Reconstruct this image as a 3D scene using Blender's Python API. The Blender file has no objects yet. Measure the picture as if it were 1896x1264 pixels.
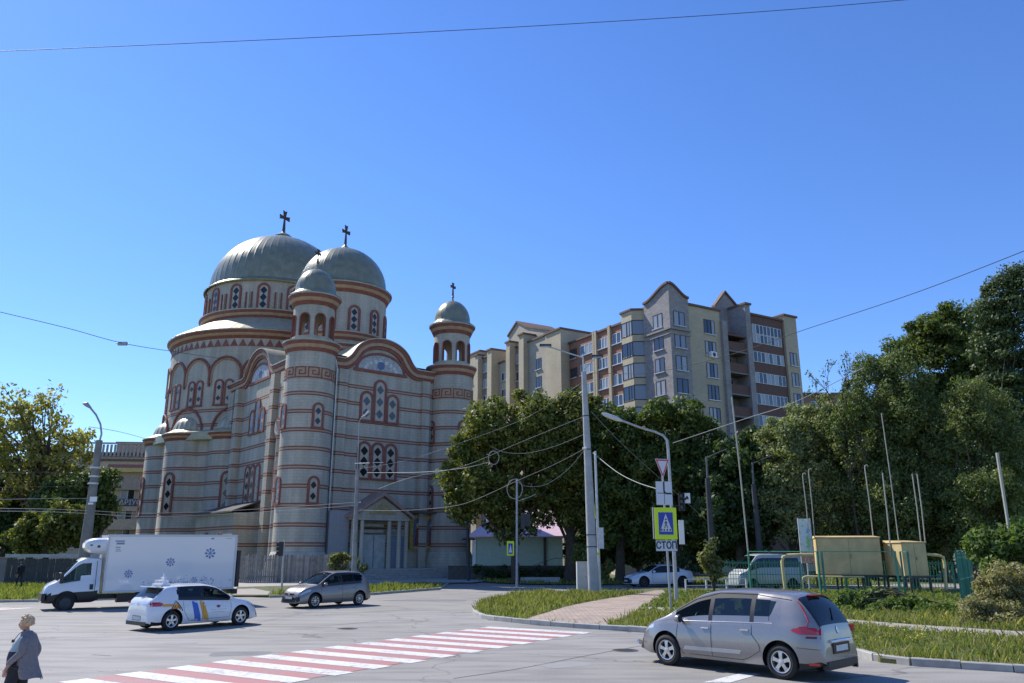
import bpy, bmesh, math, random
import numpy as np
from mathutils import Vector, Matrix, Quaternion
R = math.radians
PI = math.pi
rnd = random.Random(7)
SC = bpy.context.scene
COL = SC.collection

# ---------------- camera, world, sun, exposure ----------------
FPX, CAM_H, PITCH = 1450.0, 2.55, math.atan(388 / 1450.0)
cd = bpy.data.cameras.new("camera")
cam = bpy.data.objects.new("camera", cd)
COL.objects.link(cam)
cd.sensor_width = 36.0
cd.lens = 36.0 * FPX / 1896.0
cd.clip_start = 0.1
cd.clip_end = 4000
cam.location = (0, 0, CAM_H)
cam.rotation_euler = (R(90) + PITCH, 0, 0)
SC.camera = cam

SUN_AZ = 51.0      # degrees to the left of the view direction
SUN_EL = 47.0
sd = Vector((-math.sin(R(SUN_AZ)) * math.cos(R(SUN_EL)), math.cos(R(SUN_AZ)) * math.cos(R(SUN_EL)), math.sin(R(SUN_EL))))
W = bpy.data.worlds.new("World")
SC.world = W
W.use_nodes = True
nt = W.node_tree
nt.nodes.clear()
wo = nt.nodes.new('ShaderNodeOutputWorld')
bg = nt.nodes.new('ShaderNodeBackground')
sky = nt.nodes.new('ShaderNodeTexSky')
sky.sky_type = 'NISHITA'
sky.sun_disc = False
sky.sun_elevation = R(SUN_EL)
sky.sun_rotation = R(-SUN_AZ)
sky.altitude = 250
sky.air_density = 1.0
sky.dust_density = 0.1
sky.ozone_density = 2.2
hs = nt.nodes.new('ShaderNodeHueSaturation')
hs.inputs['Saturation'].default_value = 1.15
hs.inputs['Hue'].default_value = 0.512
nt.links.new(sky.outputs[0], hs.inputs['Color'])
_tc = nt.nodes.new('ShaderNodeTexCoord'); _sp = nt.nodes.new('ShaderNodeSeparateXYZ'); nt.links.new(_tc.outputs['Generated'], _sp.inputs[0])
_rp = nt.nodes.new('ShaderNodeValToRGB'); nt.links.new(_sp.outputs[2], _rp.inputs[0])
_e = _rp.color_ramp.elements; _e[0].position = 0.0; _e[0].color = (0.64, 0.68, 0.84, 1); _e[1].position = 0.45; _e[1].color = (0.66, 0.86, 1.02, 1)
_m = _rp.color_ramp.elements.new(0.18); _m.color = (0.62, 0.79, 0.98, 1)
_mx = nt.nodes.new('ShaderNodeMix'); _mx.data_type = 'RGBA'; _mx.blend_type = 'MULTIPLY'; _mx.inputs[0].default_value = 1.0
nt.links.new(hs.outputs[0], _mx.inputs[6]); nt.links.new(_rp.outputs[0], _mx.inputs[7])
nt.links.new(_mx.outputs[2], bg.inputs[0])
bg.inputs[1].default_value = 0.12
nt.links.new(bg.outputs[0], wo.inputs[0])

sl = bpy.data.lights.new("sun", 'SUN')
sl.energy = 3.5
sl.angle = R(0.55)
sl.color = (1.0, 0.95, 0.87)
so = bpy.data.objects.new("sun", sl)
COL.objects.link(so)
so.rotation_euler = sd.to_track_quat('Z', 'Y').to_euler()
so.location = (0, 0, 60)
SC.view_settings.view_transform = 'Standard'
SC.view_settings.look = 'None'
SC.view_settings.gamma = 1.0
SC.view_settings.exposure = 0.78
SC.cycles.max_bounces = 6
SC.cycles.transparent_max_bounces = 12

_S, _C = math.sin(PITCH), math.cos(PITCH)
def At(x, y, Y):
    u = (x - 948) / FPX; v = (632 - y) / FPX; t = Y / (_C - v * _S)
    return Vector((u * t, Y, CAM_H + t * (_S + v * _C)))
def G(x, y, z=0.0):
    u = (x - 948) / FPX; v = (632 - y) / FPX; t = (z - CAM_H) / (_S + v * _C)
    return Vector((u * t, (_C - v * _S) * t, z))
def online(x, y, A, d):
    u = (x - 948) / FPX; v = (632 - y) / FPX
    k = u / (_C - v * _S)
    m = (k * A[1] - A[0]) / (d[0] - k * d[1])
    return m, At(x, y, A[1] + m * d[1])

# ---------------- materials ----------------
MATS = {}
def nodes(name):
    m = bpy.data.materials.new(name); m.use_nodes = True
    t = m.node_tree
    b = t.nodes['Principled BSDF']
    return m, t, b
def ramp(t, stops):
    r = t.nodes.new('ShaderNodeValToRGB')
    el = r.color_ramp.elements
    while len(el) < len(stops): el.new(0.5)
    for e, (p, c) in zip(el, stops):
        e.position = p; e.color = (*c, 1) if len(c) == 3 else c
    return r
def math_(t, op, a, b=None, c=None):
    n = t.nodes.new('ShaderNodeMath'); n.operation = op
    for i, q in enumerate((a, b, c)):
        if q is None: continue
        if isinstance(q, (int, float)): n.inputs[i].default_value = q
        else: t.links.new(q, n.inputs[i])
    return n.outputs[0]
def mixc(t, f, a, b, mode='MIX'):
    n = t.nodes.new('ShaderNodeMix'); n.data_type = 'RGBA'; n.blend_type = mode
    for s, q in ((n.inputs[0], f), (n.inputs[6], a), (n.inputs[7], b)):
        if isinstance(q, (int, float)): s.default_value = q
        elif isinstance(q, tuple): s.default_value = (*q, 1)
        else: t.links.new(q, s)
    return n.outputs[2]
def noise(t, scale, detail=4, vec=None, rough=0.55):
    n = t.nodes.new('ShaderNodeTexNoise'); n.inputs['Scale'].default_value = scale
    n.inputs['Detail'].default_value = detail; n.inputs['Roughness'].default_value = rough
    if vec is None:
        vec = t.nodes.new('ShaderNodeTexCoord').outputs['Object']
    t.links.new(vec, n.inputs['Vector'])
    return n.outputs['Fac']
def mapped(t, scale, src='Object'):
    tc = t.nodes.new('ShaderNodeTexCoord'); mp = t.nodes.new('ShaderNodeMapping')
    mp.inputs['Scale'].default_value = scale
    t.links.new(tc.outputs[src], mp.inputs['Vector'])
    return mp.outputs[0]
def bump(t, b, h, strength=0.3, dist=0.02):
    n = t.nodes.new('ShaderNodeBump'); n.inputs['Strength'].default_value = strength
    n.inputs['Distance'].default_value = dist
    t.links.new(h, n.inputs['Height']); t.links.new(n.outputs[0], b.inputs['Normal'])
def mat(name, col, rough=0.7, metal=0.0, var=0.15, scale=3.0, bumpy=0.0, coat=0.0, spec=None):
    if name in MATS: return MATS[name]
    m, t, b = nodes(name)
    b.inputs['Roughness'].default_value = rough
    b.inputs['Metallic'].default_value = metal
    if spec is not None: b.inputs['Specular IOR Level'].default_value = spec
    if coat: b.inputs['Coat Weight'].default_value = coat; b.inputs['Coat Roughness'].default_value = 0.06
    if var > 0:
        f = noise(t, scale, 5)
        r = ramp(t, [(0.3, tuple(c * (1 - var) for c in col)), (0.7, tuple(min(1, c * (1 + var)) for c in col))])
        t.links.new(f, r.inputs[0]); t.links.new(r.outputs[0], b.inputs['Base Color'])
        if bumpy: bump(t, b, noise(t, scale * 8, 4), bumpy, 0.02)
    else:
        b.inputs['Base Color'].default_value = (*col, 1)
    MATS[name] = m
    return m
def glassmat(name, tint, trans=0.3, rough=0.03):
    m, t, b = nodes(name)
    out = t.nodes['Material Output']
    b.inputs['Base Color'].default_value = (*tint, 1); b.inputs['Roughness'].default_value = rough
    b.inputs['Specular IOR Level'].default_value = 0.8
    tr = t.nodes.new('ShaderNodeBsdfTransparent'); tr.inputs[0].default_value = (0.75, 0.9, 0.85, 1)
    mx = t.nodes.new('ShaderNodeMixShader')
    lw = t.nodes.new('ShaderNodeLayerWeight'); lw.inputs[0].default_value = 0.25
    f = math_(t, 'MULTIPLY', math_(t, 'SUBTRACT', 1.0, lw.outputs['Fresnel']), trans)
    t.links.new(f, mx.inputs[0]); t.links.new(b.outputs[0], mx.inputs[1]); t.links.new(tr.outputs[0], mx.inputs[2])
    t.links.new(mx.outputs[0], out.inputs[0])
    return m

def stone_mat(name, bands=True, z0=3.1, dz=1.663, zmax=18.6, meander=False, base=(0.53, 0.485, 0.395)):
    m, t, b = nodes(name)
    b.inputs['Roughness'].default_value = 0.85
    tc = t.nodes.new('ShaderNodeTexCoord')
    br = t.nodes.new('ShaderNodeTexBrick')
    br.inputs['Color1'].default_value = (*[c * 1.03 for c in base], 1)
    br.inputs['Color2'].default_value = (*[c * 0.95 for c in base], 1)
    br.inputs['Mortar'].default_value = (*[c * 0.80 for c in base], 1)
    br.inputs['Scale'].default_value = 1.0
    br.inputs['Mortar Size'].default_value = 0.018
    br.inputs['Brick Width'].default_value = 0.62
    br.inputs['Row Height'].default_value = 0.277
    t.links.new(tc.outputs['UV'], br.inputs['Vector'])
    n1 = noise(t, 0.35, 6, tc.outputs['Object'])
    st = ramp(t, [(0.35, (0.78, 0.80, 0.80)), (0.62, (1.0, 1.0, 1.0))])
    t.links.new(n1, st.inputs[0])
    c = mixc(t, 0.75, br.outputs['Color'], st.outputs[0], 'MULTIPLY')
    # rain streaks
    vs = mapped(t, (1.6, 1.6, 0.12))
    n2 = noise(t, 1.0, 5, vs)
    s2 = ramp(t, [(0.42, (0.70, 0.70, 0.69)), (0.58, (1, 1, 1))])
    t.links.new(n2, s2.inputs[0])
    c = mixc(t, 0.55, c, s2.outputs[0], 'MULTIPLY')
    sep = t.nodes.new('ShaderNodeSeparateXYZ'); t.links.new(tc.outputs['Object'], sep.inputs[0])
    z = sep.outputs[2]
    h = br.outputs['Fac']
    if bands:
        q = math_(t, 'MULTIPLY', math_(t, 'FRACT', math_(t, 'DIVIDE', math_(t, 'SUBTRACT', z, z0 - 0.18), dz)), dz)
        inb = math_(t, 'LESS_THAN', q, 0.37)
        mid = math_(t, 'LESS_THAN', math_(t, 'ABSOLUTE', math_(t, 'SUBTRACT', q, 0.185)), 0.075)
        lim = math_(t, 'MULTIPLY', math_(t, 'LESS_THAN', z, zmax), math_(t, 'GREATER_THAN', z, 2.8))
        nz = noise(t, 2.0, 4, tc.outputs['Object'])
        rr = ramp(t, [(0.3, (0.18, 0.055, 0.042)), (0.7, (0.26, 0.088, 0.065))]); t.links.new(nz, rr.inputs[0])
        bc = mixc(t, mid, rr.outputs[0], (0.42, 0.30, 0.20))
        c = mixc(t, math_(t, 'MULTIPLY', inb, lim), c, bc)
    t.links.new(c, b.inputs['Base Color'])
    bump(t, b, h, 0.25, -0.02)
    MATS[name] = m
    return m

def leafmat(name, c1, c2, c3, trans=0.35, k=1.55):
    c1, c2, c3 = [tuple(q * k for q in c) for c in (c1, c2, c3)]; trans = min(.5, trans * 1.35)
    m, t, b = nodes(name)
    out = t.nodes['Material Output']
    ge = t.nodes.new('ShaderNodeNewGeometry')
    n1 = noise(t, 0.45, 3)
    f = math_(t, 'ADD', math_(t, 'MULTIPLY', ge.outputs['Random Per Island'], 0.5), math_(t, 'MULTIPLY', n1, 0.55))
    r = ramp(t, [(0.2, c1), (0.55, c2), (0.85, c3)]); t.links.new(f, r.inputs[0])
    b.inputs['Roughness'].default_value = 0.55
    b.inputs['Specular IOR Level'].default_value = 0.35
    t.links.new(r.outputs[0], b.inputs['Base Color'])
    tr = t.nodes.new('ShaderNodeBsdfTranslucent')
    g2 = mixc(t, 1.0, r.outputs[0], (1.1, 1.25, 0.5), 'MULTIPLY')
    t.links.new(g2, tr.inputs[0])
    mx = t.nodes.new('ShaderNodeMixShader'); mx.inputs[0].default_value = trans
    t.links.new(b.outputs[0], mx.inputs[1]); t.links.new(tr.outputs[0], mx.inputs[2])
    t.links.new(mx.outputs[0], out.inputs[0])
    MATS[name] = m
    return m

# ---------------- mesh builder ----------------
class MB:
    def __init__(s): s.v = []; s.f = []; s.m = []; s.sm = []; s.uv = []
    def add(s, vs, fs, mi=0, smooth=False, uvs=None):
        o = len(s.v); s.v.extend([tuple(p) for p in vs])
        for k, f in enumerate(fs):
            s.f.append([i + o for i in f]); s.m.append(mi[k] if isinstance(mi, list) else mi); s.sm.append(smooth)
            s.uv.append(uvs[k] if uvs else None)
        return s
    def quad(s, a, b, c, d, mi=0): return s.add([a, b, c, d], [[0, 1, 2, 3]], mi)
    def box(s, c, sz, mi=0, M=None):
        x, y, z = sz[0] / 2, sz[1] / 2, sz[2] / 2
        P = [Vector((i * x, j * y, k * z)) for k in (-1, 1) for j in (-1, 1) for i in (-1, 1)]
        c = Vector(c)
        P = [(M @ p if M else p) + c for p in P]
        return s.add(P, [[0, 2, 3, 1], [4, 5, 7, 6], [0, 1, 5, 4], [2, 6, 7, 3], [0, 4, 6, 2], [1, 3, 7, 5]], mi)
    def bx(s, x0, x1, y0, y1, z0, z1, mi=0):
        return s.box(((x0 + x1) / 2, (y0 + y1) / 2, (z0 + z1) / 2), (abs(x1 - x0), abs(y1 - y0), abs(z1 - z0)), mi)
    def cyl(s, p0, p1, r0, r1=None, n=12, mi=0, caps=True, smooth=True):
        if r1 is None: r1 = r0
        p0 = Vector(p0); p1 = Vector(p1); d = (p1 - p0)
        if d.length < 1e-6: return s
        q = d.normalized(); a = q.orthogonal().normalized(); b = q.cross(a)
        V = []
        for p, r in ((p0, r0), (p1, r1)):
            V += [p + (a * math.cos(2 * PI * i / n) + b * math.sin(2 * PI * i / n)) * r for i in range(n)]
        s.add(V, [[i, (i + 1) % n, n + (i + 1) % n, n + i] for i in range(n)], mi, smooth)
        if caps:
            o = len(s.v) - 2 * n
            s.f += [[o + i for i in range(n)][::-1], [o + n + i for i in range(n)]]; s.m += [mi, mi]; s.sm += [False, False]; s.uv += [None, None]
        return s
    def tube(s, pts, r, n=8, mi=0):
        pts = [Vector(p) for p in pts]; V = []; N = len(pts)
        rr = r if isinstance(r, (list, tuple)) else [r] * N
        a = None
        for i, p in enumerate(pts):
            d = (pts[min(i + 1, N - 1)] - pts[max(i - 1, 0)]).normalized()
            if a is None: a = d.orthogonal().normalized()
            else: a = (a - d * a.dot(d)).normalized()
            b = d.cross(a)
            V += [p + (a * math.cos(2 * PI * k / n) + b * math.sin(2 * PI * k / n)) * rr[i] for k in range(n)]
        F = [[i * n + k, i * n + (k + 1) % n, (i + 1) * n + (k + 1) % n, (i + 1) * n + k] for i in range(N - 1) for k in range(n)]
        F += [list(range(n))[::-1], [(N - 1) * n + k for k in range(n)]]
        return s.add(V, F, mi, True)
    def lathe(s, prof, c=(0, 0, 0), n=48, mi=0, a0=0.0, a1=2 * PI, smooth=True, rib=0.0, ribn=3):
        full = abs(a1 - a0 - 2 * PI) < 1e-6
        cols = n if full else n + 1
        V = []
        for r, z in prof:
            for k in range(cols):
                a = a0 + (a1 - a0) * k / n
                rr = r * (1 + (rib if k % ribn == 0 else 0))
                V.append((c[0] + rr * math.cos(a), c[1] + rr * math.sin(a), c[2] + z))
        F = []; M = []; U = []
        for i in range(len(prof) - 1):
            for k in range(n):
                k2 = (k + 1) % cols
                F.append([i * cols + k, i * cols + k2, (i + 1) * cols + k2, (i + 1) * cols + k])
                M.append(mi[i] if isinstance(mi, list) else mi)
                rr = max(prof[i][0], prof[i + 1][0]); b0 = rr * (a0 + (a1 - a0) * k / n); b1 = rr * (a0 + (a1 - a0) * (k + 1) / n)
                U.append([(b0, c[2] + prof[i][1]), (b1, c[2] + prof[i][1]), (b1, c[2] + prof[i + 1][1]), (b0, c[2] + prof[i + 1][1])])
        o = len(s.v); s.v.extend(V)
        for f, q, u in zip(F, M, U):
            s.f.append([i + o for i in f]); s.m.append(q); s.sm.append(smooth); s.uv.append(u)
        return s
    def prism(s, poly, O, ux, uy, n, d0, d1, mi=0, caps=True):
        O = Vector(O); ux = Vector(ux); uy = Vector(uy); n = Vector(n); N = len(poly)
        V = [O + ux * a + uy * b + n * d0 for a, b in poly] + [O + ux * a + uy * b + n * d1 for a, b in poly]
        F = [[i, (i + 1) % N, N + (i + 1) % N, N + i] for i in range(N)]
        if caps: F += [list(range(N))[::-1], [N + i for i in range(N)]]
        return s.add(V, F, mi)
    def build(s, name, mats, parent=None, loc=None, sharp=35):
        me = bpy.data.meshes.new(name)
        me.from_pydata(s.v, [], s.f)
        if not isinstance(mats, (list, tuple)): mats = [mats]
        for q in mats: me.materials.append(q)
        me.polygons.foreach_set('material_index', s.m)
        me.polygons.foreach_set('use_smooth', s.sm)
        uvl = me.uv_layers.new(name="UVMap")
        data = []
        for p, u in zip(me.polygons, s.uv):
            if u: 
                for q in u: data.extend(q)
            else:
                nn = p.normal
                if abs(nn.z) > 0.8:
                    for vi in p.vertices: co = s.v[vi]; data.extend((co[0], co[1]))
                else:
                    L = math.hypot(nn.x, nn.y) or 1; tx, ty = -nn.y / L, nn.x / L
                    for vi in p.vertices: co = s.v[vi]; data.extend((co[0] * tx + co[1] * ty, co[2]))
        uvl.data.foreach_set('uv', data)
        if any(s.sm):
            try: me.set_sharp_from_angle(angle=R(sharp))
            except Exception: pass
        o = bpy.data.objects.new(name, me); COL.objects.link(o)
        if parent: o.parent = parent
        if loc is not None: o.location = loc
        return o
def tag(o, label=None, cat=None, group=None, kind=None):
    if label: o['label'] = label
    if cat: o['category'] = cat
    if group: o['group'] = group
    if kind: o['kind'] = kind
    return o
def empty(name, loc=(0, 0, 0), rz=0.0, label=None, cat=None, group=None):
    o = bpy.data.objects.new(name, None); COL.objects.link(o)
    o.location = loc; o.rotation_euler = (0, 0, rz); o.empty_display_size = 0.3
    return tag(o, label, cat, group)
def children(o): return [c for c in bpy.data.objects if c.parent == o]
def text(s, size, M, m, parent, name='lettering', depth=0.004, align='CENTER', sx=1.0, bold=0.0):
    cu = bpy.data.curves.new(name, 'FONT'); cu.body = s; cu.size = size; cu.extrude = depth; cu.offset = size * bold
    cu.align_x = align; cu.align_y = 'CENTER'
    t_ = bpy.data.objects.new(name, cu); COL.objects.link(t_); bpy.context.view_layer.update()
    me = bpy.data.meshes.new_from_object(t_.evaluated_get(bpy.context.evaluated_depsgraph_get())); bpy.data.objects.remove(t_)
    me.materials.clear(); me.materials.append(m); me.name = name
    o = bpy.data.objects.new(name, me); COL.objects.link(o)
    o.matrix_world = M @ Matrix.Diagonal((sx, 1, 1, 1))
    if parent:
        o.parent = parent
    return o
def frame_m(O, ux, uy, n):
    M = Matrix.Identity(4)
    for i, a in enumerate((ux, uy, n)):
        a = Vector(a)
        for j in range(3): M[j][i] = a[j]
    for j in range(3): M[j][3] = O[j]
    return M

# palette
M_ASPH = None
white_paint = mat('white_paint', (0.78, 0.78, 0.76), 0.4, var=0.04)
grey_steel = mat('grey_steel', (0.36, 0.37, 0.38), 0.5, 0.5, var=0.12, scale=6)
pale_steel = mat('pale_steel', (0.55, 0.56, 0.56), 0.5, 0.2, var=0.12, scale=6)
dark_steel = mat('dark_steel', (0.045, 0.05, 0.055), 0.5, 0.3, var=0.2, scale=5)
black = mat('black_plastic', (0.012, 0.012, 0.013), 0.45, var=0.0)
rubber = mat('rubber', (0.02, 0.02, 0.02), 0.8, var=0.1, scale=20)
chrome = mat('chrome', (0.7, 0.7, 0.72), 0.12, 1.0, var=0.0)
red_lens = mat('red_lens', (0.45, 0.008, 0.012), 0.15, var=0.0, coat=1.0)
clear_lens = mat('clear_lens', (0.6, 0.62, 0.64), 0.08, 0.4, var=0.0, coat=1.0)
amber = mat('amber_lens', (0.7, 0.22, 0.02), 0.2, var=0.0)
M_STONE = stone_mat('banded_stone')
M_STONE_P = stone_mat('plain_stone', bands=False)
M_BROWN = mat('brown_paint', (0.235, 0.085, 0.062), 0.7, var=0.22, scale=2.5)
M_TAN = mat('tan_paint', (0.43, 0.29, 0.185), 0.7, var=0.15, scale=2.5)
M_PANEL = mat('pale_lattice', (0.46, 0.41, 0.33), 0.7, var=0.12, scale=3)
M_DARK = mat('dark_opening', (0.012, 0.016, 0.02), 0.15, var=0.0)
M_DARK2 = mat('dusty_opening', (0.07, 0.085, 0.095), 0.25, var=0.2)
M_DOME = mat('zinc_dome', (0.25, 0.245, 0.165), 0.34, 0.25, var=0.2, scale=1.2, bumpy=0.12)
M_ROOF = mat('zinc_roof', (0.42, 0.38, 0.26), 0.45, 0.2, var=0.15, scale=1.5)
M_CONC = mat('concrete', (0.36, 0.355, 0.33), 0.85, var=0.18, scale=2.5, bumpy=0.2)
M_PIPE = mat('pipe_zinc', (0.50, 0.52, 0.54), 0.4, 0.5, var=0.1)
M_CROSS = mat('bronze_cross', (0.10, 0.06, 0.04), 0.45, 0.6, var=0.1)
# ---------------- ground, roads ----------------
def ground_mats():
    global M_ASPH, M_PAVER, M_KERB, M_SOIL, M_WHITE_MARK, M_RED_MARK
    m, t, b = nodes('asphalt'); b.inputs['Roughness'].default_value = 0.82
    n1 = noise(t, 0.12, 6); n2 = noise(t, 30, 3); n3 = noise(t, 1.1, 5, mapped(t, (0.35, 1.6, 1)))
    r = ramp(t, [(0.3, (0.250, 0.236, 0.212)), (0.7, (0.320, 0.302, 0.272))]); t.links.new(n1, r.inputs[0])
    r2 = ramp(t, [(0.25, (0.76, 0.76, 0.76)), (0.75, (1.12, 1.12, 1.12))]); t.links.new(n2, r2.inputs[0])
    r3 = ramp(t, [(0.38, (0.80, 0.80, 0.81)), (0.56, (1.04, 1.04, 1.03))]); t.links.new(n3, r3.inputs[0])
    c = mixc(t, 1.0, mixc(t, 1.0, r.outputs[0], r2.outputs[0], 'MULTIPLY'), r3.outputs[0], 'MULTIPLY')
    # cracks
    vo = t.nodes.new('ShaderNodeTexVoronoi'); vo.feature = 'DISTANCE_TO_EDGE'; vo.inputs['Scale'].default_value = 0.13
    dn = t.nodes.new('ShaderNodeTexNoise'); dn.inputs['Scale'].default_value = 0.7; dn.inputs['Detail'].default_value = 6
    tc = t.nodes.new('ShaderNodeTexCoord'); t.links.new(tc.outputs['Object'], dn.inputs['Vector'])
    va = t.nodes.new('ShaderNodeVectorMath'); va.operation = 'MULTIPLY_ADD'
    t.links.new(dn.outputs['Color'], va.inputs[0]); va.inputs[1].default_value = (2.2, 2.2, 0); t.links.new(tc.outputs['Object'], va.inputs[2])
    t.links.new(va.outputs[0], vo.inputs['Vector'])
    ck = ramp(t, [(0.0, (0.42, 0.42, 0.43)), (0.0045, (1, 1, 1))]); t.links.new(vo.outputs['Distance'], ck.inputs[0])
    c = mixc(t, 0.8, c, ck.outputs[0], 'MULTIPLY')
    t.links.new(c, b.inputs['Base Color']); bump(t, b, n2, 0.25, 0.01)
    M_ASPH = m
    def worn(name, col):
        m, t, b = nodes(name); b.inputs['Roughness'].default_value = 0.7
        n = noise(t, 7, 7, None, 0.7); n_ = noise(t, 0.9, 4)
        f = math_(t, 'ADD', math_(t, 'MULTIPLY', n, 0.7), math_(t, 'MULTIPLY', n_, 0.3))
        r = ramp(t, [(0.37, (0.27, 0.25, 0.24)), (0.49, col)]); t.links.new(f, r.inputs[0])
        t.links.new(r.outputs[0], b.inputs['Base Color']); return m
    M_WHITE_MARK = worn('white_road_paint', (0.62, 0.61, 0.58))
    M_RED_MARK = worn('red_road_paint', (0.40, 0.17, 0.16))
    m, t, b = nodes('paver'); b.inputs['Roughness'].default_value = 0.85
    br = t.nodes.new('ShaderNodeTexBrick'); br.inputs['Scale'].default_value = 1
    br.inputs['Brick Width'].default_value = 0.42; br.inputs['Row Height'].default_value = 0.21; br.inputs['Mortar Size'].default_value = 0.012
    br.inputs['Color1'].default_value = (0.47, 0.36, 0.28, 1); br.inputs['Color2'].default_value = (0.34, 0.27, 0.22, 1); br.inputs['Mortar'].default_value = (0.13, 0.12, 0.10, 1)
    mp = mapped(t, (1, 1, 1)); t.links.new(mp, br.inputs['Vector'])
    n = noise(t, 0.8, 5); r = ramp(t, [(0.3, (0.8, 0.8, 0.8)), (0.7, (1.1, 1.08, 1.05))]); t.links.new(n, r.inputs[0])
    t.links.new(mixc(t, 1.0, br.outputs['Color'], r.outputs[0], 'MULTIPLY'), b.inputs['Base Color']); bump(t, b, br.outputs['Fac'], 0.5, -0.02)
    M_PAVER = m
    m, t, b = nodes('kerb_concrete'); b.inputs['Roughness'].default_value = 0.85
    n = noise(t, 3, 6); r = ramp(t, [(0.3, (0.30, 0.29, 0.27)), (0.7, (0.42, 0.41, 0.38))]); t.links.new(n, r.inputs[0])
    t.links.new(r.outputs[0], b.inputs['Base Color']); M_KERB = m
    m, t, b = nodes('soil'); b.inputs['Roughness'].default_value = 0.95
    n = noise(t, 1.5, 6); r = ramp(t, [(0.35, (0.055, 0.075, 0.022)), (0.5, (0.10, 0.12, 0.035)), (0.7, (0.15, 0.13, 0.07))]); t.links.new(n, r.inputs[0])
    t.links.new(r.outputs[0], b.inputs['Base Color']); bump(t, b, noise(t, 12, 5), 0.6, 0.05); M_SOIL = m
ground_mats()

def sheet(name, pts, z, m, thick=None):
    b = MB(); pts = [(p[0], p[1]) for p in pts]
    area = sum(pts[i][0] * pts[(i + 1) % len(pts)][1] - pts[(i + 1) % len(pts)][0] * pts[i][1] for i in range(len(pts)))
    if area < 0: pts = pts[::-1]
    if thick is None:
        b.add([(x, y, z) for x, y in pts], [list(range(len(pts)))])
    else:
        b.prism(pts, (0, 0, 0), (1, 0, 0), (0, 1, 0), (0, 0, 1), z - thick, z)
    o = b.build(name, m); o['kind'] = 'structure'; return o
sheet('ground', [(-900, -60), (900, -60), (900, 1800), (-900, 1800)], -0.02, M_SOIL)
g = lambda x, y: tuple(G(x, y))[:2]
# main carriageway: everything in front, side street to the right, street to the left
far_left = [g(0, 1114), g(110, 1113), g(300, 1107)]
road_pts = [(-70, -30), (70, -30), (70, 8), g(1896, 1247), g(1590, 1216), g(1300, 1183), g(1190, 1171), g(1000, 1158), g(905, 1148), g(882, 1139), g(880, 1130), g(895, 1118), g(930, 1106), g(1000, 1099), g(1090, 1097), g(1230, 1092), (60, 49), (60, 64), g(1100, 1080), (8, 63), (1.5, 63.5), (-1, 66), (-3.0, 70), (-9, 70), g(828, 1084), g(815, 1092), g(690, 1102), g(498, 1107), g(440, 1104), g(300, 1108), g(0, 1116), (-70, 42)]
sheet('road', road_pts, 0.0, M_ASPH)

def kerb(name, pts, w=0.16, h=0.13):
    """line of kerb stones following pts (2D), each stone ~1 m, inside one mesh"""
    b = MB(); P = [Vector((p[0], p[1], 0)) for p in pts]
    # resample
    L = [0]
    for i in range(1, len(P)): L.append(L[-1] + (P[i] - P[i - 1]).length)
    def pos(d):
        for i in range(1, len(P)):
            if d <= L[i] + 1e-6: return P[i - 1].lerp(P[i], (d - L[i - 1]) / max(1e-6, L[i] - L[i - 1]))
        return P[-1]
    n = max(1, int(L[-1] / 1.0)); rr = random.Random(3)
    for k in range(n):
        a = pos(L[-1] * k / n + 0.008); c = pos(L[-1] * (k + 1) / n - 0.008); d = (c - a)
        if d.length < 0.05: continue
        q = d.normalized(); s = Vector((-q.y, q.x, 0)) * w / 2; hh = h + rr.uniform(-0.012, 0.008)
        e = 0.02
        V = []
        for p in (a, c):
            V += [p - s, p + s, p + s + Vector((0, 0, hh - e)), p + s * (1 - e / w * 2) + Vector((0, 0, hh)), p - s * (1 - e / w * 2) + Vector((0, 0, hh)), p - s + Vector((0, 0, hh - e))]
        F = [[i, (i + 1) % 6, 6 + (i + 1) % 6, 6 + i] for i in range(6)] + [[5, 4, 3, 2, 1, 0], [6, 7, 8, 9, 10, 11]]
        b.add(V, F)
    o = b.build(name, M_KERB); o['kind'] = 'structure'; return o
def catm(pts, n=6):
    out = []; P = [Vector((p[0], p[1], 0)) for p in pts]
    for i in range(len(P) - 1):
        p0 = P[max(i - 1, 0)]; p1 = P[i]; p2 = P[i + 1]; p3 = P[min(i + 2, len(P) - 1)]
        for k in range(n):
            t = k / n
            out.append(0.5 * ((2 * p1) + (p2 - p0) * t + (2 * p0 - 5 * p1 + 4 * p2 - p3) * t * t + (3 * p1 - p0 - 3 * p2 + p3) * t ** 3))
    out.append(P[-1]); return [(p.x, p.y) for p in out]
front_k = [(34, 8.5), g(1896, 1245), g(1590, 1214), g(1300, 1182), g(1190, 1170), g(1090, 1164), g(1000, 1157), g(905, 1147), g(882, 1139), g(880, 1130), g(895, 1118), g(930, 1107), g(1000, 1100), g(1090, 1098)]
fk = catm(front_k, 5)
kerb('kerb', fk, .17, .17)
kerb('kerb', [g(0, 1115), g(110, 1114), g(300, 1107)])
kerb('kerb', [g(498, 1106), g(600, 1104), g(690, 1101), g(815, 1091), g(828, 1083)])
# raised verge behind the front kerb
verge = fk + [g(1230, 1091), (60, 47), (60, 8.5)]
sheet('verge', verge, 0.10, M_SOIL, thick=0.11)
left_verge = [g(0, 1114), g(110, 1113), g(300, 1106), g(498, 1105), g(600, 1103), g(690, 1100), g(815, 1090), g(828, 1082), (-3.2, 70.5), (-60, 70.5), (-60, 43)]
sheet('verge', left_verge, 0.09, M_SOIL, thick=0.10)
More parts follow.
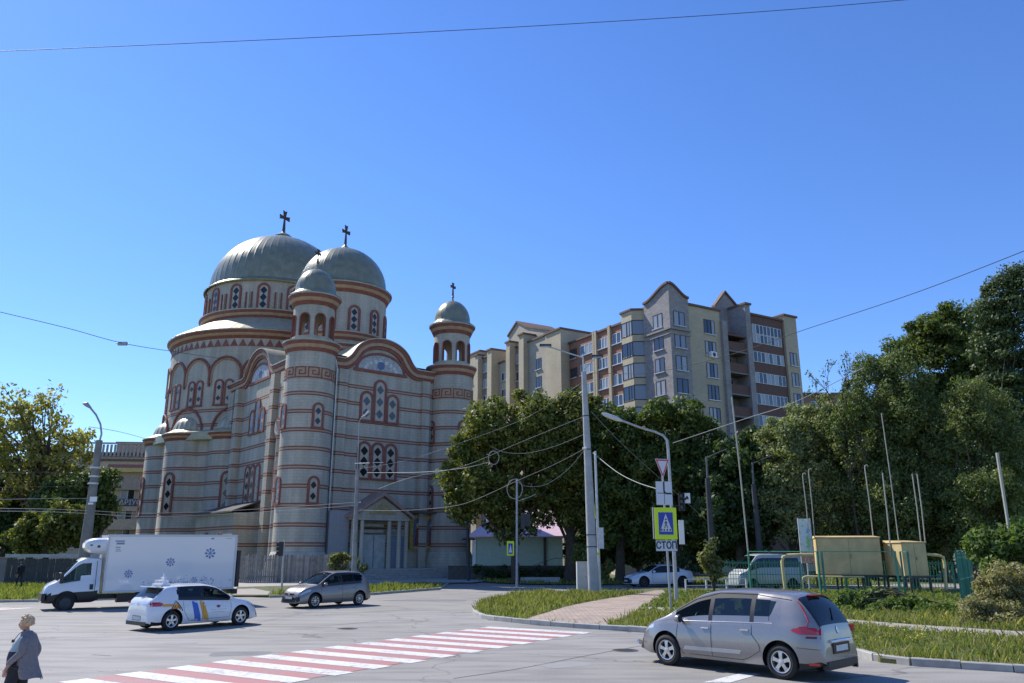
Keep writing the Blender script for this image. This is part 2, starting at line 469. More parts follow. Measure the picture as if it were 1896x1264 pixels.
# paved footpath from the crossing
path_l = [g(1000, 1157), g(975, 1152), g(1010, 1140), g(1060, 1125), g(1120, 1113), g(1180, 1103), g(1215, 1096)]
path_r = [g(1240, 1096), g(1235, 1103), g(1215, 1118), g(1190, 1133), g(1165, 1147), g(1130, 1158), g(1125, 1166)]
path_pts = path_l + path_r
sheet('footpath', catm(path_l, 4) + catm(path_r, 4), 0.118, M_PAVER)
side_pts = [g(1200, 1128), g(1260, 1130), g(1400, 1138), g(1580, 1153), g(1700, 1163), g(1896, 1176), (34, 22), (34, 19.5), g(1896, 1188), g(1700, 1174), g(1580, 1163), g(1400, 1147), g(1260, 1138), g(1188, 1134)]
sheet('footpath', side_pts, 0.112, mat('dusty_paving', (0.34, 0.30, 0.26), 0.9, var=0.15, scale=4))
sheet('footpath', [g(425, 1104), g(440, 1089), (-14.5, 62), (-9, 62), (-9, 66), (-30, 66), (-30, 60), g(415, 1098)], 0.094, mat('pale_paving', (0.36, 0.33, 0.29), 0.9, var=0.15, scale=3))
sheet('forecourt', [(-22, 66.2), (-3.2, 66.2), (-2.0, 70.4), (-2.0, 95), (-22, 95)], 0.098, M_CONC)
sheet('dirt_path', [g(430, 1104), g(495, 1104), g(500, 1098), g(470, 1092), g(440, 1093)], 0.100, mat('dusty_paving', (0.3, 0.3, 0.3)))

# zebra crossing : white and red bars
def crossing():
    near0, near1 = G(1097, 1171), G(581, 1258)      # right-hand ends of white bars 0 and 10
    far0 = G(905, 1160)
    step = (near1 - near0) / 10.0
    bar = far0 - near0
    wv = step * 0.50
    wb, rb = MB(), MB()
    def strip(b, base, width, z, s0, s1):
        n = 6
        P = []
        for i in range(n + 1):
            a = base + bar * (s0 + (s1 - s0) * i / n)
            P += [(a.x, a.y, z), (a.x + width.x, a.y + width.y, z)]
        b.add(P, [[2 * i, 2 * i + 1, 2 * i + 3, 2 * i + 2] for i in range(n)])
    for k in range(0, 17):
        strip(wb, near0 + step * k, wv, 0.008, 0.0 + rnd.uniform(-.01, .01), 1.0 + rnd.uniform(-.01, .01))
        if k < 16: strip(rb, near0 + step * k + wv * 1.02, step * 0.48, 0.006, 0.04, 0.97)
    tag(wb.build('zebra_crossing', M_WHITE_MARK), kind='structure'); tag(rb.build('zebra_crossing', M_RED_MARK), kind='structure')
crossing()
def far_crossing():
    wb, rb = MB(), MB()
    for k in range(9):
        a = G(70, 1125) + Vector((-1.05 * k, -0.1 * k, 0)); d = Vector((0.5, 0, 0)); l = Vector((-1.5, -2.6, 0))
        for b, o in ((wb, 0), (rb, 0.52)):
            p = a - Vector((o, 0, 0))
            b.add([(q.x, q.y, 0.006) for q in (p, p - d, p - d + l, p + l)], [[0, 1, 2, 3]])
    tag(wb.build('road_marking', M_WHITE_MARK), kind='structure'); tag(rb.build('road_marking', M_RED_MARK), kind='structure')
far_crossing()
def marking(pxs, z=0.006):
    b = MB(); P = [G(x, y) for x, y in pxs]
    b.add([(p.x, p.y, z) for p in P], [list(range(len(P)))]); tag(b.build('road_marking', M_WHITE_MARK), kind='structure')
marking([(1300, 1264), (1352, 1264), (1412, 1247), (1375, 1246)])
marking([(965, 1088), (1010, 1088), (1005, 1086.6), (968, 1086.6)])
# darker tar seams and patches lying on the asphalt
def seams():
    b = MB()
    for pts in ([(840, 1256), (960, 1238), (1080, 1215), (1190, 1195)], [(560, 1140), (640, 1136), (760, 1128)], [(700, 1112), (770, 1109), (812, 1106)], [(650, 1230), (800, 1200)], [(170, 1212), (205, 1214)], [(480, 1160), (600, 1158), (700, 1150)]):
        P = [G(x, y) for x, y in catm(pts, 5)]
        for a, c in zip(P, P[1:]):
            d = (c - a).normalized(); s = Vector((-d.y, d.x, 0)) * 0.022
            b.add([(q.x, q.y, 0.004) for q in (a - s, c - s, c + s, a + s)], [[0, 1, 2, 3]])
    tag(b.build('road_seam', mat('tar', (0.11, 0.108, 0.105), 0.8, var=0.2)), kind='structure')
seams()

def patches():
    pm = mat('asphalt_patch', (.175, .172, .165), .85, var=.14, scale=2); pm2 = mat('asphalt_patch_pale', (.27, .262, .25), .85, var=.1, scale=2)
    rr = random.Random(12)
    for i, (x, y, w, d, a, m) in enumerate(((-7, 21.5, 1.6, .9, .2, pm), (-2.2, 33, 2.6, 1.2, .1, pm2), (-13, 33.5, 3.4, .9, .05, pm), (-4.5, 44, 4.5, 1.6, .0, pm), (1.2, 19.5, 1.3, .8, .5, pm2), (5.2, 23.5, 1.5, .7, -.35, pm), (-9.5, 24, .9, .7, .3, pm2))):
        b = MB(); n = 14; P = []
        for k in range(n):
            t = 2 * PI * k / n; c, s_ = math.cos(t), math.sin(t); u = w / 2 * math.copysign(abs(c) ** .4, c) * rr.uniform(.88, 1.08); v = d / 2 * math.copysign(abs(s_) ** .4, s_) * rr.uniform(.85, 1.1)
            P.append((x + u * math.cos(a) - v * math.sin(a), y + u * math.sin(a) + v * math.cos(a), .0022 + .0002 * i))
        b.add(P, [list(range(n))]); tag(b.build('road_patch', m), kind='structure')
    for x, y, l in ((-5.6, 28.2, 'round iron manhole cover in the middle of the junction'), (3.0, 22.2, 'round iron manhole cover just ahead of the silver minivan')):
        b = MB(); b.lathe([(.001, .009), (.27, .009), (.30, .012), (.34, .012), (.36, .003)], (x, y, 0), 28, [0, 0, 1, 1], smooth=False)
        for k in range(5): b.bx(x - .2, x + .2, y - .17 + .08 * k, y - .15 + .08 * k, .0092, .0125, 1)
        tag(b.build('manhole_cover', [mat('cast_iron', (.06, .055, .05), .6, .4, var=.3, scale=20), mat('iron_rim', (.11, .10, .09), .6, .3, var=.3, scale=20)]), l, 'manhole cover')
patches()
# ---------------- church ----------------
CH = empty('church', (-19, 72, 0), math.atan2(0.6247, 0.7809), 'grey stone orthodox church with brown bands, two large domes and two corner towers', 'church')
def arch_poly(w, h, n=10):
    r = w / 2
    return [(-r, 0), (r, 0)] + [(r * math.cos(PI * i / n), h - r + r * math.sin(PI * i / n)) for i in range(n + 1)]
def arch_win(parent, O, ang, w, h, holes=3, fr=0.2, proud=0.12, dark=0, sill=True, name='window'):
    """O = bottom centre, ang = direction the window faces (local)"""
    n = Vector((math.cos(ang), math.sin(ang), 0)); ux = Vector((-n.y, n.x, 0)); uz = Vector((0, 0, 1)); O = Vector(O)
    b = MB()
    b.prism(arch_poly(w, h), O, ux, uz, n, -0.2, proud * 0.4, 0)
    dh = (h - w * 0.25) / holes
    for k in range(holes):
        cz = dh * (k + 0.5) + 0.05; s = min(w * 0.36, dh * 0.46)
        poly = []
        for i in range(16):
            a = 2 * PI * i / 16; rr = s * (1 - 0.17 * abs(math.sin(2 * a)) + (0.10 if i % 4 == 0 else 0))
            poly.append((rr * math.cos(a), cz + rr * 1.15 * math.sin(a)))
        b.prism(poly, O, ux, uz, n, 0, proud * 0.4 + 0.012, 1)
    wn = b.build(name, [M_PANEL, M_DARK2 if dark else M_DARK], parent)
    f = MB(); N = 12; r = w / 2; ro = r + fr
    inn = [(-r, 0), *[(-r * math.cos(PI * i / N), h - r + r * math.sin(PI * i / N)) for i in range(N + 1)], (r, 0)]
    out = [(-ro, -0.02), *[(-ro * math.cos(PI * i / N), h - r + ro * math.sin(PI * i / N)) for i in range(N + 1)], (ro, -0.02)]
    V = []
    for d in (-0.1, proud):
        for L in (inn, out): V += [O + ux * a + uz * c + n * d for a, c in L]
    K = len(inn); F = []
    for i in range(K - 1):
        F += [[2 * K + i, 2 * K + i + 1, 3 * K + i + 1, 3 * K + i], [K + i, K + i + 1, 3 * K + i + 1, 3 * K + i], [i, i + 1, 2 * K + i + 1, 2 * K + i]]
    f.add(V, F)
    if sill: f.prism([(-ro - .03, -0.22), (ro + .03, -0.22), (ro + .03, -0.021), (-ro - .03, -0.021)], O, ux, uz, n, -0.1, proud + 0.05)
    f.build('window_frame', M_BROWN, wn)
    return wn
def cornice_prof(r, z0, z1, lip):
    h = z1 - z0
    return [(r, z0), (r + .05, z0), (r + lip * .35, z0 + h * .30), (r + lip * .38, z0 + h * .31), (r + lip * .62, z0 + h * .58), (r + lip * .66, z0 + h * .59), (r + lip * .9, z0 + h * .86), (r + lip, z0 + h * .87), (r + lip, z1), (r - .1, z1 + .05)], [0, 0, 0, 1, 1, 0, 0, 2, 2]
def cross(parent, c, h, w):
    b = MB(); n = (0.25, -1, 0); n = Vector(n).normalized(); ux = Vector((-n.y, n.x, 0)); c = Vector(c)
    cz = h * 0.68; a = w / 2; t = w * 0.095; e = w * 0.19
    for poly in ([(-t * 1.6, 0), (t * 1.6, 0), (t * .7, cz), (-t * .7, cz)], [(-t, cz), (t, cz), (e, h), (0, h * .96), (-e, h)], [(0, cz - t), (0, cz + t), (-a, cz + e), (-a * .94, cz), (-a, cz - e)], [(0, cz + t), (0, cz - t), (a, cz - e), (a * .94, cz), (a, cz + e)]):
        b.prism(poly, c, ux, (0, 0, 1), n, -0.05 - 0.002 * len(b.f), 0.05 + 0.002 * len(b.f))
    b.build('cross', M_CROSS, parent)

def tower(cx, cy):
    b = MB()
    b.lathe([(2.75, 0), (2.75, 1.5), (2.35, 2.45), (2.3, 2.5), (2.3, 20.4)], (cx, cy, 0), 40)
    T = b.build('tower', M_STONE, CH)
    for z0, z1, r in ((20.35, 21.45, 2.3), (24.95, 26.05, 1.95)):
        p, m = cornice_prof(r, z0, z1, 0.42 if r > 2 else 0.55)
        MB().lathe(p, (cx, cy, 0), 48, m).build('cornice', [M_BROWN, M_TAN, M_ROOF], T)
    # belfry with eight arched openings you can see through
    b = MB(); ro, ri = 1.92, 1.62; zb, zt = 21.4, 25.0; zsill = 21.95; hw = R(13.2)
    cols = []
    for k in range(8):
        c = R(-95 + 45 * k)
        offs = [-22.5, -18, -13.2001] + [-13.2 + 26.4 * i / 10 for i in range(11)] + [13.2001, 18]
        for q in offs:
            q_ = R(q)
            if abs(q_) <= hw + 1e-5 and abs(q) <= 13.2:
                x = q_ * ro; rad = hw * ro; top = 23.65 + math.sqrt(max(0, rad * rad - x * x))
                cols.append((c + q_, top))
            else: cols.append((c + q_, zsill))
    N = len(cols)
    for i in range(N):
        (a, t0), (a2, t1) = cols[i], cols[(i + 1) % N]
        if i == N - 1: a2 += 2 * PI
        if abs(a2 - a) < 1e-4:   # jamb
            pass
        P = lambda aa, rr, z: (cx + rr * math.cos(aa), cy + rr * math.sin(aa), z)
        V = [P(a, ro, t0), P(a2, ro, t1), P(a2, ro, zt), P(a, ro, zt), P(a, ri, t0), P(a2, ri, t1), P(a2, ri, zt), P(a, ri, zt)]
        mi = [0, 0, 1]
        b.add(V, [[0, 1, 2, 3], [5, 4, 7, 6], [4, 5, 1, 0]], mi)
    b.lathe([(ri, zsill), (ro, zsill + .001)], (cx, cy, 0), 48, 0); b.lathe([(ro + .002, zb), (ro + .002, zsill)], (cx, cy, 0), 48, 0); b.lathe([(ri, zsill), (0.02, zsill - .02)], (cx, cy, 0), 48, 0)
    b.build('belfry', [M_STONE_P, M_BROWN], T)
    for k in range(8):       # arch mouldings
        c = R(-95 + 45 * k); pts = []
        for z in (22.0, 22.9): pts.append((c - hw - .02, z))
        for i in range(9): a = PI - PI * i / 8; pts.append((c + (hw + .02) * math.cos(a), 23.65 + (hw * ro + .03) * math.sin(a)))
        for z in (22.9, 22.0): pts.append((c + hw + .02, z))
        MB().tube([(cx + (ro + .02) * math.cos(a), cy + (ro + .02) * math.sin(a), z) for a, z in pts], 0.07, 5).build('arch_moulding', M_BROWN, T)
    b = MB(); prof = [(2.52, 26.06), (2.45, 26.12), (2.05, 26.42), (1.93, 26.6)] + [(1.93 * math.cos(PI / 2 * i / 10), 26.6 + 2.45 * math.sin(PI / 2 * i / 10)) for i in range(1, 10)] + [(0.12, 29.1), (0.08, 29.4), (0.16, 29.55), (0.05, 29.8)]
    b.lathe(prof, (cx, cy, 0), 192, rib=0.010, ribn=8); b.build('dome', M_DOME, T)
    cross(T, (cx, cy, 29.7), 1.5, 0.75)
    # greek key band
    b = MB(); z0, z1 = 17.8, 18.9
    b.lathe([(2.3, z0), (2.325, z0), (2.325, z1), (2.3, z1)], (cx, cy, 0), 64, 1)
    NU = 12; du = 2 * PI / NU; hh = (z1 - z0)
    def seg(u0, v0, u1, v1, w=0.115):
        wu = w / 2.33
        if abs(u0 - u1) < 1e-9: ua, ub, va, vb = u0 - wu / 2, u0 + wu / 2, min(v0, v1) - w / 2, max(v0, v1) + w / 2
        else: ua, ub, va, vb = min(u0, u1), max(u0, u1), v0 - w / 2, v0 + w / 2
        n = max(1, int((ub - ua) / 0.12) + 1)
        for i in range(n):
            a, c = ua + (ub - ua) * i / n, ua + (ub - ua) * (i + 1) / n
            r = 2.35 + 0.004 * (abs(u0 - u1) < 1e-9)
            b.add([(cx + r * math.cos(q), cy + r * math.sin(q), z) for q, z in ((a, va), (c, va), (c, vb), (a, vb))], [[0, 1, 2, 3]], 0)
    for k in range(NU):
        u = k * du; q = du / 5.2; v = hh / 6
        pts = [(0.4, 0.5), (0.4, 5.5), (4.4, 5.5), (4.4, 2.0), (2.0, 2.0), (2.0, 3.8), (3.2, 3.8)]
        for (a, c), (d, e) in zip(pts, pts[1:]): seg(u + a * q, z0 + c * v, u + d * q, z0 + e * v)
        seg(u + 0.4 * q, z0 + 0.5 * v, u + 5.6 * q, z0 + 0.5 * v)
    b.build('meander_band', [M_BROWN, M_TAN], T)
    for ang in (-90, 180):
        for z, h in ((13.4, 2.0), (6.7, 2.1)):
            a = R(ang); arch_win(T, (cx + 2.27 * math.cos(a), cy + 2.27 * math.sin(a), z), a, 0.72, h, 2)
    return T
TA = tower(0, 0); TB = tower(16, 0)

EF, EL = 20.6, 20.9
def bump_h(d, H=2.6):
    d = abs(d)
    if d < 3.1: return H * math.sqrt(1 - (d / 3.45) ** 2)
    h31 = H * math.sqrt(1 - (3.1 / 3.45) ** 2)
    if d < 4.3: q = (d - 3.1) / 1.2; return h31 * (1 - q) ** 2
    return 0
def prof(L, c, E, H=2.6):
    xs = [0.0] + [c - 4.4 + 8.8 * i / 44 for i in range(45)] + [L]
    return [(x, E + bump_h(x - c, H)) for x in xs]
def offs(P, d):
    out = []
    for i, p in enumerate(P):
        a = P[max(i - 1, 0)]; c = P[min(i + 1, len(P) - 1)]
        tx, tz = c[0] - a[0], c[1] - a[1]; L = math.hypot(tx, tz); out.append((p[0] + tz / L * d, p[1] - tx / L * d))
    out[0] = (P[0][0], P[0][1] - d); out[-1] = (P[-1][0], P[-1][1] - d)
    return out
def ribbon(b, P, d0, d1, O, ux, n, depth, mi, back=-0.05):
    A, B_ = offs(P, d0), offs(P, d1); K = len(P); O = Vector(O); ux = Vector(ux); n = Vector(n); uz = Vector((0, 0, 1))
    V = [O + ux * a + uz * z + n * depth for a, z in A] + [O + ux * a + uz * z + n * depth for a, z in B_] + [O + ux * a + uz * z + n * back for a, z in A] + [O + ux * a + uz * z + n * back for a, z in B_]
    F = []
    for i in range(K - 1): F += [[K + i, K + i + 1, i + 1, i], [i, i + 1, 2 * K + i + 1, 2 * K + i], [K + i + 1, K + i, 3 * K + i, 3 * K + i + 1]]
    F += [[0, K, 3 * K, 2 * K], [K - 1, 3 * K - 1, 4 * K - 1, 2 * K - 1]]
    b.add(V, F, mi)
LW = 23.6
walls = MB()
Pf = prof(16, 7.45, EF); Pl = prof(LW, 12.5, EL)
walls.prism([(0, 0.2)] + [(16, 0.2)] + offs(Pf, 0.02)[::-1], (0, 0, 0), (1, 0, 0), (0, 0, 1), (0, -1, 0), -0.7, 0)
walls.prism([(0, 0.2)] + [(LW, 0.2)] + offs(Pl, 0.02)[::-1], (0, 0, 0), (0, 1, 0), (0, 0, 1), (-1, 0, 0), -0.69, 0.003)
walls.prism([(0, 0.2)] + [(LW, 0.2)] + offs(Pl, 0.02)[::-1], (16, 0, 0), (0, 1, 0), (0, 0, 1), (1, 0, 0), -0.69, 0.003)
walls.bx(0.1, 15.9, LW - .6, LW, 0.2, EF)
walls.build('wall', M_STONE, CH)
# pilasters and half columns, stone with the same bands
pb = MB()
for s in (3.3, 12.7): pb.bx(s - .45, s + .45, -0.38, 0.0, 0.2, EF - 1.05)
for s in (2.75,): pb.bx(s - .12, s + .12, -0.2, 0.0, 0.2, EF - 1.05)
for t in (20.2, 5.0): pb.bx(-0.42, 0.0, t - 1.0, t + 1.0, 0.2, EL - 1.05)
for t in (17.4, 7.4): pb.bx(-0.7, 0.0, t - .5, t + .5, 0.2, EL - 1.05)
for t in (3.3, 4.4): pb.lathe([(0.5, 0.4), (0.42, 1.6), (0.42, 13.6), (0.62, 14.4), (0.66, 14.6), (0.1, 14.8)], (-0.55, t, 0), 16)
pb.build('pilaster', M_STONE, CH)
rf = MB()
def vault(P, L, O, ux, dr):
    Q = [(a, z) for a, z in P]; K = len(Q); O = Vector(O); ux = Vector(ux); dr = Vector(dr); uz = Vector((0, 0, 1))
    V = [O + ux * a + uz * (z + .06) - dr * 0.55 for a, z in Q] + [O + ux * a + uz * (z + .06) + dr * L for a, z in Q]
    V += [p - uz * .12 for p in V[:2 * K]]
    F = []
    for i in range(K - 1): F += [[i, i + 1, K + i + 1, K + i], [2 * K + i, 3 * K + i, 3 * K + i + 1, 2 * K + i + 1], [i, 2 * K + i, 2 * K + i + 1, i + 1]]
    rf.add(V, F, 0)
vault(Pf, LW - 0.1, (0, 0, 0), (1, 0, 0), (0, 1, 0))
vault(Pl, 16.5, (0, 0, 0), (0, 1, 0), (1, 0, 0))
rf.build('roof', M_ROOF, CH)
cb = MB()
for P, O, ux, n in ((Pf, (0, 0, 0), (1, 0, 0), (0, -1, 0)), (Pl, (0, 0, 0), (0, 1, 0), (-1, 0, 0)), (Pl, (16, 0, 0), (0, 1, 0), (1, 0, 0))):
    ribbon(cb, P, 0.08, 0.38, O, ux, n, 0.44, 0); ribbon(cb, P, 0.381, 0.72, O, ux, n, 0.32, 1); ribbon(cb, P, 0.721, 1.05, O, ux, n, 0.18, 0)
cb.build('cornice', [M_BROWN, M_TAN], CH)
# lunettes under the gable arches
def mosaic():
    m, t, b = nodes('mosaic'); b.inputs['Roughness'].default_value = 0.5
    tc = t.nodes.new('ShaderNodeTexCoord')
    vo = t.nodes.new('ShaderNodeTexVoronoi'); vo.inputs['Scale'].default_value = 4.5
    t.links.new(tc.outputs['Object'], vo.inputs['Vector'])
    n = noise(t, 6, 5, tc.outputs['Object'], 0.7)
    r = ramp(t, [(0.36, (0.14, 0.20, 0.32)), (0.46, (0.42, 0.43, 0.42)), (0.7, (0.58, 0.56, 0.50))]); t.links.new(n, r.inputs[0])
    c = mixc(t, 0.25, r.outputs[0], vo.outputs['Color'], 'MULTIPLY')
    t.links.new(c, b.inputs['Base Color']); return m
M_MOS = mosaic()
def lunette(O, ux, n):
    b = MB(); pl = [(2.55 * math.cos(PI * i / 24), 1.6 * math.sin(PI * i / 24)) for i in range(25)]
    b.prism(pl, O, ux, (0, 0, 1), n, -0.05, 0.06, 0)
    for i in range(9):   # scroll ornament ring
        a = PI * (i + .5) / 9; c = (1.75 * math.cos(a), 0.95 * math.sin(a))
        b.prism([(c[0] + .2 * math.cos(q), c[1] + .2 * math.sin(q)) for q in [2 * PI * j / 10 for j in range(10)]], O, ux, (0, 0, 1), n, 0, 0.08, 2)
    b.prism([(0.42 * math.cos(q), 0.55 + 0.42 * math.sin(q)) for q in [2 * PI * j / 16 for j in range(16)]], O, ux, (0, 0, 1), n, 0, 0.085, 1)
    L = b.build('lunette', [M_MOS, mat('mosaic_blue', (0.10, 0.15, 0.26), .5), mat('mosaic_pale', (0.55, 0.56, 0.55), .5)], CH)
    f = MB(); f.prism([(-3.0, -0.28), (3.0, -0.28), (3.0, 0.0), (-3.0, 0.0)], O, ux, (0, 0, 1), n, -0.05, 0.16)
    P = [(2.8 * math.cos(PI * i / 24), 1.85 * math.sin(PI * i / 24)) for i in range(25)]; Q = pl
    Ov = Vector(O); u = Vector(ux); nn = Vector(n); uz = Vector((0, 0, 1))
    V = [Ov + u * a + uz * z + nn * .14 for a, z in P] + [Ov + u * a + uz * z + nn * .14 for a, z in Q] + [Ov + u * a + uz * z for a, z in Q]
    f.add(V, [[i, i + 1, 26 + i, 25 + i] for i in range(24)] + [[25 + i, 26 + i, 51 + i, 50 + i] for i in range(24)])
    f.build('lunette_frame', M_BROWN, L)
lunette((7.45, 0, 19.95), (1, 0, 0), (0, -1, 0)); lunette((0, 12.5, 20.2), (0, 1, 0), (-1, 0, 0))
# front windows
for s, h in ((6.05, 2.6), (7.5, 3.9), (8.95, 2.6)): arch_win(CH, (s, 0, 14.95), -PI / 2, 1.0, h, 2 if h < 3 else 3, fr=0.24, dark=1)
for s in (6.05, 7.5, 8.95): arch_win(CH, (s, 0, 9.35), -PI / 2, 1.0, 3.25, 3, fr=0.24)
for t, h in ((11.1, 2.3), (12.5, 3.4), (13.9, 2.3)): arch_win(CH, (0, t, 14.6), PI, 0.95, h, 2 if h < 3 else 3, fr=0.24)
for t in (11.1, 12.5, 13.9): arch_win(CH, (0, t, 7.3), PI, 0.95, 3.7, 3, fr=0.24)
for t in (20.2, 5.3): arch_win(CH, (-0.42 if t > 10 else -0.42, t, 7.3), PI, 0.7, 3.6, 3)
def round_win(O, ang):
    n = Vector((math.cos(ang), math.sin(ang), 0)); ux = Vector((-n.y, n.x, 0)); b = MB()
    cir = lambda r, k=20: [(r * math.cos(2 * PI * i / k), r * math.sin(2 * PI * i / k)) for i in range(k)]
    b.prism(cir(1.0), O, ux, (0, 0, 1), n, -.1, .10, 0); b.prism(cir(.72), O, ux, (0, 0, 1), n, -.1, .13, 1); b.prism(cir(.36), O, ux, (0, 0, 1), n, -.1, .15, 2)
    b.build('round_window', [M_BROWN, M_PANEL, M_BROWN], CH)
round_win((-0.42, 20.2, 14.2), PI); round_win((-0.42, 5.6, 14.2), PI)
# raised nave base under dome 2, drums and domes
def drum(cx, cy, r, zwall, ztop, nwin, wz, wh, ww, off, lowz, arcade):
    b = MB(); b.lathe([(r, lowz), (r, ztop)], (cx, cy, 0), 72)
    D = b.build('drum', M_STONE_P, CH)
    for k in range(nwin):
        a = off + 2 * PI * k / nwin
        wx, wy = cx + (r - .03) * math.cos(a), cy + (r - .03) * math.sin(a)
        ax = Vector((math.cos(a), math.sin(a), 0))
        wpos = Vector((wx, wy, 0)); cw = CH.matrix_basis @ wpos
        arch_win(D, (wx, wy, wz), a, ww, wh, 3, fr=0.26, proud=.16, sill=False)
        if arcade:
            c2 = a + PI / nwin; b2 = MB()
            for q in (-0.36, 0, 0.36):
                rr = r + .07; a2 = c2 + q / r
                b2.cyl((cx + rr * math.cos(a2), cy + rr * math.sin(a2), wz - .05), (cx + rr * math.cos(a2), cy + rr * math.sin(a2), wz + wh - .9), .10, n=8, mi=0 if q else 1)
            b2.build('colonnette', [M_BROWN, M_PANEL], D)
    return D
D2 = drum(8, 10.7, 5.0, 24, 30.0, 12, 25.45, 2.6, 0.85, R(-100), 20.5, False)
for z0, z1, r, lp in ((29.7, 30.85, 5.0, 0.6), (24.35, 25.3, 5.02, 0.35), (22.9, 23.9, 5.35, 0.3)):
    p, m = cornice_prof(r, z0, z1, lp); MB().lathe(p, (8, 10.7, 0), 72, m).build('cornice', [M_BROWN, M_TAN, M_ROOF], D2)
b = MB(); b.lathe([(5.4, 20.5), (5.4, 23.0)], (8, 10.7, 0), 64); b.build('drum_base', M_STONE_P, CH)
b = MB(); prf = [(5.62, 30.86), (5.5, 30.95), (5.0, 31.2), (4.9, 31.4)] + [(4.9 * math.cos(PI / 2 * i / 16), 31.4 + 5.0 * math.sin(PI / 2 * i / 16)) for i in range(1, 15)] + [(0.75, 36.35), (0.55, 36.6), (0.2, 36.9), (0.12, 37.2)]
b.lathe(prf, (8, 10.7, 0), 320, rib=0.006, ribn=8); b.build('dome', M_DOME, D2); cross(D2, (8, 10.7, 36.9), 2.6, 1.15)
D1 = drum(8, 30, 9.0, 31, 35.0, 16, 31.25, 3.0, 1.05, R(-100), 29.0, True)
for z0, z1, r, lp in ((30.0, 31.1, 9.05, 0.55),):
    p, m = cornice_prof(r, z0, z1, lp); MB().lathe(p, (8, 30, 0), 96, m).build('cornice', [M_BROWN, M_TAN, M_ROOF], D1)
b = MB(); prf = [(9.35, 34.8), (9.4, 34.95), (9.0, 35.25), (8.75, 35.5)] + [(8.75 * math.cos(PI / 2 * i / 18), 35.5 + 8.3 * math.sin(PI / 2 * i / 18)) for i in range(1, 14)] + [(3.35, 43.05), (3.3, 43.2), (2.6, 43.5), (1.2, 44.0), (1.15, 44.35), (0.8, 44.6), (0.3, 44.9), (0.12, 45.2)]
b.lathe(prf, (8, 30, 0), 448, rib=0.005, ribn=8); b.build('dome', M_DOME, D1)
MB().lathe([(3.3, 42.75), (3.5, 42.95), (3.5, 43.1), (3.2, 43.25)], (8, 30, 0), 64).build('dome_ring', M_DOME, D1)
cross(D1, (8, 30, 44.9), 3.3, 1.65)
# scallop mosaic spandrels over the arcade
# rotunda
b = MB(); b.lathe([(12.3, 0.2), (12.3, 26.6)], (8, 30, 0), 96); RO = b.build('rotunda', M_STONE, CH)
p, m = cornice_prof(12.3, 26.55, 27.6, 0.65); MB().lathe(p, (8, 30, 0), 120, m).build('cornice', [M_BROWN, M_TAN, M_ROOF], RO)
MB().lathe([(12.95, 27.62), (12.6, 27.9), (9.0, 30.15)], (8, 30, 0), 336, rib=0.004, ribn=6).build('rotunda_roof', M_ROOF, RO)
b = MB(); NT = 76
for k in range(NT):
    a = 2 * PI * k / NT; d = 2 * PI / NT * .48; r = 12.34
    b.add([(8 + r * math.cos(a + q), 30 + r * math.sin(a + q), z) for q, z in ((-d, 25.6), (d, 25.6), (0, 26.5))], [[0, 1, 2]])
b.build('triangle_frieze', M_BROWN, RO)
NB = 20
for k in range(NB):
    a = R(-100) + 2 * PI * k / NB
    for r_, z_, rad, rr, mi in ((1.93, 22.3, .15, 12.38, 0), (1.70, 22.3, .09, 12.36, 1)):
        pts = [(a - r_ / 12.3, 20.9 if mi == 0 else 21.2)] + [(a + r_ / 12.3 * math.cos(PI - PI * i / 12), z_ + r_ * 1.05 * math.sin(PI * i / 12)) for i in range(13)] + [(a + r_ / 12.3, 20.9 if mi == 0 else 21.2)]
        MB().tube([(8 + rr * math.cos(q), 30 + rr * math.sin(q), z) for q, z in pts], rad, 6).build('arch_moulding', [M_BROWN, M_TAN][mi], RO)
    for dq in (-0.62, .62):
        q = a + dq / 12.3; arch_win(RO, (8 + 12.27 * math.cos(q), 30 + 12.27 * math.sin(q), 18.8), q, 0.7, 2.7, 2, fr=.22)
# three lobed chapels low on the rotunda with ribbed half domes
for wa in (-180, -150, -120, -90, 150, 120):
    la = R(wa) - CH.rotation_euler[2]; cx, cy = 8 + 11 * math.cos(la), 30 + 11 * math.sin(la)
    b = MB(); b.lathe([(3.25, 0), (3.25, 2.2), (3.0, 2.6), (3.0, 14.7)], (cx, cy, 0), 36); CP = b.build('chapel', M_STONE, CH)
    p, m = cornice_prof(3.0, 14.6, 15.4, 0.5); MB().lathe(p, (cx, cy, 0), 48, m).build('cornice', [M_BROWN, M_TAN, M_ROOF], CP)
    MB().lathe([(3.3, 15.45), (2.7, 15.7), (2.35, 15.95)] + [(2.3 * math.cos(PI / 2 * i / 8), 15.95 + 1.9 * math.sin(PI / 2 * i / 8)) for i in range(1, 8)] + [(0.05, 17.9)], (cx, cy, 0), 72, rib=.03).build('half_dome', M_ROOF, CP)
    la2 = la + R(8)
    arch_win(CP, (cx + 2.97 * math.cos(la2), cy + 2.97 * math.sin(la2), 6.6), la2, 0.95, 4.2, 3, fr=.25)
    aa = la; pts = [(aa + 2.6 / 12.3 * math.cos(PI - PI * i / 10), 15.6 + 2.9 * math.sin(PI * i / 10)) for i in range(11)]
    MB().tube([(8 + 12.4 * math.cos(q), 30 + 12.4 * math.sin(q), z) for q, z in pts], .14, 6).build('arch_moulding', M_BROWN, CP)
b = MB(); b.lathe([(12.5, 14.5), (13.6, 14.6), (13.6, 15.5), (12.2, 15.9)], (8, 30, 0), 96); b.build('ledge', M_ROOF, CH)
b = MB(); b.lathe([(12.7, 0.2), (12.7, 14.6)], (8, 30, 0), 96); b.build('ambulatory', M_STONE, CH)
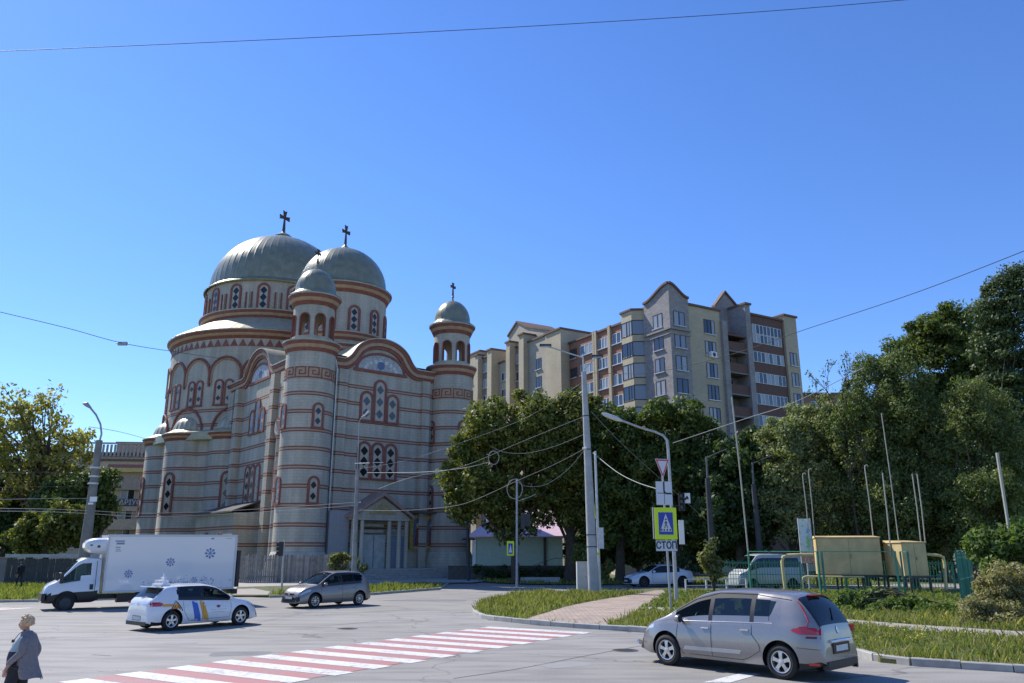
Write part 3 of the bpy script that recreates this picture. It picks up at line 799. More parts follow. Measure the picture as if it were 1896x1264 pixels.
# low annex on the left wall
b = MB(); b.bx(-2.6, 0, 9.6, 21, 0.2, 6.2); AX = b.build('annex', M_STONE, CH)
b = MB(); b.add([(-3.0, 9.2, 6.2), (-3.0, 21.4, 6.2), (0, 21.0, 7.3), (0, 9.6, 7.3), (-3.0, 9.2, 6.35), (-3.0, 21.4, 6.35), (0, 21.0, 7.45), (0, 9.6, 7.45)], [[0, 1, 2, 3], [7, 6, 5, 4], [0, 4, 5, 1], [1, 5, 6, 2], [3, 7, 4, 0]])
b.build('annex_roof', mat('old_felt', (0.10, 0.09, 0.08), .9), AX)
for t in (13.0, 17.0): arch_win(AX, (-2.6, t, 2.2), PI, 1.0, 2.0, 1)
# plain rendered box left of the porch, porch, steps, icons
MB().bx(2.2, 4.2, -1.3, 0, .1, 6.1).build('side_block', mat('grey_render', (0.33, 0.33, 0.34), .9, var=.08), CH)
b = MB(); b.bx(-3.5, 19, -3.4, 0, 0, 1.0)
for k in range(5): b.bx(3.5, 17.5 - .2 * k, -4.9 + .3 * k, -3.41, 0.02 + .2 * k, 0.2 + .2 * k)
b.build('steps', M_CONC, CH)
PO = MB(); PO.prism([(-3.3, 5.5), (0, 7.55), (3.3, 5.5), (3.3, 5.72), (0, 7.9), (-3.3, 5.72)], (7.0, 0, 0), (1, 0, 0), (0, 0, 1), (0, -1, 0), 0.02, 2.75, 0)
PO.prism([(-3.0, 5.3), (3.0, 5.3), (3.0, 5.55), (0, 7.4), (-3.0, 5.55)], (7.0, 0, 0), (1, 0, 0), (0, 0, 1), (0, -1, 0), 0.0, 2.4, 1)
PO.prism([(-1.5, 5.85), (1.5, 5.85), (0, 7.0)], (7.0, 0, 0), (1, 0, 0), (0, 0, 1), (0, -1, 0), 2.3, 2.44, 2)
po = PO.build('porch', [mat('weathered_brown', (.37, .25, .20), .8, var=.2), M_STONE_P, mat('faded_mural', (0.38, 0.30, 0.14), .8, var=.3, scale=4)], CH)
for s in (4.2, 5.1, 7.95, 9.0, 9.8): MB().cyl((s, -2.1, 1.0), (s, -2.1, 5.35), .22, .18, 14).build('column', M_STONE_P, po)
b = MB(); b.bx(5.3, 7.7, -1.9, -1.8, 1.0, 4.0, 0); b.bx(5.3, 7.7, -1.5, -1.4, 4.2, 4.45, 0); b.bx(5.3, 7.7, -1.5, -1.4, 4.75, 5.0, 0); b.bx(8.1, 8.9, -1.5, -1.4, 4.3, 4.6, 0)
b.bx(6.45, 6.5, -1.91, -1.89, 1.0, 4.0, 1)
b.build('hoarding', [mat('board', (0.36, 0.38, 0.36), .8, var=.2, scale=2), black], po)
MB().bx(8.2, 9.7, -2.0, -1.92, 1.0, 3.9).build('door', mat('blue_grey_door', (0.16, 0.20, 0.27), .6, var=.1), po)
def icons():
    b = MB(); b.bx(11.3, 14.8, -.32, 0, 2.7, 6.0, 0)
    gold = mat('gold_paint', (0.42, 0.30, 0.07), .5, var=.3, scale=5); robe = mat('robe_red', (0.20, 0.05, 0.04), .8, var=.3); halo = mat('halo', (0.55, 0.42, 0.12), .5); inner = mat('icon_blue', (0.10, 0.14, 0.20), .7, var=.3)
    for s in (12.25, 13.85):
        b.prism(arch_poly(1.15, 2.7), (s, 0, 3.0), (1, 0, 0), (0, 0, 1), (0, -1, 0), .3, .34, 3)
        b.prism([(-.42, 0), (.42, 0), (.33, 1.1), (.3, 1.55), (.1, 1.75), (-.1, 1.75), (-.3, 1.55), (-.33, 1.1)], (s, 0, 3.05), (1, 0, 0), (0, 0, 1), (0, -1, 0), .3, .36, 1)
        b.prism([(.25 * math.cos(q), 2.0 + .25 * math.sin(q)) for q in [2 * PI * i / 14 for i in range(14)]], (s, 0, 3.0), (1, 0, 0), (0, 0, 1), (0, -1, 0), .3, .352, 2)
        b.prism([(.12 * math.cos(q), 1.97 + .15 * math.sin(q)) for q in [2 * PI * i / 12 for i in range(12)]], (s, 0, 3.0), (1, 0, 0), (0, 0, 1), (0, -1, 0), .3, .37, 4)
    b.build('icon_panel', [gold, robe, halo, inner, mat('icon_skin', (0.30, 0.18, 0.10), .7)], CH)
    MB().bx(10.9, 15.0, -1.0, 0, 6.15, 6.35).build('canopy', mat('old_felt', (0.1, .09, .08)), CH)
icons()
def pipe(pts):
    MB().tube(pts, .075, 8).build('downpipe', M_PIPE, CH)
pipe([(2.3, -.5, 20.3), (2.55, -.35, 19.4), (2.55, -.35, 1.8), (3.2, -1.2, 1.1)]); pipe([(13.9, -.45, 20.2), (13.9, -.3, 19.3), (13.9, -.3, 6.6), (13.9, -.55, 6.2), (13.9, -.55, 2.0), (14.3, -1.4, 1.5), (17.5, -3.5, 1.1)])
pipe([(-.5, 23.4, 20.4), (-.45, 22.9, 19.4), (-.45, 22.9, 7.4)]); pipe([(-.9, 4.0, 14.0), (-.75, 3.85, 13.0), (-.75, 3.85, 2.2), (-1.3, 4.2, 1.0)])
b = MB(); b.bx(1.0, 15, -.02, 22, EF - .9, EF - .6); b.build('ceiling_slab', M_CONC, CH)
# ---------------- apartment blocks ----------------
yel = mat('yellow_brick', (0.53, 0.45, 0.30), .85, var=.10, scale=1.5)
def brick(name, c1, c2, mo, bw=.5, rh=.16, ms=.012):
    m, t, b = nodes(name); b.inputs['Roughness'].default_value = .85
    tc = t.nodes.new('ShaderNodeTexCoord'); br = t.nodes.new('ShaderNodeTexBrick')
    br.inputs['Scale'].default_value = 1; br.inputs['Brick Width'].default_value = bw; br.inputs['Row Height'].default_value = rh; br.inputs['Mortar Size'].default_value = ms
    br.inputs['Color1'].default_value = (*c1, 1); br.inputs['Color2'].default_value = (*c2, 1); br.inputs['Mortar'].default_value = (*mo, 1)
    t.links.new(tc.outputs['UV'], br.inputs['Vector'])
    n = noise(t, .25, 6, tc.outputs['Object']); r = ramp(t, [(.3, (.84, .84, .84)), (.7, (1.08, 1.08, 1.08))]); t.links.new(n, r.inputs[0])
    t.links.new(mixc(t, 1.0, br.outputs['Color'], r.outputs[0], 'MULTIPLY'), b.inputs['Base Color'])
    MATS[name] = m; return m
B_YEL = brick('yellow_brickwork', (.52, .44, .30), (.46, .39, .27), (.39, .34, .25))
B_GRY = brick('grey_brickwork', (.36, .33, .31), (.27, .25, .24), (.24, .23, .22), .5, .3, .02)
B_BEI = brick('beige_brickwork', (.46, .41, .31), (.40, .36, .28), (.34, .31, .25))
M_LOG = mat('brown_cladding', (0.30, 0.14, 0.08), .7, var=.12, scale=2)
M_LOG2 = mat('dark_brown_cladding', (0.13, 0.066, 0.045), .7, var=.12, scale=2)
M_COP = mat('brown_coping', (0.16, 0.10, 0.075), .8, var=.1)
M_GREYP = mat('grey_panel', (0.20, 0.19, 0.18), .7, var=.1)
W_WHT = mat('white_window_frame', (.62, .62, .60), .5, var=0)
W_BRN = mat('dark_window_frame', (.05, .03, .025), .5, var=0)
def panes(name, col, rough=.08):
    m, t, b = nodes(name); b.inputs['Base Color'].default_value = (*col, 1); b.inputs['Roughness'].default_value = rough
    b.inputs['Specular IOR Level'].default_value = 1.0; MATS[name] = m; return m
PANES = [panes('pane_dark', (.02, .025, .035)), panes('pane_curtain', (.30, .31, .31), .25), panes('pane_blind', (.20, .22, .25), .2), panes('pane_blue', (.05, .065, .08))]
rw = random.Random(11)
class Fac:
    def __init__(s, root, K, d, n): s.r = root; s.K = Vector((K[0], K[1], 0)); s.d = Vector((d[0], d[1], 0)).normalized(); s.n = Vector((n[0], n[1], 0)).normalized()
    def P(s, m, o, z): return s.K + s.d * m + s.n * o + Vector((0, 0, z))
    def wall(s, m0, m1, z0, z1, o, mt, dep=6.0, name='wall', cop=True):
        b = MB(); b.prism([(m0, z0), (m1, z0), (m1, z1), (m0, z1)], s.K, s.d, (0, 0, 1), s.n, o - dep, o, 0)
        if cop: b.prism([(m0 - .15, z1), (m1 + .15, z1), (m1 + .15, z1 + .28), (m0 - .15, z1 + .28)], s.K, s.d, (0, 0, 1), s.n, o - dep - .1, o + .22, 1)
        return b.build(name, [mt, M_COP], s.r)
    def poly(s, pl, o, mt, dep=1.0, name='wall', coping=None):
        b = MB(); b.prism(pl, s.K, s.d, (0, 0, 1), s.n, o - dep, o, 0)
        if coping:
            for (a, z), (c, y) in zip(coping, coping[1:]):
                b.prism([(a, z), (c, y), (c, y + .3), (a, z + .3)], s.K, s.d, (0, 0, 1), s.n, o - dep - .1, o + .25, 1)
        return b.build(name, [mt, M_COP], s.r)
    def win(s, m, zc, w, h, o, nm=2, fm=None, sill=True, trans=0, proud=0.0, pane=None, parent=None):
        fm = fm or W_BRN; fr = .07; b = MB()
        a, c, z0, z1 = m - w / 2, m + w / 2, zc - h / 2, zc + h / 2
        # recess look: dark reveal then frame and panes
        for k in range(nm):
            x0 = a + w * k / nm; x1 = a + w * (k + 1) / nm
            mi = 1 + (pane if pane is not None else rw.choice((0, 0, 1, 1, 2, 3)))
            b.prism([(x0 + fr, z0 + fr), (x1 - fr, z0 + fr), (x1 - fr, z1 - fr), (x0 + fr, z1 - fr)], s.K, s.d, (0, 0, 1), s.n, o - .1, o + .02 + proud, mi)
            for q in ([(x0, z0), (x0 + fr, z0), (x0 + fr, z1), (x0, z1)], [(x1 - fr, z0), (x1, z0), (x1, z1), (x1 - fr, z1)], [(x0 + fr, z0), (x1 - fr, z0), (x1 - fr, z0 + fr), (x0 + fr, z0 + fr)], [(x0 + fr, z1 - fr), (x1 - fr, z1 - fr), (x1 - fr, z1), (x0 + fr, z1)]):
                b.prism(q, s.K, s.d, (0, 0, 1), s.n, o - .1, o + .06 + proud, 0)
        wn = b.build('window', [fm] + PANES, s.r)
        if sill:
            q = MB(); q.prism([(a - .1, z0 - .12), (c + .1, z0 - .12), (c + .1, z0 - .01), (a - .1, z0 - .01)], s.K, s.d, (0, 0, 1), s.n, o - .1, o + .22 + proud); q.build('sill', M_PIPE, wn)
        return wn
    def m(s, x, y, o=0): return online(x, y, (s.K + s.n * o)[:2], s.d[:2])[0]
    def z(s, x, y, o=0): return online(x, y, (s.K + s.n * o)[:2], s.d[:2])[1].z
AB = empty('apartment_building', (0, 0, 0), 0, 'tall yellow and grey brick apartment block with brown glazed balconies behind the trees', 'apartment block')
KX = (20.2, 96.0); dl = (-.512, .859); dr = (.859, .512)
FL = Fac(AB, KX, dl, (-.859, -.512)); FR = Fac(AB, KX, dr, (.512, -.859))
FZ = [31.5 - 2.95 * k for k in range(6)]
mL = lambda x, y=680: FL.m(x, y)
mR = lambda x, y=680: FR.m(x, y)
a1, a2 = mL(1197), mL(1160)          # grey corner part, yellow bay
# grey corner tower (both faces) with curved parapets rising to the corner
c1 = mR(1281)
FR.wall(-0.01, c1, 0, 34.0, 0, B_GRY, a1, cop=False)
cv = lambda L: [(L * i / 10, 34.4 + 1.6 * (0.5 + 0.5 * math.cos(PI * i / 10))) for i in range(11)]
FR.poly([(0, 34.0)] + cv(c1) + [(c1, 34.0)], 0.004, B_GRY, .5, 'parapet', cv(c1))
FL.poly([(0.5, 34.0)] + [(max(q[0], .5), q[1]) for q in cv(a1)] + [(a1, 34.0)], 0.004, B_GRY, .5, 'parapet', cv(a1))
for F, L in ((FR, c1), (FL, a1)):
    b = MB()
    for z, e in ((29.9, .3), (29.3, .15)): b.prism([(-e if F is FR else 0.0, z), (L, z), (L, z + .22), (-e if F is FR else 0.0, z + .22)], F.K, F.d, (0, 0, 1), F.n, -.2, e)
    b.build('string_course', B_GRY, AB)
for k, z in enumerate(FZ):
    FR.win(mR(1260, 640), z, 1.9, 1.9, 0, 2); FL.win(mL(1220, 640), z, 1.8, 1.9, 0, 2)
# yellow bay with bay windows
FL.wall(a1, a2, 0, 33.9, -.3, B_YEL, 6)
bm0, bm1 = a1 + .6 * (a2 - a1), a2
bayc = (a1 + a2) / 2 + .4
for k, z in enumerate(FZ):
    b = MB()
    pl = [(bayc - 1.9, -.3), (bayc - 1.0, 1.0), (bayc + 1.2, 1.0), (bayc + 2.0, -.3)]
    V = [FL.P(m, o, z_) for z_ in (z - 1.9, z - .95) for m, o in pl]
    b.add(V, [[0, 1, 5, 4], [1, 2, 6, 5], [2, 3, 7, 6], [4, 5, 6, 7], [3, 2, 1, 0]], 0)
    V = [FL.P(m, o, z_) for z_ in (z - .95, z + 1.02) for m, o in pl]
    b.add(V, [[0, 1, 5, 4], [1, 2, 6, 5], [2, 3, 7, 6]], [2, 3, 2])
    for m, o in pl[1:3] + [(bayc + .1, 1.0)]: b.cyl(FL.P(m, o, z - .95), FL.P(m, o, z + 1.02), .07, n=6, mi=1)
    for zz in (z - .95, z + 1.0):
        for (m, o), (m2, o2) in zip(pl, pl[1:]): b.cyl(FL.P(m, o, zz), FL.P(m2, o2, zz), .06, n=6, mi=1)
    m_ = bayc - .45; b.cyl(FL.P(m_, 1.0, z - .95), FL.P(m_, 1.0, z + 1.02), .05, n=6, mi=1)
    b.build('bay_window', [yel, W_BRN, PANES[2] if k != 2 else PANES[1], PANES[0] if k % 2 else PANES[1]], AB)
b = MB(); V = [FL.P(m, o, z_) for z_ in (FZ[0] + 1.02, 33.9) for m, o in [(bayc - 1.9, -.3), (bayc - 1.0, 1.0), (bayc + 1.2, 1.0), (bayc + 2.0, -.3)]]
b.add(V, [[0, 1, 5, 4], [1, 2, 6, 5], [2, 3, 7, 6], [4, 5, 6, 7]], 0)
b.add([FL.P(m, o, z_) for z_ in (33.9, 34.15) for m, o in [(bayc - 2.1, -.3), (bayc - 1.1, 1.2), (bayc + 1.3, 1.2), (bayc + 2.2, -.3)]], [[0, 1, 5, 4], [1, 2, 6, 5], [2, 3, 7, 6], [4, 5, 6, 7], [3, 2, 1, 0]], 1)
b.build('bay_head', [yel, M_COP], AB)
# brown loggia strips separated by yellow pillars
edges = [a2, mL(1127), mL(1101), mL(1066), mL(1050)]
FL.wall(edges[0], edges[4], 0, 33.2, -.5, M_LOG, 6)
for e in edges[:3] + [mL(1098)]:
    FL.wall(e - .28, e + .28, 0, 33.6, -.15, B_YEL, .8, 'pillar', cop=False)
for i in range(3):
    e0, e1 = edges[i] + .5, edges[i + 1] - .5
    for k, z in enumerate(FZ):
        w = (e1 - e0) * (.92 if i != 0 else .96)
        FL.win((e0 + e1) / 2, z - .1, w, 1.55, -.45, 4 if w > 3.5 else 3, W_WHT)
e0, e1 = edges[3], edges[4]
for z in FZ: FL.win((e0 + e1) / 2, z - .1, (e1 - e0) * .7, 1.5, -.45, 2, W_BRN, pane=0)
# right facade
FR.wall(c1, mR(1341), 0, 33.7, -.25, B_YEL, 8)
for k, z in enumerate(FZ): FR.win(mR(1318, 640), z - .25, 1.95, 1.95, -.25, 3, W_BRN)
q0, q1 = mR(1341), mR(1350)
FR.wall(q0, q1, 0, 32.4, .2, B_GRY, 5, 'pillar', cop=False)
# recess with brown balconies
g0, g1 = mR(1350), mR(1387)
FR.wall(g0, g1, 0, 31.5, -2.2, M_GREYP, 4)
for k in range(1, 7):
    z = 31.5 - 2.95 * k
    b = MB(); b.prism([(g0, z), (g1, z), (g1, z + 1.25), (g0, z + 1.25)], FR.K, FR.d, (0, 0, 1), FR.n, -.35, -.15, 0); b.prism([(g0, z - .18), (g1, z - .18), (g1, z - .003), (g0, z - .003)], FR.K, FR.d, (0, 0, 1), FR.n, -2.2, -.1, 1); b.build('balcony', [M_LOG2, M_GREYP], AB)
    FR.win((g0 + g1) / 2, z + 1.6, 1.6, 1.5, -2.15, 2, W_BRN, pane=0, sill=False)
b = MB(); b.prism([(g0, 30.6), (g1, 30.6), (g1, 30.85), (g0, 30.85)], FR.K, FR.d, (0, 0, 1), FR.n, -2.2, -.1, 0); b.build('balcony_roof', [M_LOG2], AB)
FR.wall(g1, mR(1396), 0, 35.4, .1, B_GRY, 7, 'pillar')
h0, h1 = mR(1396), mR(1458)
FR.wall(h0, h1, 0, 34.2, -.3, M_LOG2, 7)
for k, z in enumerate(FZ):
    if k == 0:
        FR.win((h0 + h1) / 2, z + .75, (h1 - h0) * .86, 1.35, -.25, 8, W_WHT, sill=False); FR.win((h0 + h1) / 2, z - .6, (h1 - h0) * .86, 1.25, -.25, 8, W_WHT, sill=False)
    else: FR.win((h0 + h1) / 2, z - .25, (h1 - h0) * .90, 1.5, -.25, 8, W_WHT, sill=False)
r0, r1 = mR(1459), mR(1482)
FR.wall(r0, r1, 0, 35.0, 0, B_YEL, 8)
for z in FZ[1:]: FR.win((r0 + r1) / 2, z + .2, 1.4, 1.9, 0, 2, W_BRN)
# set-back pointed gable
mQ = lambda x: FR.m(x, 570, -3)
v = [(mQ(1312), 33.0), (mQ(1312), 35.2), (mQ(1322), 35.4), (mQ(1343), 37.9), (mQ(1374), 35.2), (mQ(1374), 31)]
FR.poly([(v[0][0], 31)] + v[1:], -3.0, B_GRY, .35, 'gable_wall', v[2:5])
FR.win(mR(1350), 32.6, 1.2, 1.5, -2.95, 2, W_BRN)
# air conditioner under a window
b = MB(); M_ = frame_m(FR.P(mR(1320, 655), .1, 27.4), FR.d, (0, 0, 1), FR.n)
b.prism([(-.5, -.4), (.5, -.4), (.5, .4), (-.5, .4)], FR.P(mR(1320, 655), 0, 27.4), FR.d, (0, 0, 1), FR.n, -.25, .25, 0)
b.prism([(.28 * math.cos(q), .28 * math.sin(q)) for q in [2 * PI * i / 16 for i in range(16)]], FR.P(mR(1320, 655), 0, 27.4), FR.d, (0, 0, 1), FR.n, .2, .26, 1); b.build('air_conditioner', [white_paint, dark_steel], AB)
# left block
AL = empty('apartment_building', (0, 0, 0), 0, 'pale yellow apartment block with a pointed gable between the church and the brown loggias', 'apartment block')
FX = Fac(AL, KX, dl, (-.859, -.512))
ml = lambda x, y=680: FX.m(x, y)
def sec(x0, x1, ytop, o, mt, dep=8, name='wall', cop=True):
    m0, m1 = ml(x1), ml(x0); z = FX.z((x0 + x1) / 2, ytop); FX.wall(m0, m1, 0, z, o, mt, dep, name, cop); return m0, m1, z
sec(1020, 1049, 616, 1.0, B_YEL, 9)
m0, m1, z = sec(976, 1020, 628, .3, B_BEI, 9)
for k in range(5): FX.win((m0 + m1) / 2 - .5, z - 4.2 - 2.95 * k, 1.5, 1.8, .3, 2, W_BRN, pane=0)
sec(972, 981, 622, 1.2, B_YEL, 3, 'pillar')
m0, m1, z = sec(952, 974, 640, -.2, M_GREYP, 8)
for k in range(5): FX.win((m0 + m1) / 2, z - 2.1 - 2.95 * k, (m1 - m0) * .8, 1.6, -.15, 3, W_WHT)
sec(946, 953, 636, 1.0, B_YEL, 2.5, 'pillar')
m0, m1, z = sec(919, 946, 668, -.5, B_BEI, 8)
for k in range(4): FX.win((m0 + m1) / 2, z - 2.6 - 2.95 * k, (m1 - m0) * .55, 1.4, -.45, 3, W_WHT)
sec(911, 919, 650, 1.0, B_YEL, 3, 'pillar')
m0, m1, z = sec(892, 911, 660, -.2, M_GREYP, 8)
for k in range(5): FX.win((m0 + m1) / 2, z - 1.9 - 2.95 * k, (m1 - m0) * .8, 1.6, -.15, 3, W_WHT)
sec(886, 892, 660, .8, B_YEL, 2.5, 'pillar')
m0, m1, z = sec(850, 886, 658, -.3, B_YEL, 8)
for k in range(5):
    for f in (.25,): FX.win(m0 + (m1 - m0) * .45, z - 4.6 - 2.95 * k, 1.6, 1.7, -.25, 2, W_BRN, pane=0)
gab = [(ml(930, 640), FX.z(930, 622)), (ml(947, 640), FX.z(947, 595)), (ml(963, 640), FX.z(963, 604)), (ml(1045, 640), FX.z(1045, 614))]
FX.poly([(gab[0][0], 20)] + gab + [(gab[-1][0], 20)], -1.2, B_BEI, 7, 'gable_wall', gab)
# distant brick building behind the right-hand trees
def simple_block(name, label, c, w, d, h, rz, mt, cat='building', roof=None, floors=0, nw=0):
    r = empty(name, (c[0], c[1], 0), rz, label, cat)
    b = MB(); b.bx(-w / 2, w / 2, 0, d, -1, h, 0); b.bx(-w / 2 - .3, w / 2 + .3, -.3, d + .3, h, h + .4, 1); b.build('wall', [mt, roof or M_COP], r)
    F = Fac(r, (0, 0), (1, 0), (0, -1))
    for k in range(floors):
        for i in range(nw): F.win(-w / 2 + w * (i + .5) / nw, h - 1.9 - 3 * k, 1.5, 1.5, 0, 2, W_WHT)
    return r
B_RED = brick('red_brickwork', (.30, .17, .12), (.24, .13, .10), (.25, .2, .17))
p = At(1512, 727, 140); simple_block('brick_building', 'low brown brick building just right of the yellow block, mostly behind trees', (p.x - .5, 140), 4, 12, p.z - .4, 0, B_RED, floors=2, nw=1)
p = At(1580, 727, 150); simple_block('brick_building', 'reddish building with a sloping top edge seen over the bare twiggy tree', (p.x - .9, 150), 6.6, 12, p.z - .4, 0, B_RED, floors=2, nw=2)

# ---------------- building on the left behind the trees ----------------
LB = empty('office_building', (0, 0, 0), 0, 'beige panel building with balconies and roof railing left of the church', 'building')
o = At(280, 1000, 105)
FB = Fac(LB, (o.x + 3, 107), (-1, -.12), (.12, -1))
LBe = mat('beige_panel', (.54, .45, .33), .8, var=.12); LBd = mat('grey_brown_panel', (.36, .31, .26), .8, var=.15)
zL = lambda y: At(210, y, 104).z
FB.wall(-3, 20, 0, zL(838), 0, LBe, 12)
b = MB()
for i in range(34):
    m = -2 + i * .5; b.prism([(m, zL(842)), (m + .28, zL(842)), (m + .28, zL(820)), (m, zL(820))], FB.K, FB.d, (0, 0, 1), FB.n, .2, .3)
b.prism([(-2.4, zL(819)), (15.4, zL(819)), (15.4, zL(816)), (-2.4, zL(816))], FB.K, FB.d, (0, 0, 1), FB.n, .15, .35); b.build('railing', M_CONC, LB)
FB.wall(5, 11, zL(842), zL(811), -4, LBd, 5, 'roof_house')
FB.wall(-3, 13, zL(866), zL(852), .9, LBe, 1, 'balcony_band')
b = MB(); b.prism([(0.5, zL(864)), (10, zL(864)), (10, zL(858)), (0.5, zL(858))], FB.K, FB.d, (0, 0, 1), FB.n, .9, .98, 0); b.prism([(0.5, zL(872)), (10, zL(872)), (10, zL(864.2)), (0.5, zL(864.2))], FB.K, FB.d, (0, 0, 1), FB.n, .9, .98, 1); b.build('banner', [mat('banner_red', (.28, .13, .13), .7), mat('banner_yellow', (.55, .45, .18), .7)], LB)
for y0, y1 in ((905, 885), (945, 925)): FB.wall(-3, 12, zL(y0), zL(y1), .8, LBd if y0 < 940 else LBe, .9, 'balcony_band', cop=False)
for yy in (912, 955, 990):
    for m in (1.5, 4.2, 7.4, 10.2): FB.win(m, zL(yy), 1.8, 1.6, 0, 2, W_WHT)
for yy in (972,): FB.wall(-1, 10.5, zL(yy + 8), zL(yy - 12), 1.2, LBe, 1.3, 'balcony_band', cop=False)
FB.wall(3.5, 10.5, zL(936), zL(922), .86, mat('sign_grey', (.10, .10, .13), .7), .2, 'sign_board', cop=False)
P = FB.P(7.6, .93, zL(929)); text('НОТАРІУС', .9, frame_m(P, -FB.d, (0, 0, 1), FB.n), mat('sign_white', (.6, .62, .66), .6, var=0), LB)

# ---------------- green kiosk with pink roof, walls, fences ----------------
KI = empty('kiosk', (0, 0, 0), 0, 'pale green flat-walled kiosk with a pink metal roof under the linden trees', 'kiosk')
kg = mat('pale_green_render', (.42, .53, .44), .85, var=.08); kp = mat('pink_metal_roof', (.80, .56, .62), .55, var=.06)
a = At(874, 1045, 77); c = At(1042, 1045, 77)
b = MB(); zt = At(900, 992, 77).z; zb = At(900, 1047, 77).z
b.bx(a.x, c.x, 77, 85, 0.2, zt, 0); b.build('wall', kg, KI)
b = MB(); rz = At(940, 962, 81).z
b.add([(a.x - .4, 76.4, zt), (c.x + .4, 76.4, zt), (c.x + .4, 85.6, zt), (a.x - .4, 85.6, zt), (a.x + 2.5, 81, rz + .9), (c.x - .5, 81, rz + .9), (a.x - .4, 76.4, zt - .12), (c.x + .4, 76.4, zt - .12), (c.x + .4, 85.6, zt - .12), (a.x - .4, 85.6, zt - .12)], [[0, 1, 5, 4], [1, 2, 5], [2, 3, 4, 5], [3, 0, 4], [0, 6, 7, 1], [1, 7, 8, 2], [3, 9, 6, 0], [9, 8, 7, 6]])
b.build('roof', kp, KI)
MB().bx(c.x - 1.8, c.x - 1.55, 76.85, 77, .2, zt - .01).build('downpipe', dark_steel, KI)
MB().bx(a.x + .05, a.x + .35, 76.9, 77, .2, zt - .05).build('corner_trim', white_paint, KI)
def low_wall(name, x0, x1, y, z0, z1, m, label, cat):
    b = MB(); b.bx(x0, x1, y, y + .3, z0, z1 - .1, 0); b.bx(x0 - .03, x1 + .03, y - .05, y + .35, z1 - .1, z1, 0); o = b.build(name, m); tag(o, label, cat); return o
low_wall('low_wall', At(830, 1060, 73).x, At(1075, 1060, 73).x, 73.0, -.1, At(900, 1047, 73).z, mat('dark_stone_wall', (.10, .09, .08), .9, var=.25), 'dark low stone wall in front of the green kiosk', 'wall')
# wooden picket fence before the church
def plank_fence(x0, x1, Y, z1, label, m, w=.14, var=.10, name='wooden_fence', gap=.02, Y1=None):
    r = empty(name, (0, 0, 0), 0, label, 'fence'); b = MB(); rr = random.Random(5); Y1 = Y1 or Y
    x = x0
    while x < x1:
        f = (x - x0) / (x1 - x0); y = Y + (Y1 - Y) * f
        h = z1 + rr.uniform(-var, var); t = rr.uniform(-.012, .012)
        b.add([(x, y, .08), (x + w, y, .08), (x + w + t, y + t, h - .05), (x + w / 2 + t, y + t, h), (x + t, y, h - .05), (x, y + .03, .08), (x + w, y + .03, .08), (x + w + t, y + .03 + t, h - .05), (x + w / 2 + t, y + .03 + t, h), (x + t, y + .03, h - .05)], [[0, 1, 2, 3, 4], [9, 8, 7, 6, 5], [0, 5, 6, 1], [1, 6, 7, 2], [2, 7, 8, 3], [3, 8, 9, 4], [4, 9, 5, 0]], rr.choice((0, 0, 1, 2)))
        x += w + gap + rr.uniform(0, .015)
    b.build('planks', m, r)
    q = MB()
    for z in (.5, z1 - .45):
        q.add([(x0, Y + .05, z), (x1, Y1 + .05, z), (x1, Y1 + .05, z + .1), (x0, Y + .05, z + .1), (x0, Y + .1, z), (x1, Y1 + .1, z), (x1, Y1 + .1, z + .1), (x0, Y + .1, z + .1)], [[0, 1, 2, 3], [7, 6, 5, 4], [3, 2, 6, 7], [0, 4, 5, 1]])
    q.build('rail', m[0], r); return r
wd = [mat('grey_wood', (.235, .215, .185), .9, var=.25, scale=3), mat('grey_wood_b', (.18, .165, .145), .9, var=.25, scale=3), mat('grey_wood_c', (.29, .265, .23), .9, var=.25, scale=3)]
plank_fence(G(432, 1081).x, G(640, 1081).x, 66.0, 2.25, 'weathered grey plank fence in front of the church, right of the truck', wd)
plank_fence(-38.5, -29, 62, 2.0, 'dark plank fence beneath the trees, between the pale wall and the truck cab', [mat('dark_wood', (.07, .07, .065), .9, var=.2)] * 3, .2, .03, 'wooden_fence', .01)
w = MB(); w.bx(-38.6, -24, 61.85, 62.15, 2.08, 2.32); tag(w.build('fence_cap', mat('pale_cap', (.40, .40, .38), .8)), 'long pale beam running along the top of the dark plank fence', 'beam')
low_wall('concrete_wall', -52, -38.7, 62.3, -.1, 2.1, mat('blotchy_plaster', (.24, .21, .185), .9, var=.45, scale=.6), 'blotchy plastered wall at the far left under the yellowing tree', 'wall')
# ---------------- vehicles ----------------
def interp(pts, x):
    if x <= pts[0][0]: return pts[0][1]
    for (a, p), (c, q) in zip(pts, pts[1:]):
        if x <= c: return p + (q - p) * (x - a) / (c - a)
    return pts[-1][1]
def smooth_curve(pts):
    """monotone cubic through pts"""
    X = [p[0] for p in pts]; Y = [p[1] for p in pts]; n = len(X)
    d = [(Y[i + 1] - Y[i]) / (X[i + 1] - X[i]) for i in range(n - 1)]
    m = [d[0]] + [0 if d[i - 1] * d[i] <= 0 else 2 * d[i - 1] * d[i] / (d[i - 1] + d[i]) for i in range(1, n - 1)] + [d[-1]]
    def f(x):
        if x <= X[0]: return Y[0]
        if x >= X[-1]: return Y[-1]
        for i in range(n - 1):
            if x <= X[i + 1]:
                h = X[i + 1] - X[i]; t = (x - X[i]) / h
                return (2 * t ** 3 - 3 * t * t + 1) * Y[i] + (t ** 3 - 2 * t * t + t) * h * m[i] + (-2 * t ** 3 + 3 * t * t) * Y[i + 1] + (t ** 3 - t * t) * h * m[i + 1]
    return f
GL = glassmat('car_glass', (.012, .016, .018), .85)
GLD = glassmat('tinted_car_glass', (.008, .014, .022), .30)
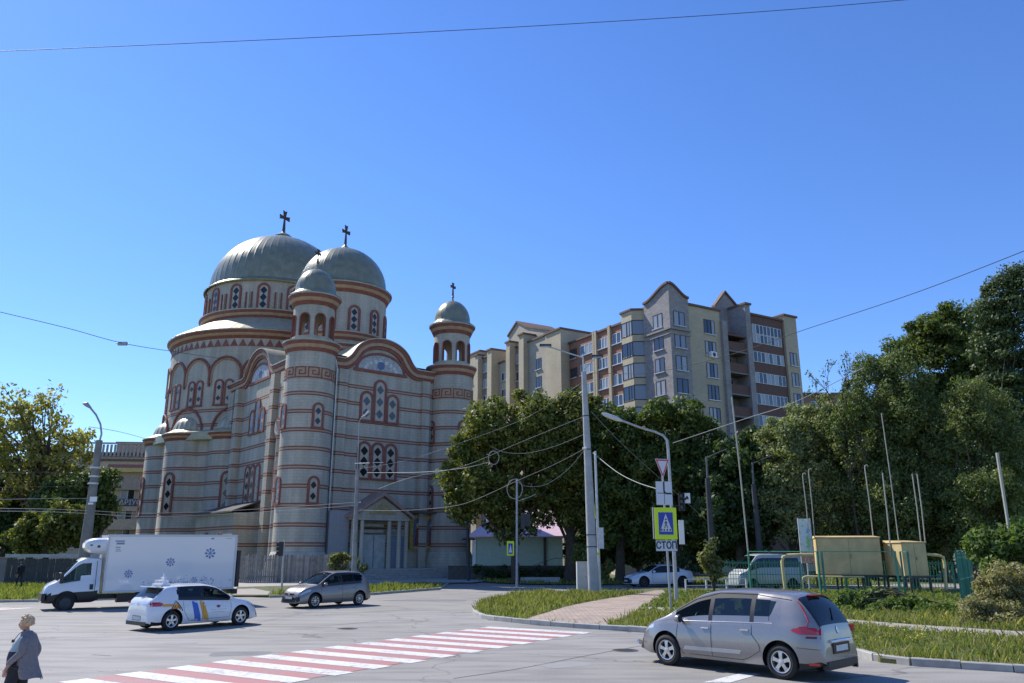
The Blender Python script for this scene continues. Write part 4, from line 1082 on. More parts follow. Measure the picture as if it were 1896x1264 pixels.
def paint(name, col, metal=.35, rough=.32):
    if name in MATS: return MATS[name]
    m, t, b = nodes(name); b.inputs['Base Color'].default_value = (*col, 1); b.inputs['Metallic'].default_value = metal; b.inputs['Roughness'].default_value = rough
    b.inputs['Coat Weight'].default_value = .8; b.inputs['Coat Roughness'].default_value = .05
    n = noise(t, 1.5, 5); r = ramp(t, [(.35, (rough * .85,) * 3), (.7, (min(1, rough * 1.35),) * 3)]); t.links.new(n, r.inputs[0]); t.links.new(r.outputs[0], b.inputs['Roughness'])
    MATS[name] = m; return m

def car_body(sp):
    """returns (bmesh-ready verts, faces, mats, side_y(x,z))"""
    L, Wd = sp['L'], sp['W'] / 2
    top = smooth_curve(sp['top']); belt = smooth_curve(sp['belt']); z0 = sp.get('z0', .2)
    bot = smooth_curve(sp.get('bot', [(0, z0 + .08), (.3, z0), (L - .3, z0), (L, z0 + .03)]))
    xs = set()
    n = int(L / .055)
    for i in range(n + 1): xs.add(round(L * i / n, 4))
    for e in (.01, .025, .045, .075, .11): xs.add(e); xs.add(round(L - e, 4))
    for a in sp['cuts']:
        xs = {q for q in xs if abs(q - a) > .016 or q in (0, L)}; xs.add(a)
    xs = sorted(xs)
    cr, cf = sp.get('cr', .55), sp.get('cf', .75)
    def wid(x):
        w = Wd
        if x < cr: w -= sp.get('tr', .16) * (1 - x / cr) ** 2.6
        if x > L - cf: w -= sp.get('tf', .20) * (1 - (L - x) / cf) ** 2.4
        return w
    tum = sp.get('tumble', .34)
    def section(x):
        w = wid(x); zt = top(x); zl = bot(x); zb = min(belt(x), zt - .05)
        zb = max(zb, zl + .12); zt = max(zt, zb + .05)
        hb = zb - zl
        P = [(0, zl), (w - .22, zl), (w - .05, zl + min(.03, hb * .1)), (w - .012, zl + hb * .16), (w, zl + hb * .34), (w - .002, zl + hb * .5), (w - .012, zl + hb * .66), (w - .028, zl + hb * .78), (w - .045, zl + hb * .88), (w - .055, zl + hb * .95), (w - .078, zb)]
        gh = zt - zb - .045; gh = max(gh, .008)
        y0 = w - .078; k = 5
        for i in range(1, k + 1):
            f = i / k; P.append((y0 - tum * gh * (f ** 1.25) - .004 * f, zb + gh * (.04 + .96 * f) if i > 0 else 0))
        y7 = P[-1][0]
        P += [(y7 - .05, zt - .018), (y7 - .11, zt - .004), (y7 - .30, zt + .012 * min(1, gh * 4)), (max(.08, y7 * .35), zt + .026 * min(1, gh * 4)), (0, zt + .03 * min(1, gh * 4))]
        return P
    V = []; F = []; Mi = []; secs = [section(x) for x in xs]
    K = len(secs[0])
    for x, P in zip(xs, secs):
        V += [(x, y, z) for y, z in P] + [(x, -y, z) for y, z in P[1:-1]]
    ring = list(range(K)) + [K + (K - 3 - i) for i in range(K - 2)]
    # ring: right side indices go back down the mirrored side
    n_r = len(ring); S = 2 * K - 2
    for i in range(len(xs) - 1):
        for j in range(n_r):
            a, c = ring[j], ring[(j + 1) % n_r]
            F.append([i * S + a, i * S + c, (i + 1) * S + c, (i + 1) * S + a])
            xm = (xs[i] + xs[i + 1]) / 2
            jj = j if j < K - 1 else (n_r - 1 - j)     # band number from bottom centre up
            P = secs[i]; q = secs[i + 1]
            zm = (P[jj][1] + P[jj + 1][1] + q[jj][1] + q[jj + 1][1]) / 4
            ym = (P[jj][0] + P[jj + 1][0]) / 2
            side = 1 if j < K - 1 else -1
            Mi.append(sp['paintf'](xm, ym, zm, jj, side, q[15][1] - q[10][1], (q[15][1] + P[15][1]) / 2))
    F.append([ring[j] for j in range(n_r)][::-1]); Mi.append(sp.get('endm', 0)); F.append([(len(xs) - 1) * S + ring[j] for j in range(n_r)]); Mi.append(sp.get('endf', 0))
    def sy(x, z):
        P = section(x)
        for (y1, z1), (y2, z2) in zip(P[2:], P[3:]):
            if z1 <= z <= z2: return y1 + (y2 - y1) * (z - z1) / max(1e-6, z2 - z1)
        return P[4][0]
    return V, F, Mi, sy, top

SLOT = ['body', 'trim', 'windscreen', 'rear_window', 'side_window', 'headlight', 'tail_light', 'grille', 'stripe']
def wheel(parent, x, y, r, wd, rim_mat, spokes=5, style=0):
    s = 1 if y > 0 else -1
    b = MB(); ri = r * .66
    prof = [(ri, -wd / 2 + .02), (r * .8, -wd / 2), (r * .93, -wd / 2 + .015), (r, -wd / 2 + .045), (r, wd / 2 - .045), (r * .93, wd / 2 - .015), (r * .8, wd / 2), (ri, wd / 2 - .02), (ri - .01, 0)]
    N = 40
    def lath(b, prof, N, mi=0, sm=True):
        V = [];
        for q, t in prof:
            for k in range(N):
                a = 2 * PI * k / N; V.append((x + q * math.cos(a), y + s * t, r + q * math.sin(a)))
        F = [[i * N + k, i * N + (k + 1) % N, (i + 1) * N + (k + 1) % N, (i + 1) * N + k] for i in range(len(prof) - 1) for k in range(N)]
        b.add(V, F, mi, sm)
    lath(b, prof, N)
    w = b.build('wheel', rubber, parent)
    b = MB(); lath(b, [(ri + .004, wd / 2 - .03), (ri - .005, wd / 2 - .008), (ri - .022, wd / 2 - .012), (ri - .03, wd / 2 - .05), (ri - .035, 0)], N)
    lath(b, [(ri - .03, -.02), (.02, -.025)], N, 1)
    hub = r * .16; o = wd / 2 - .028
    for k in range(spokes):
        a = 2 * PI * k / spokes + .3; ca, sa = math.cos(a), math.sin(a)
        w0, w1 = (ri * .34, ri * .52) if style == 0 else (ri * .10, ri * .26)
        if style == 2: w0, w1 = ri * .5, ri * .8
        P = []
        for rad, hw, oo in ((hub * .5, w0 / 2, o), ((hub + ri) / 2, w0 * .45 if style != 2 else w0 * .5, o + .012), (ri - .012, w1 / 2, o - .004)):
            for e in (-1, 1): P.append((x + rad * ca - e * hw * sa, y + s * oo, r + rad * sa + e * hw * ca))
        P2 = [(p[0], p[1] - s * .03, p[2]) for p in P]
        b.add(P + P2, [[0, 1, 3, 2], [2, 3, 5, 4], [0, 2, 8, 6], [2, 4, 10, 8], [1, 7, 9, 3], [3, 9, 11, 5]], 0)
    lath(b, [(hub, o - .01), (hub, o + .016), (hub * .4, o + .022), (.002, o + .022)], 20, 0)
    b.build('rim', [rim_mat, black], w)
    return w

def boolean_arches(V, F, Mi, mats, wheels, ra, W):
    me = bpy.data.meshes.new('t'); me.from_pydata(V, [], F)
    for q in mats: me.materials.append(q)
    me.polygons.foreach_set('material_index', Mi)
    bm = bmesh.new(); bm.from_mesh(me); bmesh.ops.remove_doubles(bm, verts=bm.verts, dist=1e-5); bmesh.ops.recalc_face_normals(bm, faces=bm.faces); bm.to_mesh(me); bm.free()
    o = bpy.data.objects.new('t', me); COL.objects.link(o)
    cs = []
    for x, z in wheels:
        for s in (1, -1):
            b = MB(); b.cyl((x, s * (W / 2 - .32), z), (x, s * (W / 2 + .2), z), ra, n=40, smooth=False)
            c = b.build('c', mats[1]); cs.append(c)
            bmm = bmesh.new(); bmm.from_mesh(c.data); bmesh.ops.recalc_face_normals(bmm, faces=bmm.faces); bmm.to_mesh(c.data); bmm.free()
            m = o.modifiers.new('b', 'BOOLEAN'); m.operation = 'DIFFERENCE'; m.solver = 'EXACT'; m.object = c
    bpy.context.view_layer.update()
    ev = o.evaluated_get(bpy.context.evaluated_depsgraph_get())
    res = bpy.data.meshes.new_from_object(ev)
    for p in res.polygons:
        c = p.center
        for x, z in wheels:
            d = math.hypot(c.x - x, c.z - z); rn = Vector((c.x - x, 0, c.z - z))
            if d < ra * 1.03 and abs(c.y) < W / 2 + .02 and (abs(p.normal.y) < .35 and rn.length > 0 and abs(p.normal.dot(rn.normalized())) > .7 or abs(c.y) < W / 2 - .28) and c.z > .12: p.material_index = 1
    for c in cs: bpy.data.objects.remove(c)
    bpy.data.objects.remove(o)
    return res
def split_parts(res, root, mats, names, angle=38):
    """one mesh per material slot; side windows and lamps one mesh per connected piece"""
    V = [v.co.copy() for v in res.vertices]
    groups = {}
    for p in res.polygons: groups.setdefault(p.material_index, []).append(list(p.vertices))
    body = None; out = {}
    for mi in sorted(groups):
        fs = groups[mi]; sets = [fs]
        if names[mi] in ('side_window', 'headlight', 'tail_light', 'grille'):
            par = {}
            def find(a):
                while par[a] != a: par[a] = par[par[a]]; a = par[a]
                return a
            for f in fs:
                for v in f: par.setdefault(v, v)
                for v in f[1:]: par[find(v)] = find(f[0])
            dct = {}
            for f in fs: dct.setdefault(find(f[0]), []).append(f)
            sets = list(dct.values())
        for st in sets:
            used = sorted({v for f in st for v in f}); ix = {v: i for i, v in enumerate(used)}
            me = bpy.data.meshes.new(names[mi]); me.from_pydata([V[v] for v in used], [], [[ix[v] for v in f] for f in st])
            me.materials.append(mats[mi]); me.polygons.foreach_set('use_smooth', [True] * len(me.polygons))
            try: me.set_sharp_from_angle(angle=R(angle))
            except Exception: pass
            o = bpy.data.objects.new(names[mi], me); COL.objects.link(o); o.parent = root; out.setdefault(names[mi], []).append(o)
    return out
def seam(root, pts, sy, side, r=.006, name='door_seam', m=None):
    P = []
    for (a, c), (d, e) in zip(pts, pts[1:]):
        k = max(2, int(math.hypot(d - a, e - c) / .07))
        for i in range(k): P.append((a + (d - a) * i / k, c + (e - c) * i / k))
    P.append(pts[-1])
    b = MB(); b.tube([(x, side * (sy(x, z) + .0005), z) for x, z in P], r, 5); return b.build(name, m or black, root)
def patch(root, poly, sy, side, m, name, proud=.003):
    """polygon (x,z) laid on the side of the body, following its curve; convex-ish polygons, sliced along x"""
    xs = [p[0] for p in poly]; x0, x1 = min(xs), max(xs); n = max(1, int((x1 - x0) / .05)); b = MB()
    def span(x):
        zs = []
        for (a, c), (d, e) in zip(poly, poly[1:] + poly[:1]):
            if (a - x) * (d - x) <= 0 and a != d: zs.append(c + (e - c) * (x - a) / (d - a))
            elif a == d == x: zs += [c, e]
        return (min(zs), max(zs)) if zs else None
    for i in range(n):
        xa = x0 + (x1 - x0) * i / n + 1e-5; xb = x0 + (x1 - x0) * (i + 1) / n - 1e-5
        A, B_ = span(xa), span(xb)
        if not A or not B_: continue
        k = 5
        for j in range(k):
            P = []
            for x, S_, f in ((xa, A, j / k), (xb, B_, j / k), (xb, B_, (j + 1) / k), (xa, A, (j + 1) / k)):
                z = S_[0] + (S_[1] - S_[0]) * f; P.append((x, side * (sy(x, z) + proud), z))
            b.add(P, [[0, 1, 2, 3]])
    return b.build(name, m, root)
def place_car(root, sp, fpx, rpx, side):
    """put the near-side wheels on two ground points of the street"""
    f = G(*fpx); r = G(*rpx); d = f - r; wb = sp['wf'] - sp['wr']
    s = d.length / wb; ang = math.atan2(d.y, d.x)
    loc = r - Matrix.Rotation(ang, 3, 'Z') @ Vector((sp['wr'], side * (sp['W'] / 2 - .06), 0)) * s
    root.location = (loc.x, loc.y, 0.006); root.rotation_euler = (0, 0, ang); root.scale = (s, s, s)
    return s
def place2(root, sp, px, otherx, side, scale=1.0, anchor='f'):
    wa, wo = (sp['wf'], sp['wr']) if anchor == 'f' else (sp['wr'], sp['wf'])
    A = G(*px); wb = (sp['wf'] - sp['wr']) * scale; best = None
    for i in range(720):
        a = 2 * PI * i / 720; h = Vector((math.cos(a), math.sin(a), 0)); O = A + h * (wb if anchor == 'r' else -wb)
        left = Vector((-h.y, h.x, 0)) * side
        if left.dot(-A) < 0: continue
        d = O.y * _C - CAM_H * _S; x = 948 + FPX * O.x / d; e = abs(x - otherx)
        if best is None or e < best[0] - .3 or (abs(e - best[0]) < .3 and False): best = (e, a)
        
    cands = []
    for i in range(1440):
        a = 2 * PI * i / 1440; h = Vector((math.cos(a), math.sin(a), 0)); O = A + h * (wb if anchor == 'r' else -wb)
        if (Vector((-h.y, h.x, 0)) * side).dot(-A) < 0: continue
        d = O.y * _C - CAM_H * _S; e = abs(948 + FPX * O.x / d - otherx)
        cands.append((e, a, O))
    m = min(c[0] for c in cands); cands = [c for c in cands if c[0] < m + 2.0]
    return A, cands, wa
def fit_car(root, sp, px, other, side, scale=1.0, anchor='f'):
    A, c, wa = place2(root, sp, px, other[0], side, scale, anchor)
    def yy(O): d = O.y * _C - CAM_H * _S; return 632 - FPX * (-O.y * _S - CAM_H * _C) / d
    e, a, O = min(c, key=lambda q: abs(yy(q[2]) - other[1]))
    loc = A - Matrix.Rotation(a, 3, 'Z') @ Vector((wa, side * (sp['W'] / 2 - .06), 0)) * scale
    root.location = (loc.x, loc.y, .006); root.rotation_euler = (0, 0, a); root.scale = (scale,) * 3
    print('fit', root.name, round(math.degrees(a), 1), 'y', round(yy(O), 1), 'want', other[1])
def seats(root, x, z, w, m, h=1.12):
    for s in (-.36, .36):
        b = MB(); b.box((x, s, z), (.5, .48, .14)); b.box((x - .27, s, z + .3), (.14, .46, .62), 0, Matrix.Rotation(R(-12), 3, 'Y')); b.box((x - .34, s, z + .7), (.1, .26, .18)); b.build('seat', m, root)
seatm = mat('seat_fabric', (.04, .042, .045), .9, var=.1)
def common(root, sp, col, rim, parts_mats=None, spokes=5, style=0, ra=None):
    V, F, Mi, sy, top = car_body(sp)
    pm = {'body': col, 'trim': black, 'windscreen': GL, 'rear_window': GLD, 'side_window': sp.get('sideg', GL), 'headlight': clear_lens, 'tail_light': red_lens, 'grille': black, 'stripe': sp.get('stripe_m', col)}
    mats = [pm[n] for n in SLOT]
    rw_ = sp['wheel_r']; ra = ra or rw_ + .065
    res = boolean_arches(V, F, Mi, mats, [(sp['wf'], rw_ + .02), (sp['wr'], rw_ + .02)], ra, sp['W'])
    parts = split_parts(res, root, mats, SLOT)
    for x in (sp['wf'], sp['wr']):
        for s in (1, -1): wheel(root, x, s * (sp['W'] / 2 - .11), rw_, .20, rim, spokes, style)
    b = MB(); b.box(((sp['wf'] + sp['wr']) / 2, 0, .33), (sp['wf'] - sp['wr'] + .2, sp['W'] - .5, .08)); b.box((sp['wf'] - .55, 0, .86), (.5, sp['W'] - .3, .12)); b.build('floor_pan', black, root)
    return parts, sy, top
def plate(root, M, m=None, marks=True):
    b = MB(); b.add([M @ Vector(p) for p in ((-.26, -.056, 0), (.26, -.056, 0), (.26, .056, 0), (-.26, .056, 0))], [[0, 1, 2, 3]], 0)
    b.add([M @ Vector(p) for p in ((-.28, -.075, -.004), (.28, -.075, -.004), (.28, .075, -.004), (-.28, .075, -.004))], [[0, 1, 2, 3]], 1)
    b.build('number_plate', [m or mat('plate_white', (.62, .62, .60), .5), black], root)
def mirror(root, x, y, z, m, s=1):
    b = MB(); b.cyl((x, y - s * .12, z - .05), (x, y, z), .025, n=8, mi=1)
    P = [];
    for (dx, w_, h_) in ((.10, .05, .04), (.06, .085, .07), (0, .095, .085), (-.045, .09, .08)):
        P.append([(x + dx, y + s * .06 + w_ * math.cos(2 * PI * k / 14), z + .02 + h_ * math.sin(2 * PI * k / 14)) for k in range(14)])
    V = [p for q in P for p in q]; b.add(V, [[i * 14 + k, i * 14 + (k + 1) % 14, (i + 1) * 14 + (k + 1) % 14, (i + 1) * 14 + k] for i in range(3) for k in range(14)], 0, True)
    b.add(P[0], [list(range(14))], 0); b.add(P[3], [list(range(14))[::-1]], 1)
    b.build('wing_mirror', [m, black], root)
def handle(root, x, z, sy, side, m):
    b = MB(); y = side * (sy(x, z) + .02)
    b.box((x, y, z), (.19, .022, .028)); b.box((x - .07, y - side * .012, z), (.03, .03, .024)); b.box((x + .07, y - side * .012, z), (.03, .03, .024)); b.build('door_handle', m, root)

# --- silver minivan, foreground ---
def minivan():
    L = 4.56
    sp = dict(L=L, W=1.84, wf=3.62, wr=.85, wheel_r=.325, z0=.19, tumble=.40, cr=.75, cf=1.0, tr=.20, tf=.34,
              top=[(0, .62), (.03, .80), (.07, 1.0), (.16, 1.18), (.36, 1.44), (.50, 1.56), (.62, 1.60), (1.0, 1.635), (1.8, 1.655), (2.4, 1.625), (2.75, 1.55), (3.15, 1.36), (3.55, 1.13), (3.72, 1.045), (4.05, .93), (4.3, .80), (4.44, .66), (4.53, .50), (L, .42)],
              belt=[(0, .60), (.1, .95), (.4, 1.05), (.9, 1.045), (2.0, 1.0), (3.0, .965), (3.6, .93), (4.1, .83), (4.4, .66), (L, .45)],
              cuts=[.085, .50, .62, 1.08, 1.42, 1.52, 2.42, 2.52, 3.32], bot=[(0, .30), (.35, .2), (4.1, .19), (L, .25)])
    def pf(x, y, z, jj, side, gh, zedge):
        if jj <= 1: return 1
        if x < .62 and z < .36: return 1
        if x > 4.2 and z < .26: return 1
        if 10 <= jj <= 14:
            if .9 < x < 3.42 and gh > .10:
                if jj == 10: return 0 if not (1.42 < x < 1.52 or 2.42 < x < 2.52) else 1
                if jj == 14: return 0 if x < 1.4 else 1
                if x < .94 + (z - 1.1) * -.0 and False: return 0
                if x < 1.08: return 0
                if 1.42 < x < 1.52 or 2.42 < x < 2.52: return 1
                return 4
            return 0
        if jj >= 16:
            if 2.62 < x < 3.66 and (jj > 16): return 2
            if .085 < x < .50: return 3
        if jj == 15 and .085 < x < .50: return 1
        if 5 <= jj <= 10 and x > 4.02 and z > .66 and z < .90 and jj >= 8: return 5
        if x > 4.40 and z < .5: return 1
        return 0
    sp['paintf'] = pf; sp['sideg'] = GLD; sp['stripe_m'] = black
    r = empty('minivan', label='silver grey minivan with alloy wheels and red rear lamps turning in the right foreground', cat='car')
    col = paint('silver_paint', (.27, .255, .245), .5, .28)
    parts, sy, top = common(r, sp, col, mat('alloy', (.62, .61, .59), .3, .7, var=.05), spokes=5)
    for s in (1, -1):
        fw = [o for o in parts['side_window'] if (sum(v.co.x for v in o.data.vertices) / len(o.data.vertices)) > 2.4 and o.data.vertices[0].co.y * s > 0]
        for o in fw: o.data.materials[0] = GL
        patch(r, [(1.085, 1.075), (1.085, 1.475), (.95, 1.465)], sy, s, GLD, 'side_window', .003)
        patch(r, [(.02, .87), (.40, .87), (.60, .93), (.58, .965), (.40, 1.0), (.02, 1.0)], sy, s, red_lens, 'tail_light', .006)
        seam(r, [(3.30, .93), (3.33, .60), (3.18, .30)], sy, s); seam(r, [(2.44, .98), (2.42, .30)], sy, s, .007); seam(r, [(3.18, .30), (1.7, .29)], sy, s)
        seam(r, [(1.47, 1.0), (1.46, .80), (1.30, .62), (1.28, .50), (1.55, .34), (1.70, .29)], sy, s, .007); seam(r, [(.48, .62), (.05, .60)], sy, s, .005)
        seam(r, [(3.3, .965), (1.0, 1.045)], sy, s, .008, 'chrome_strip', chrome)
        patch(r, [(1.75, .40), (3.15, .38), (3.10, .46), (1.70, .48)], sy, s, mat('pale_strip', (.5, .49, .47), .35, .3, var=.03), 'side_strip', .006)
        handle(r, 2.58, .86, sy, s, chrome); handle(r, 1.62, .88, sy, s, chrome)
        mirror(r, 3.18, s * .94, 1.0, col, s)
        # rear lamp stem up the pillar
        b = MB(); pts = [(.43, 1.0), (.28, 1.02), (.26, 1.12), (.34, 1.28), (.44, 1.42), (.5, 1.47)]
        b.tube([(x, s * (sy(x, z) + .002), z) for x, z in pts], .014, 6); b.build('tail_light', red_lens, r)
        patch(r, [(.06, .80), (.30, .80), (.30, .84), (.06, .84)], sy, s, mat('dark_red', (.12, .01, .01), .3), 'reflector')
        patch(r, [(.10, .30), (.28, .30), (.28, .35), (.10, .35)], sy, s, red_lens, 'reflector')
        seam(r, [(.62, 1.50), (1.4, 1.58), (2.3, 1.585), (2.9, 1.43), (3.5, 1.10)], sy, s, .007, 'roof_trim', black)
    b = MB(); b.box((.10, 0, 1.60), (.01, .01, .01))
    # hatch details
    b = MB(); b.tube([(-.01, -.45, .74), (-.035, 0, .745), (-.01, .45, .74)], .028, 8); b.build('hatch_handle', chrome, r)
    b = MB(); b.box((-.005, 0, .60), (.03, .72, .20)); b.build('plate_recess', black, r)
    plate(r, frame_m((-.026, 0, .60), (0, -1, 0), (0, 0, 1), (-1, 0, 0)))
    b = MB(); b.prism([(0, -.075), (.045, 0), (0, .075), (-.045, 0)], (0.052, 0, .93), (0, -1, 0), (.25, 0, .97), (-.97, 0, .25), 0, .012); b.prism([(0, -.035), (.02, 0), (0, .035), (-.02, 0)], (0.052, 0, .93), (0, -1, 0), (.25, 0, .97), (-.97, 0, .25), .012, .014, 1); b.build('badge', [chrome, col], r)
    b = MB(); b.box((.44, 0, 1.592), (.12, .5, .025)); b.build('brake_light', red_lens, r)
    b = MB(); b.box((.03, 0, .30), (.12, 1.3, .15)); b.cyl((-.06, -.55, .22), (.05, -.55, .22), .035, n=10); b.build('rear_skirt', black, r)
    b = MB(); b.tube([(.10, .02, 1.12), (.24, -.2, 1.33)], .012, 6); b.build('wiper', black, r)
    b = MB(); b.tube([(.9 + .02 * i, 0, 1.665) for i in range(3)], .02, 6); b.build('aerial_base', black, r)
    b = MB(); b.tube([(4.42, -.35, .50), (4.56, -.2, .52), (4.57, .2, .52), (4.42, .35, .50)], .03, 6); b.build('grille', chrome, r)
    for s in (.78, -.78): MB().cyl((4.42, s, .42), (4.52, s * .93, .42), .05, n=14).build('fog_lamp', chrome, r)
    seats(r, 2.6, .62, 1.8, seatm); seats(r, 1.7, .64, 1.8, seatm)
    b = MB(); b.tube([(3.02 + .02 * math.cos(q), .38 + .18 * math.cos(q), .98 + .17 * math.sin(q)) for q in [2 * PI * i / 20 for i in range(21)]], .014, 6); b.build('steering_wheel', black, r)
    fit_car(r, sp, (1450, 1258), (1235, 1231), 1, 1.03, 'r')
    return r
VAN = minivan()

# --- hatchbacks ---
def hatch_spec(kind):
    if kind == 'taxi':
        L = 4.26
        sp = dict(L=L, W=1.79, wf=3.42, wr=.79, wheel_r=.315, z0=.17, tumble=.42, cr=.65, cf=.9, tr=.16, tf=.26,
                  top=[(0, .56), (.02, .84), (.06, .96), (.20, 1.09), (.42, 1.28), (.56, 1.39), (.72, 1.425), (1.4, 1.46), (2.0, 1.455), (2.4, 1.39), (2.75, 1.22), (3.08, 1.02), (3.2, .975), (3.7, .87), (4.0, .74), (4.15, .62), (4.23, .46), (L, .36)],
                  belt=[(0, .5), (.1, .88), (.6, .98), (1.5, .95), (2.6, .90), (3.1, .88), (3.7, .78), (4.1, .6), (L, .4)], cuts=[.98, 1.86, 1.95, 2.95])
        pill = (1.86, 1.95); wx0, wx1 = 2.30, 3.16; rx0, rx1 = .16, .56; sw0, sw1 = 1.0, 2.95
    elif kind == 'plus':
        L = 4.2
        sp = dict(L=L, W=1.76, wf=3.36, wr=.78, wheel_r=.315, z0=.19, tumble=.36, cr=.6, cf=.85, tr=.15, tf=.26,
                  top=[(0, .56), (.02, .86), (.06, 1.0), (.14, 1.12), (.34, 1.38), (.48, 1.50), (.62, 1.545), (1.3, 1.59), (2.0, 1.58), (2.3, 1.52), (2.7, 1.33), (3.12, 1.08), (3.26, 1.02), (3.7, .92), (3.98, .78), (4.12, .62), (4.18, .46), (L, .38)],
                  belt=[(0, .5), (.1, .92), (.5, 1.03), (1.4, 1.0), (2.6, .95), (3.2, .92), (3.7, .80), (4.05, .62), (L, .42)], cuts=[.70, 1.78, 1.87, 3.0])
        pill = (1.78, 1.87); wx0, wx1 = 2.28, 3.22; rx0, rx1 = .12, .46; sw0, sw1 = .66, 3.0
    else:
        L = 4.75
        sp = dict(L=L, W=1.84, wf=3.82, wr=.95, wheel_r=.33, z0=.17, tumble=.45, cr=.7, cf=.9, tr=.18, tf=.28,
                  top=[(0, .6), (.02, .95), (.1, 1.03), (.6, 1.10), (.95, 1.20), (1.4, 1.37), (1.8, 1.43), (2.4, 1.42), (2.75, 1.33), (3.2, 1.10), (3.42, 1.0), (4.0, .90), (4.45, .74), (4.62, .62), (4.7, .45), (L, .36)],
                  belt=[(0, .5), (.1, .92), (.8, .98), (2, .94), (3.3, .90), (4, .80), (4.5, .62), (L, .4)], cuts=[1.1, 2.1, 2.2, 3.2])
        pill = (2.1, 2.2); wx0, wx1 = 2.6, 3.4; rx0, rx1 = .68, 1.3; sw0, sw1 = 1.1, 3.2
    def pf(x, y, z, jj, side, gh, zedge):
        if jj <= 1: return 1
        if z < .28 and x < .6: return 1
        if 11 <= jj <= 13 and sw0 - (z - 1.0) * .25 < x < sw1 and gh > .09: return 1 if pill[0] < x < pill[1] else 4
        if jj in (10, 14) and sw0 < x < sw1 and gh > .09: return 1
        if jj >= 16 and wx0 < x < wx1: return 2
        if jj >= 16 and rx0 - .02 < x < rx1 and z > 1.0: return 3
        if kind == 'saloon' and jj >= 16 and rx0 < x < rx1: return 3
        if x > L - .62 and jj in (8, 9, 10) and .58 < z < .82: return 5
        if x > L - .10 and jj >= 4 and z < .5: return 1
        return 0
    sp['paintf'] = pf; return sp
def taxi():
    sp = hatch_spec('taxi'); sp['sideg'] = GLD
    r = empty('taxi', label='white hatchback with roof sign and blue and orange stripes on its side', cat='car')
    col = paint('white_car_paint', (.70, .71, .72), 0.0, .25)
    parts, sy, top = common(r, sp, col, mat('alloy', (.62, .61, .59)), spokes=5, style=0)
    for o in parts['side_window']:
        if sum(v.co.x for v in o.data.vertices) / len(o.data.vertices) > 1.95: o.data.materials[0] = GL
    blue = mat('stripe_blue', (.03, .12, .48), .4, var=0); org = mat('stripe_orange', (.70, .33, .05), .4, var=0)
    for s in (1, -1):
        patch(r, [(.02, .80), (.40, .80), (.44, .88), (.36, .93), (.02, .94)], sy, s, red_lens, 'tail_light', .005)
        seam(r, [(2.98, .88), (3.0, .6), (2.93, .26)], sy, s); seam(r, [(1.9, .92), (1.9, .24), (2.9, .24)], sy, s); seam(r, [(1.15, .94), (1.2, .6), (1.4, .3), (1.9, .24)], sy, s)
        patch(r, [(1.46, .93), (1.66, .93), (1.86, .26), (2.14, .26), (2.1, .23), (1.70, .25)][:3] + [(1.62, .26)], sy, s, blue, 'stripe', .004)
        patch(r, [(1.74, .93), (1.92, .93), (2.16, .26), (1.94, .26)], sy, s, org, 'stripe', .0045)
        patch(r, [(.42, .78), (.78, .78), (.78, .87), (.42, .87)], sy, s, org, 'stripe', .004)
        # mountain-shaped emblem in dark outline with orange fill
        def L_(pts, m, rr): b = MB(); b.tube([(x, s * (sy(x, z) + .006), z) for x, z in pts], rr, 5); b.build('emblem', m, r)
        patch(r, [(.74, .70), (1.12, .70), (.93, .95)], sy, s, org, 'emblem', .005)
        dk = mat('emblem_dark', (.08, .02, .03), .5, var=0)
        L_([(.70, .62), (.82, .86), (.88, .95), (1.0, .84), (1.1, .70), (1.14, .62)], dk, .014)
        L_([(.80, .66), (.86, .80), (.92, .68), (.98, .80), (1.05, .66)], dk, .012); L_([(.68, .62), (.86, .62)], dk, .012)
        # small emblem and two lines of small marks on the front door
        b = MB()
        for i in range(9): b.tube([(2.2 + .07 * i, s * (sy(2.2 + .07 * i, .60) + .002), .60), (2.24 + .07 * i, s * (sy(2.24 + .07 * i, .60) + .002), .60)], .008, 4)
        for i in range(7): b.tube([(2.25 + .08 * i, s * (sy(2.25 + .08 * i, .52) + .002), .52), (2.30 + .08 * i, s * (sy(2.3 + .08 * i, .52) + .002), .52)], .008, 4)
        b.build('door_marks', mat('mark_grey', (.25, .25, .30), .5, var=0), r)
        patch(r, [(2.42, .66), (2.56, .66), (2.58, .72), (2.49, .77), (2.40, .72)], sy, s, mat('emblem_maroon', (.22, .06, .08), .5, var=0), 'emblem', .004)
        seam(r, [(1.5, .30), (2.9, .33)], sy, s, .007, 'side_line', mat('line_maroon', (.25, .08, .1), .5, var=0))
        handle(r, 2.0, .78, sy, s, col); handle(r, 1.22, .80, sy, s, col); mirror(r, 2.85, s * .92, .96, col, s)
    b = MB(); b.box((.75, 0, 1.475), (.34, .62, .06)); b.box((.75, 0, 1.56), (.20, .56, .12)); b.box((.75, -.12, 1.70), (.10, .26, .03)); b.prism([(-.09, 0), (.09, 0), (0, .24)], (.75, -.12, 1.62), (0, 1, 0), (0, 0, 1), (1, 0, 0), -.03, .03); b.build('roof_sign', white_paint, r)
    b = MB()
    for i in range(5): b.box((.648, -.2 + .1 * i, 1.56), (.004, .05, .07))
    b.build('sign_panel', mat('mark_grey', (.25, .25, .3)), r)
    b = MB(); b.box((.40, 0, 1.40), (.22, 1.1, .03), 0, Matrix.Rotation(R(8), 3, 'Y')); b.build('spoiler', col, r)
    plate(r, frame_m((-.008, 0, .42), (0, -1, 0), (0, 0, 1), (-1, 0, 0)))
    b = MB(); b.box((.03, 0, .25), (.1, 1.3, .12)); b.build('rear_skirt', black, r)
    for y in (-.02,): MB().cyl((-.01, y, .86), (-.02, y, .86), .05, n=16).build('badge', chrome, r)
    b = MB(); b.tube([(.10, .02, 1.06), (.22, -.22, 1.11)], .012, 6); b.build('wiper', black, r)
    seats(r, 2.2, .55, 1.7, seatm); seats(r, 1.35, .57, 1.7, seatm)
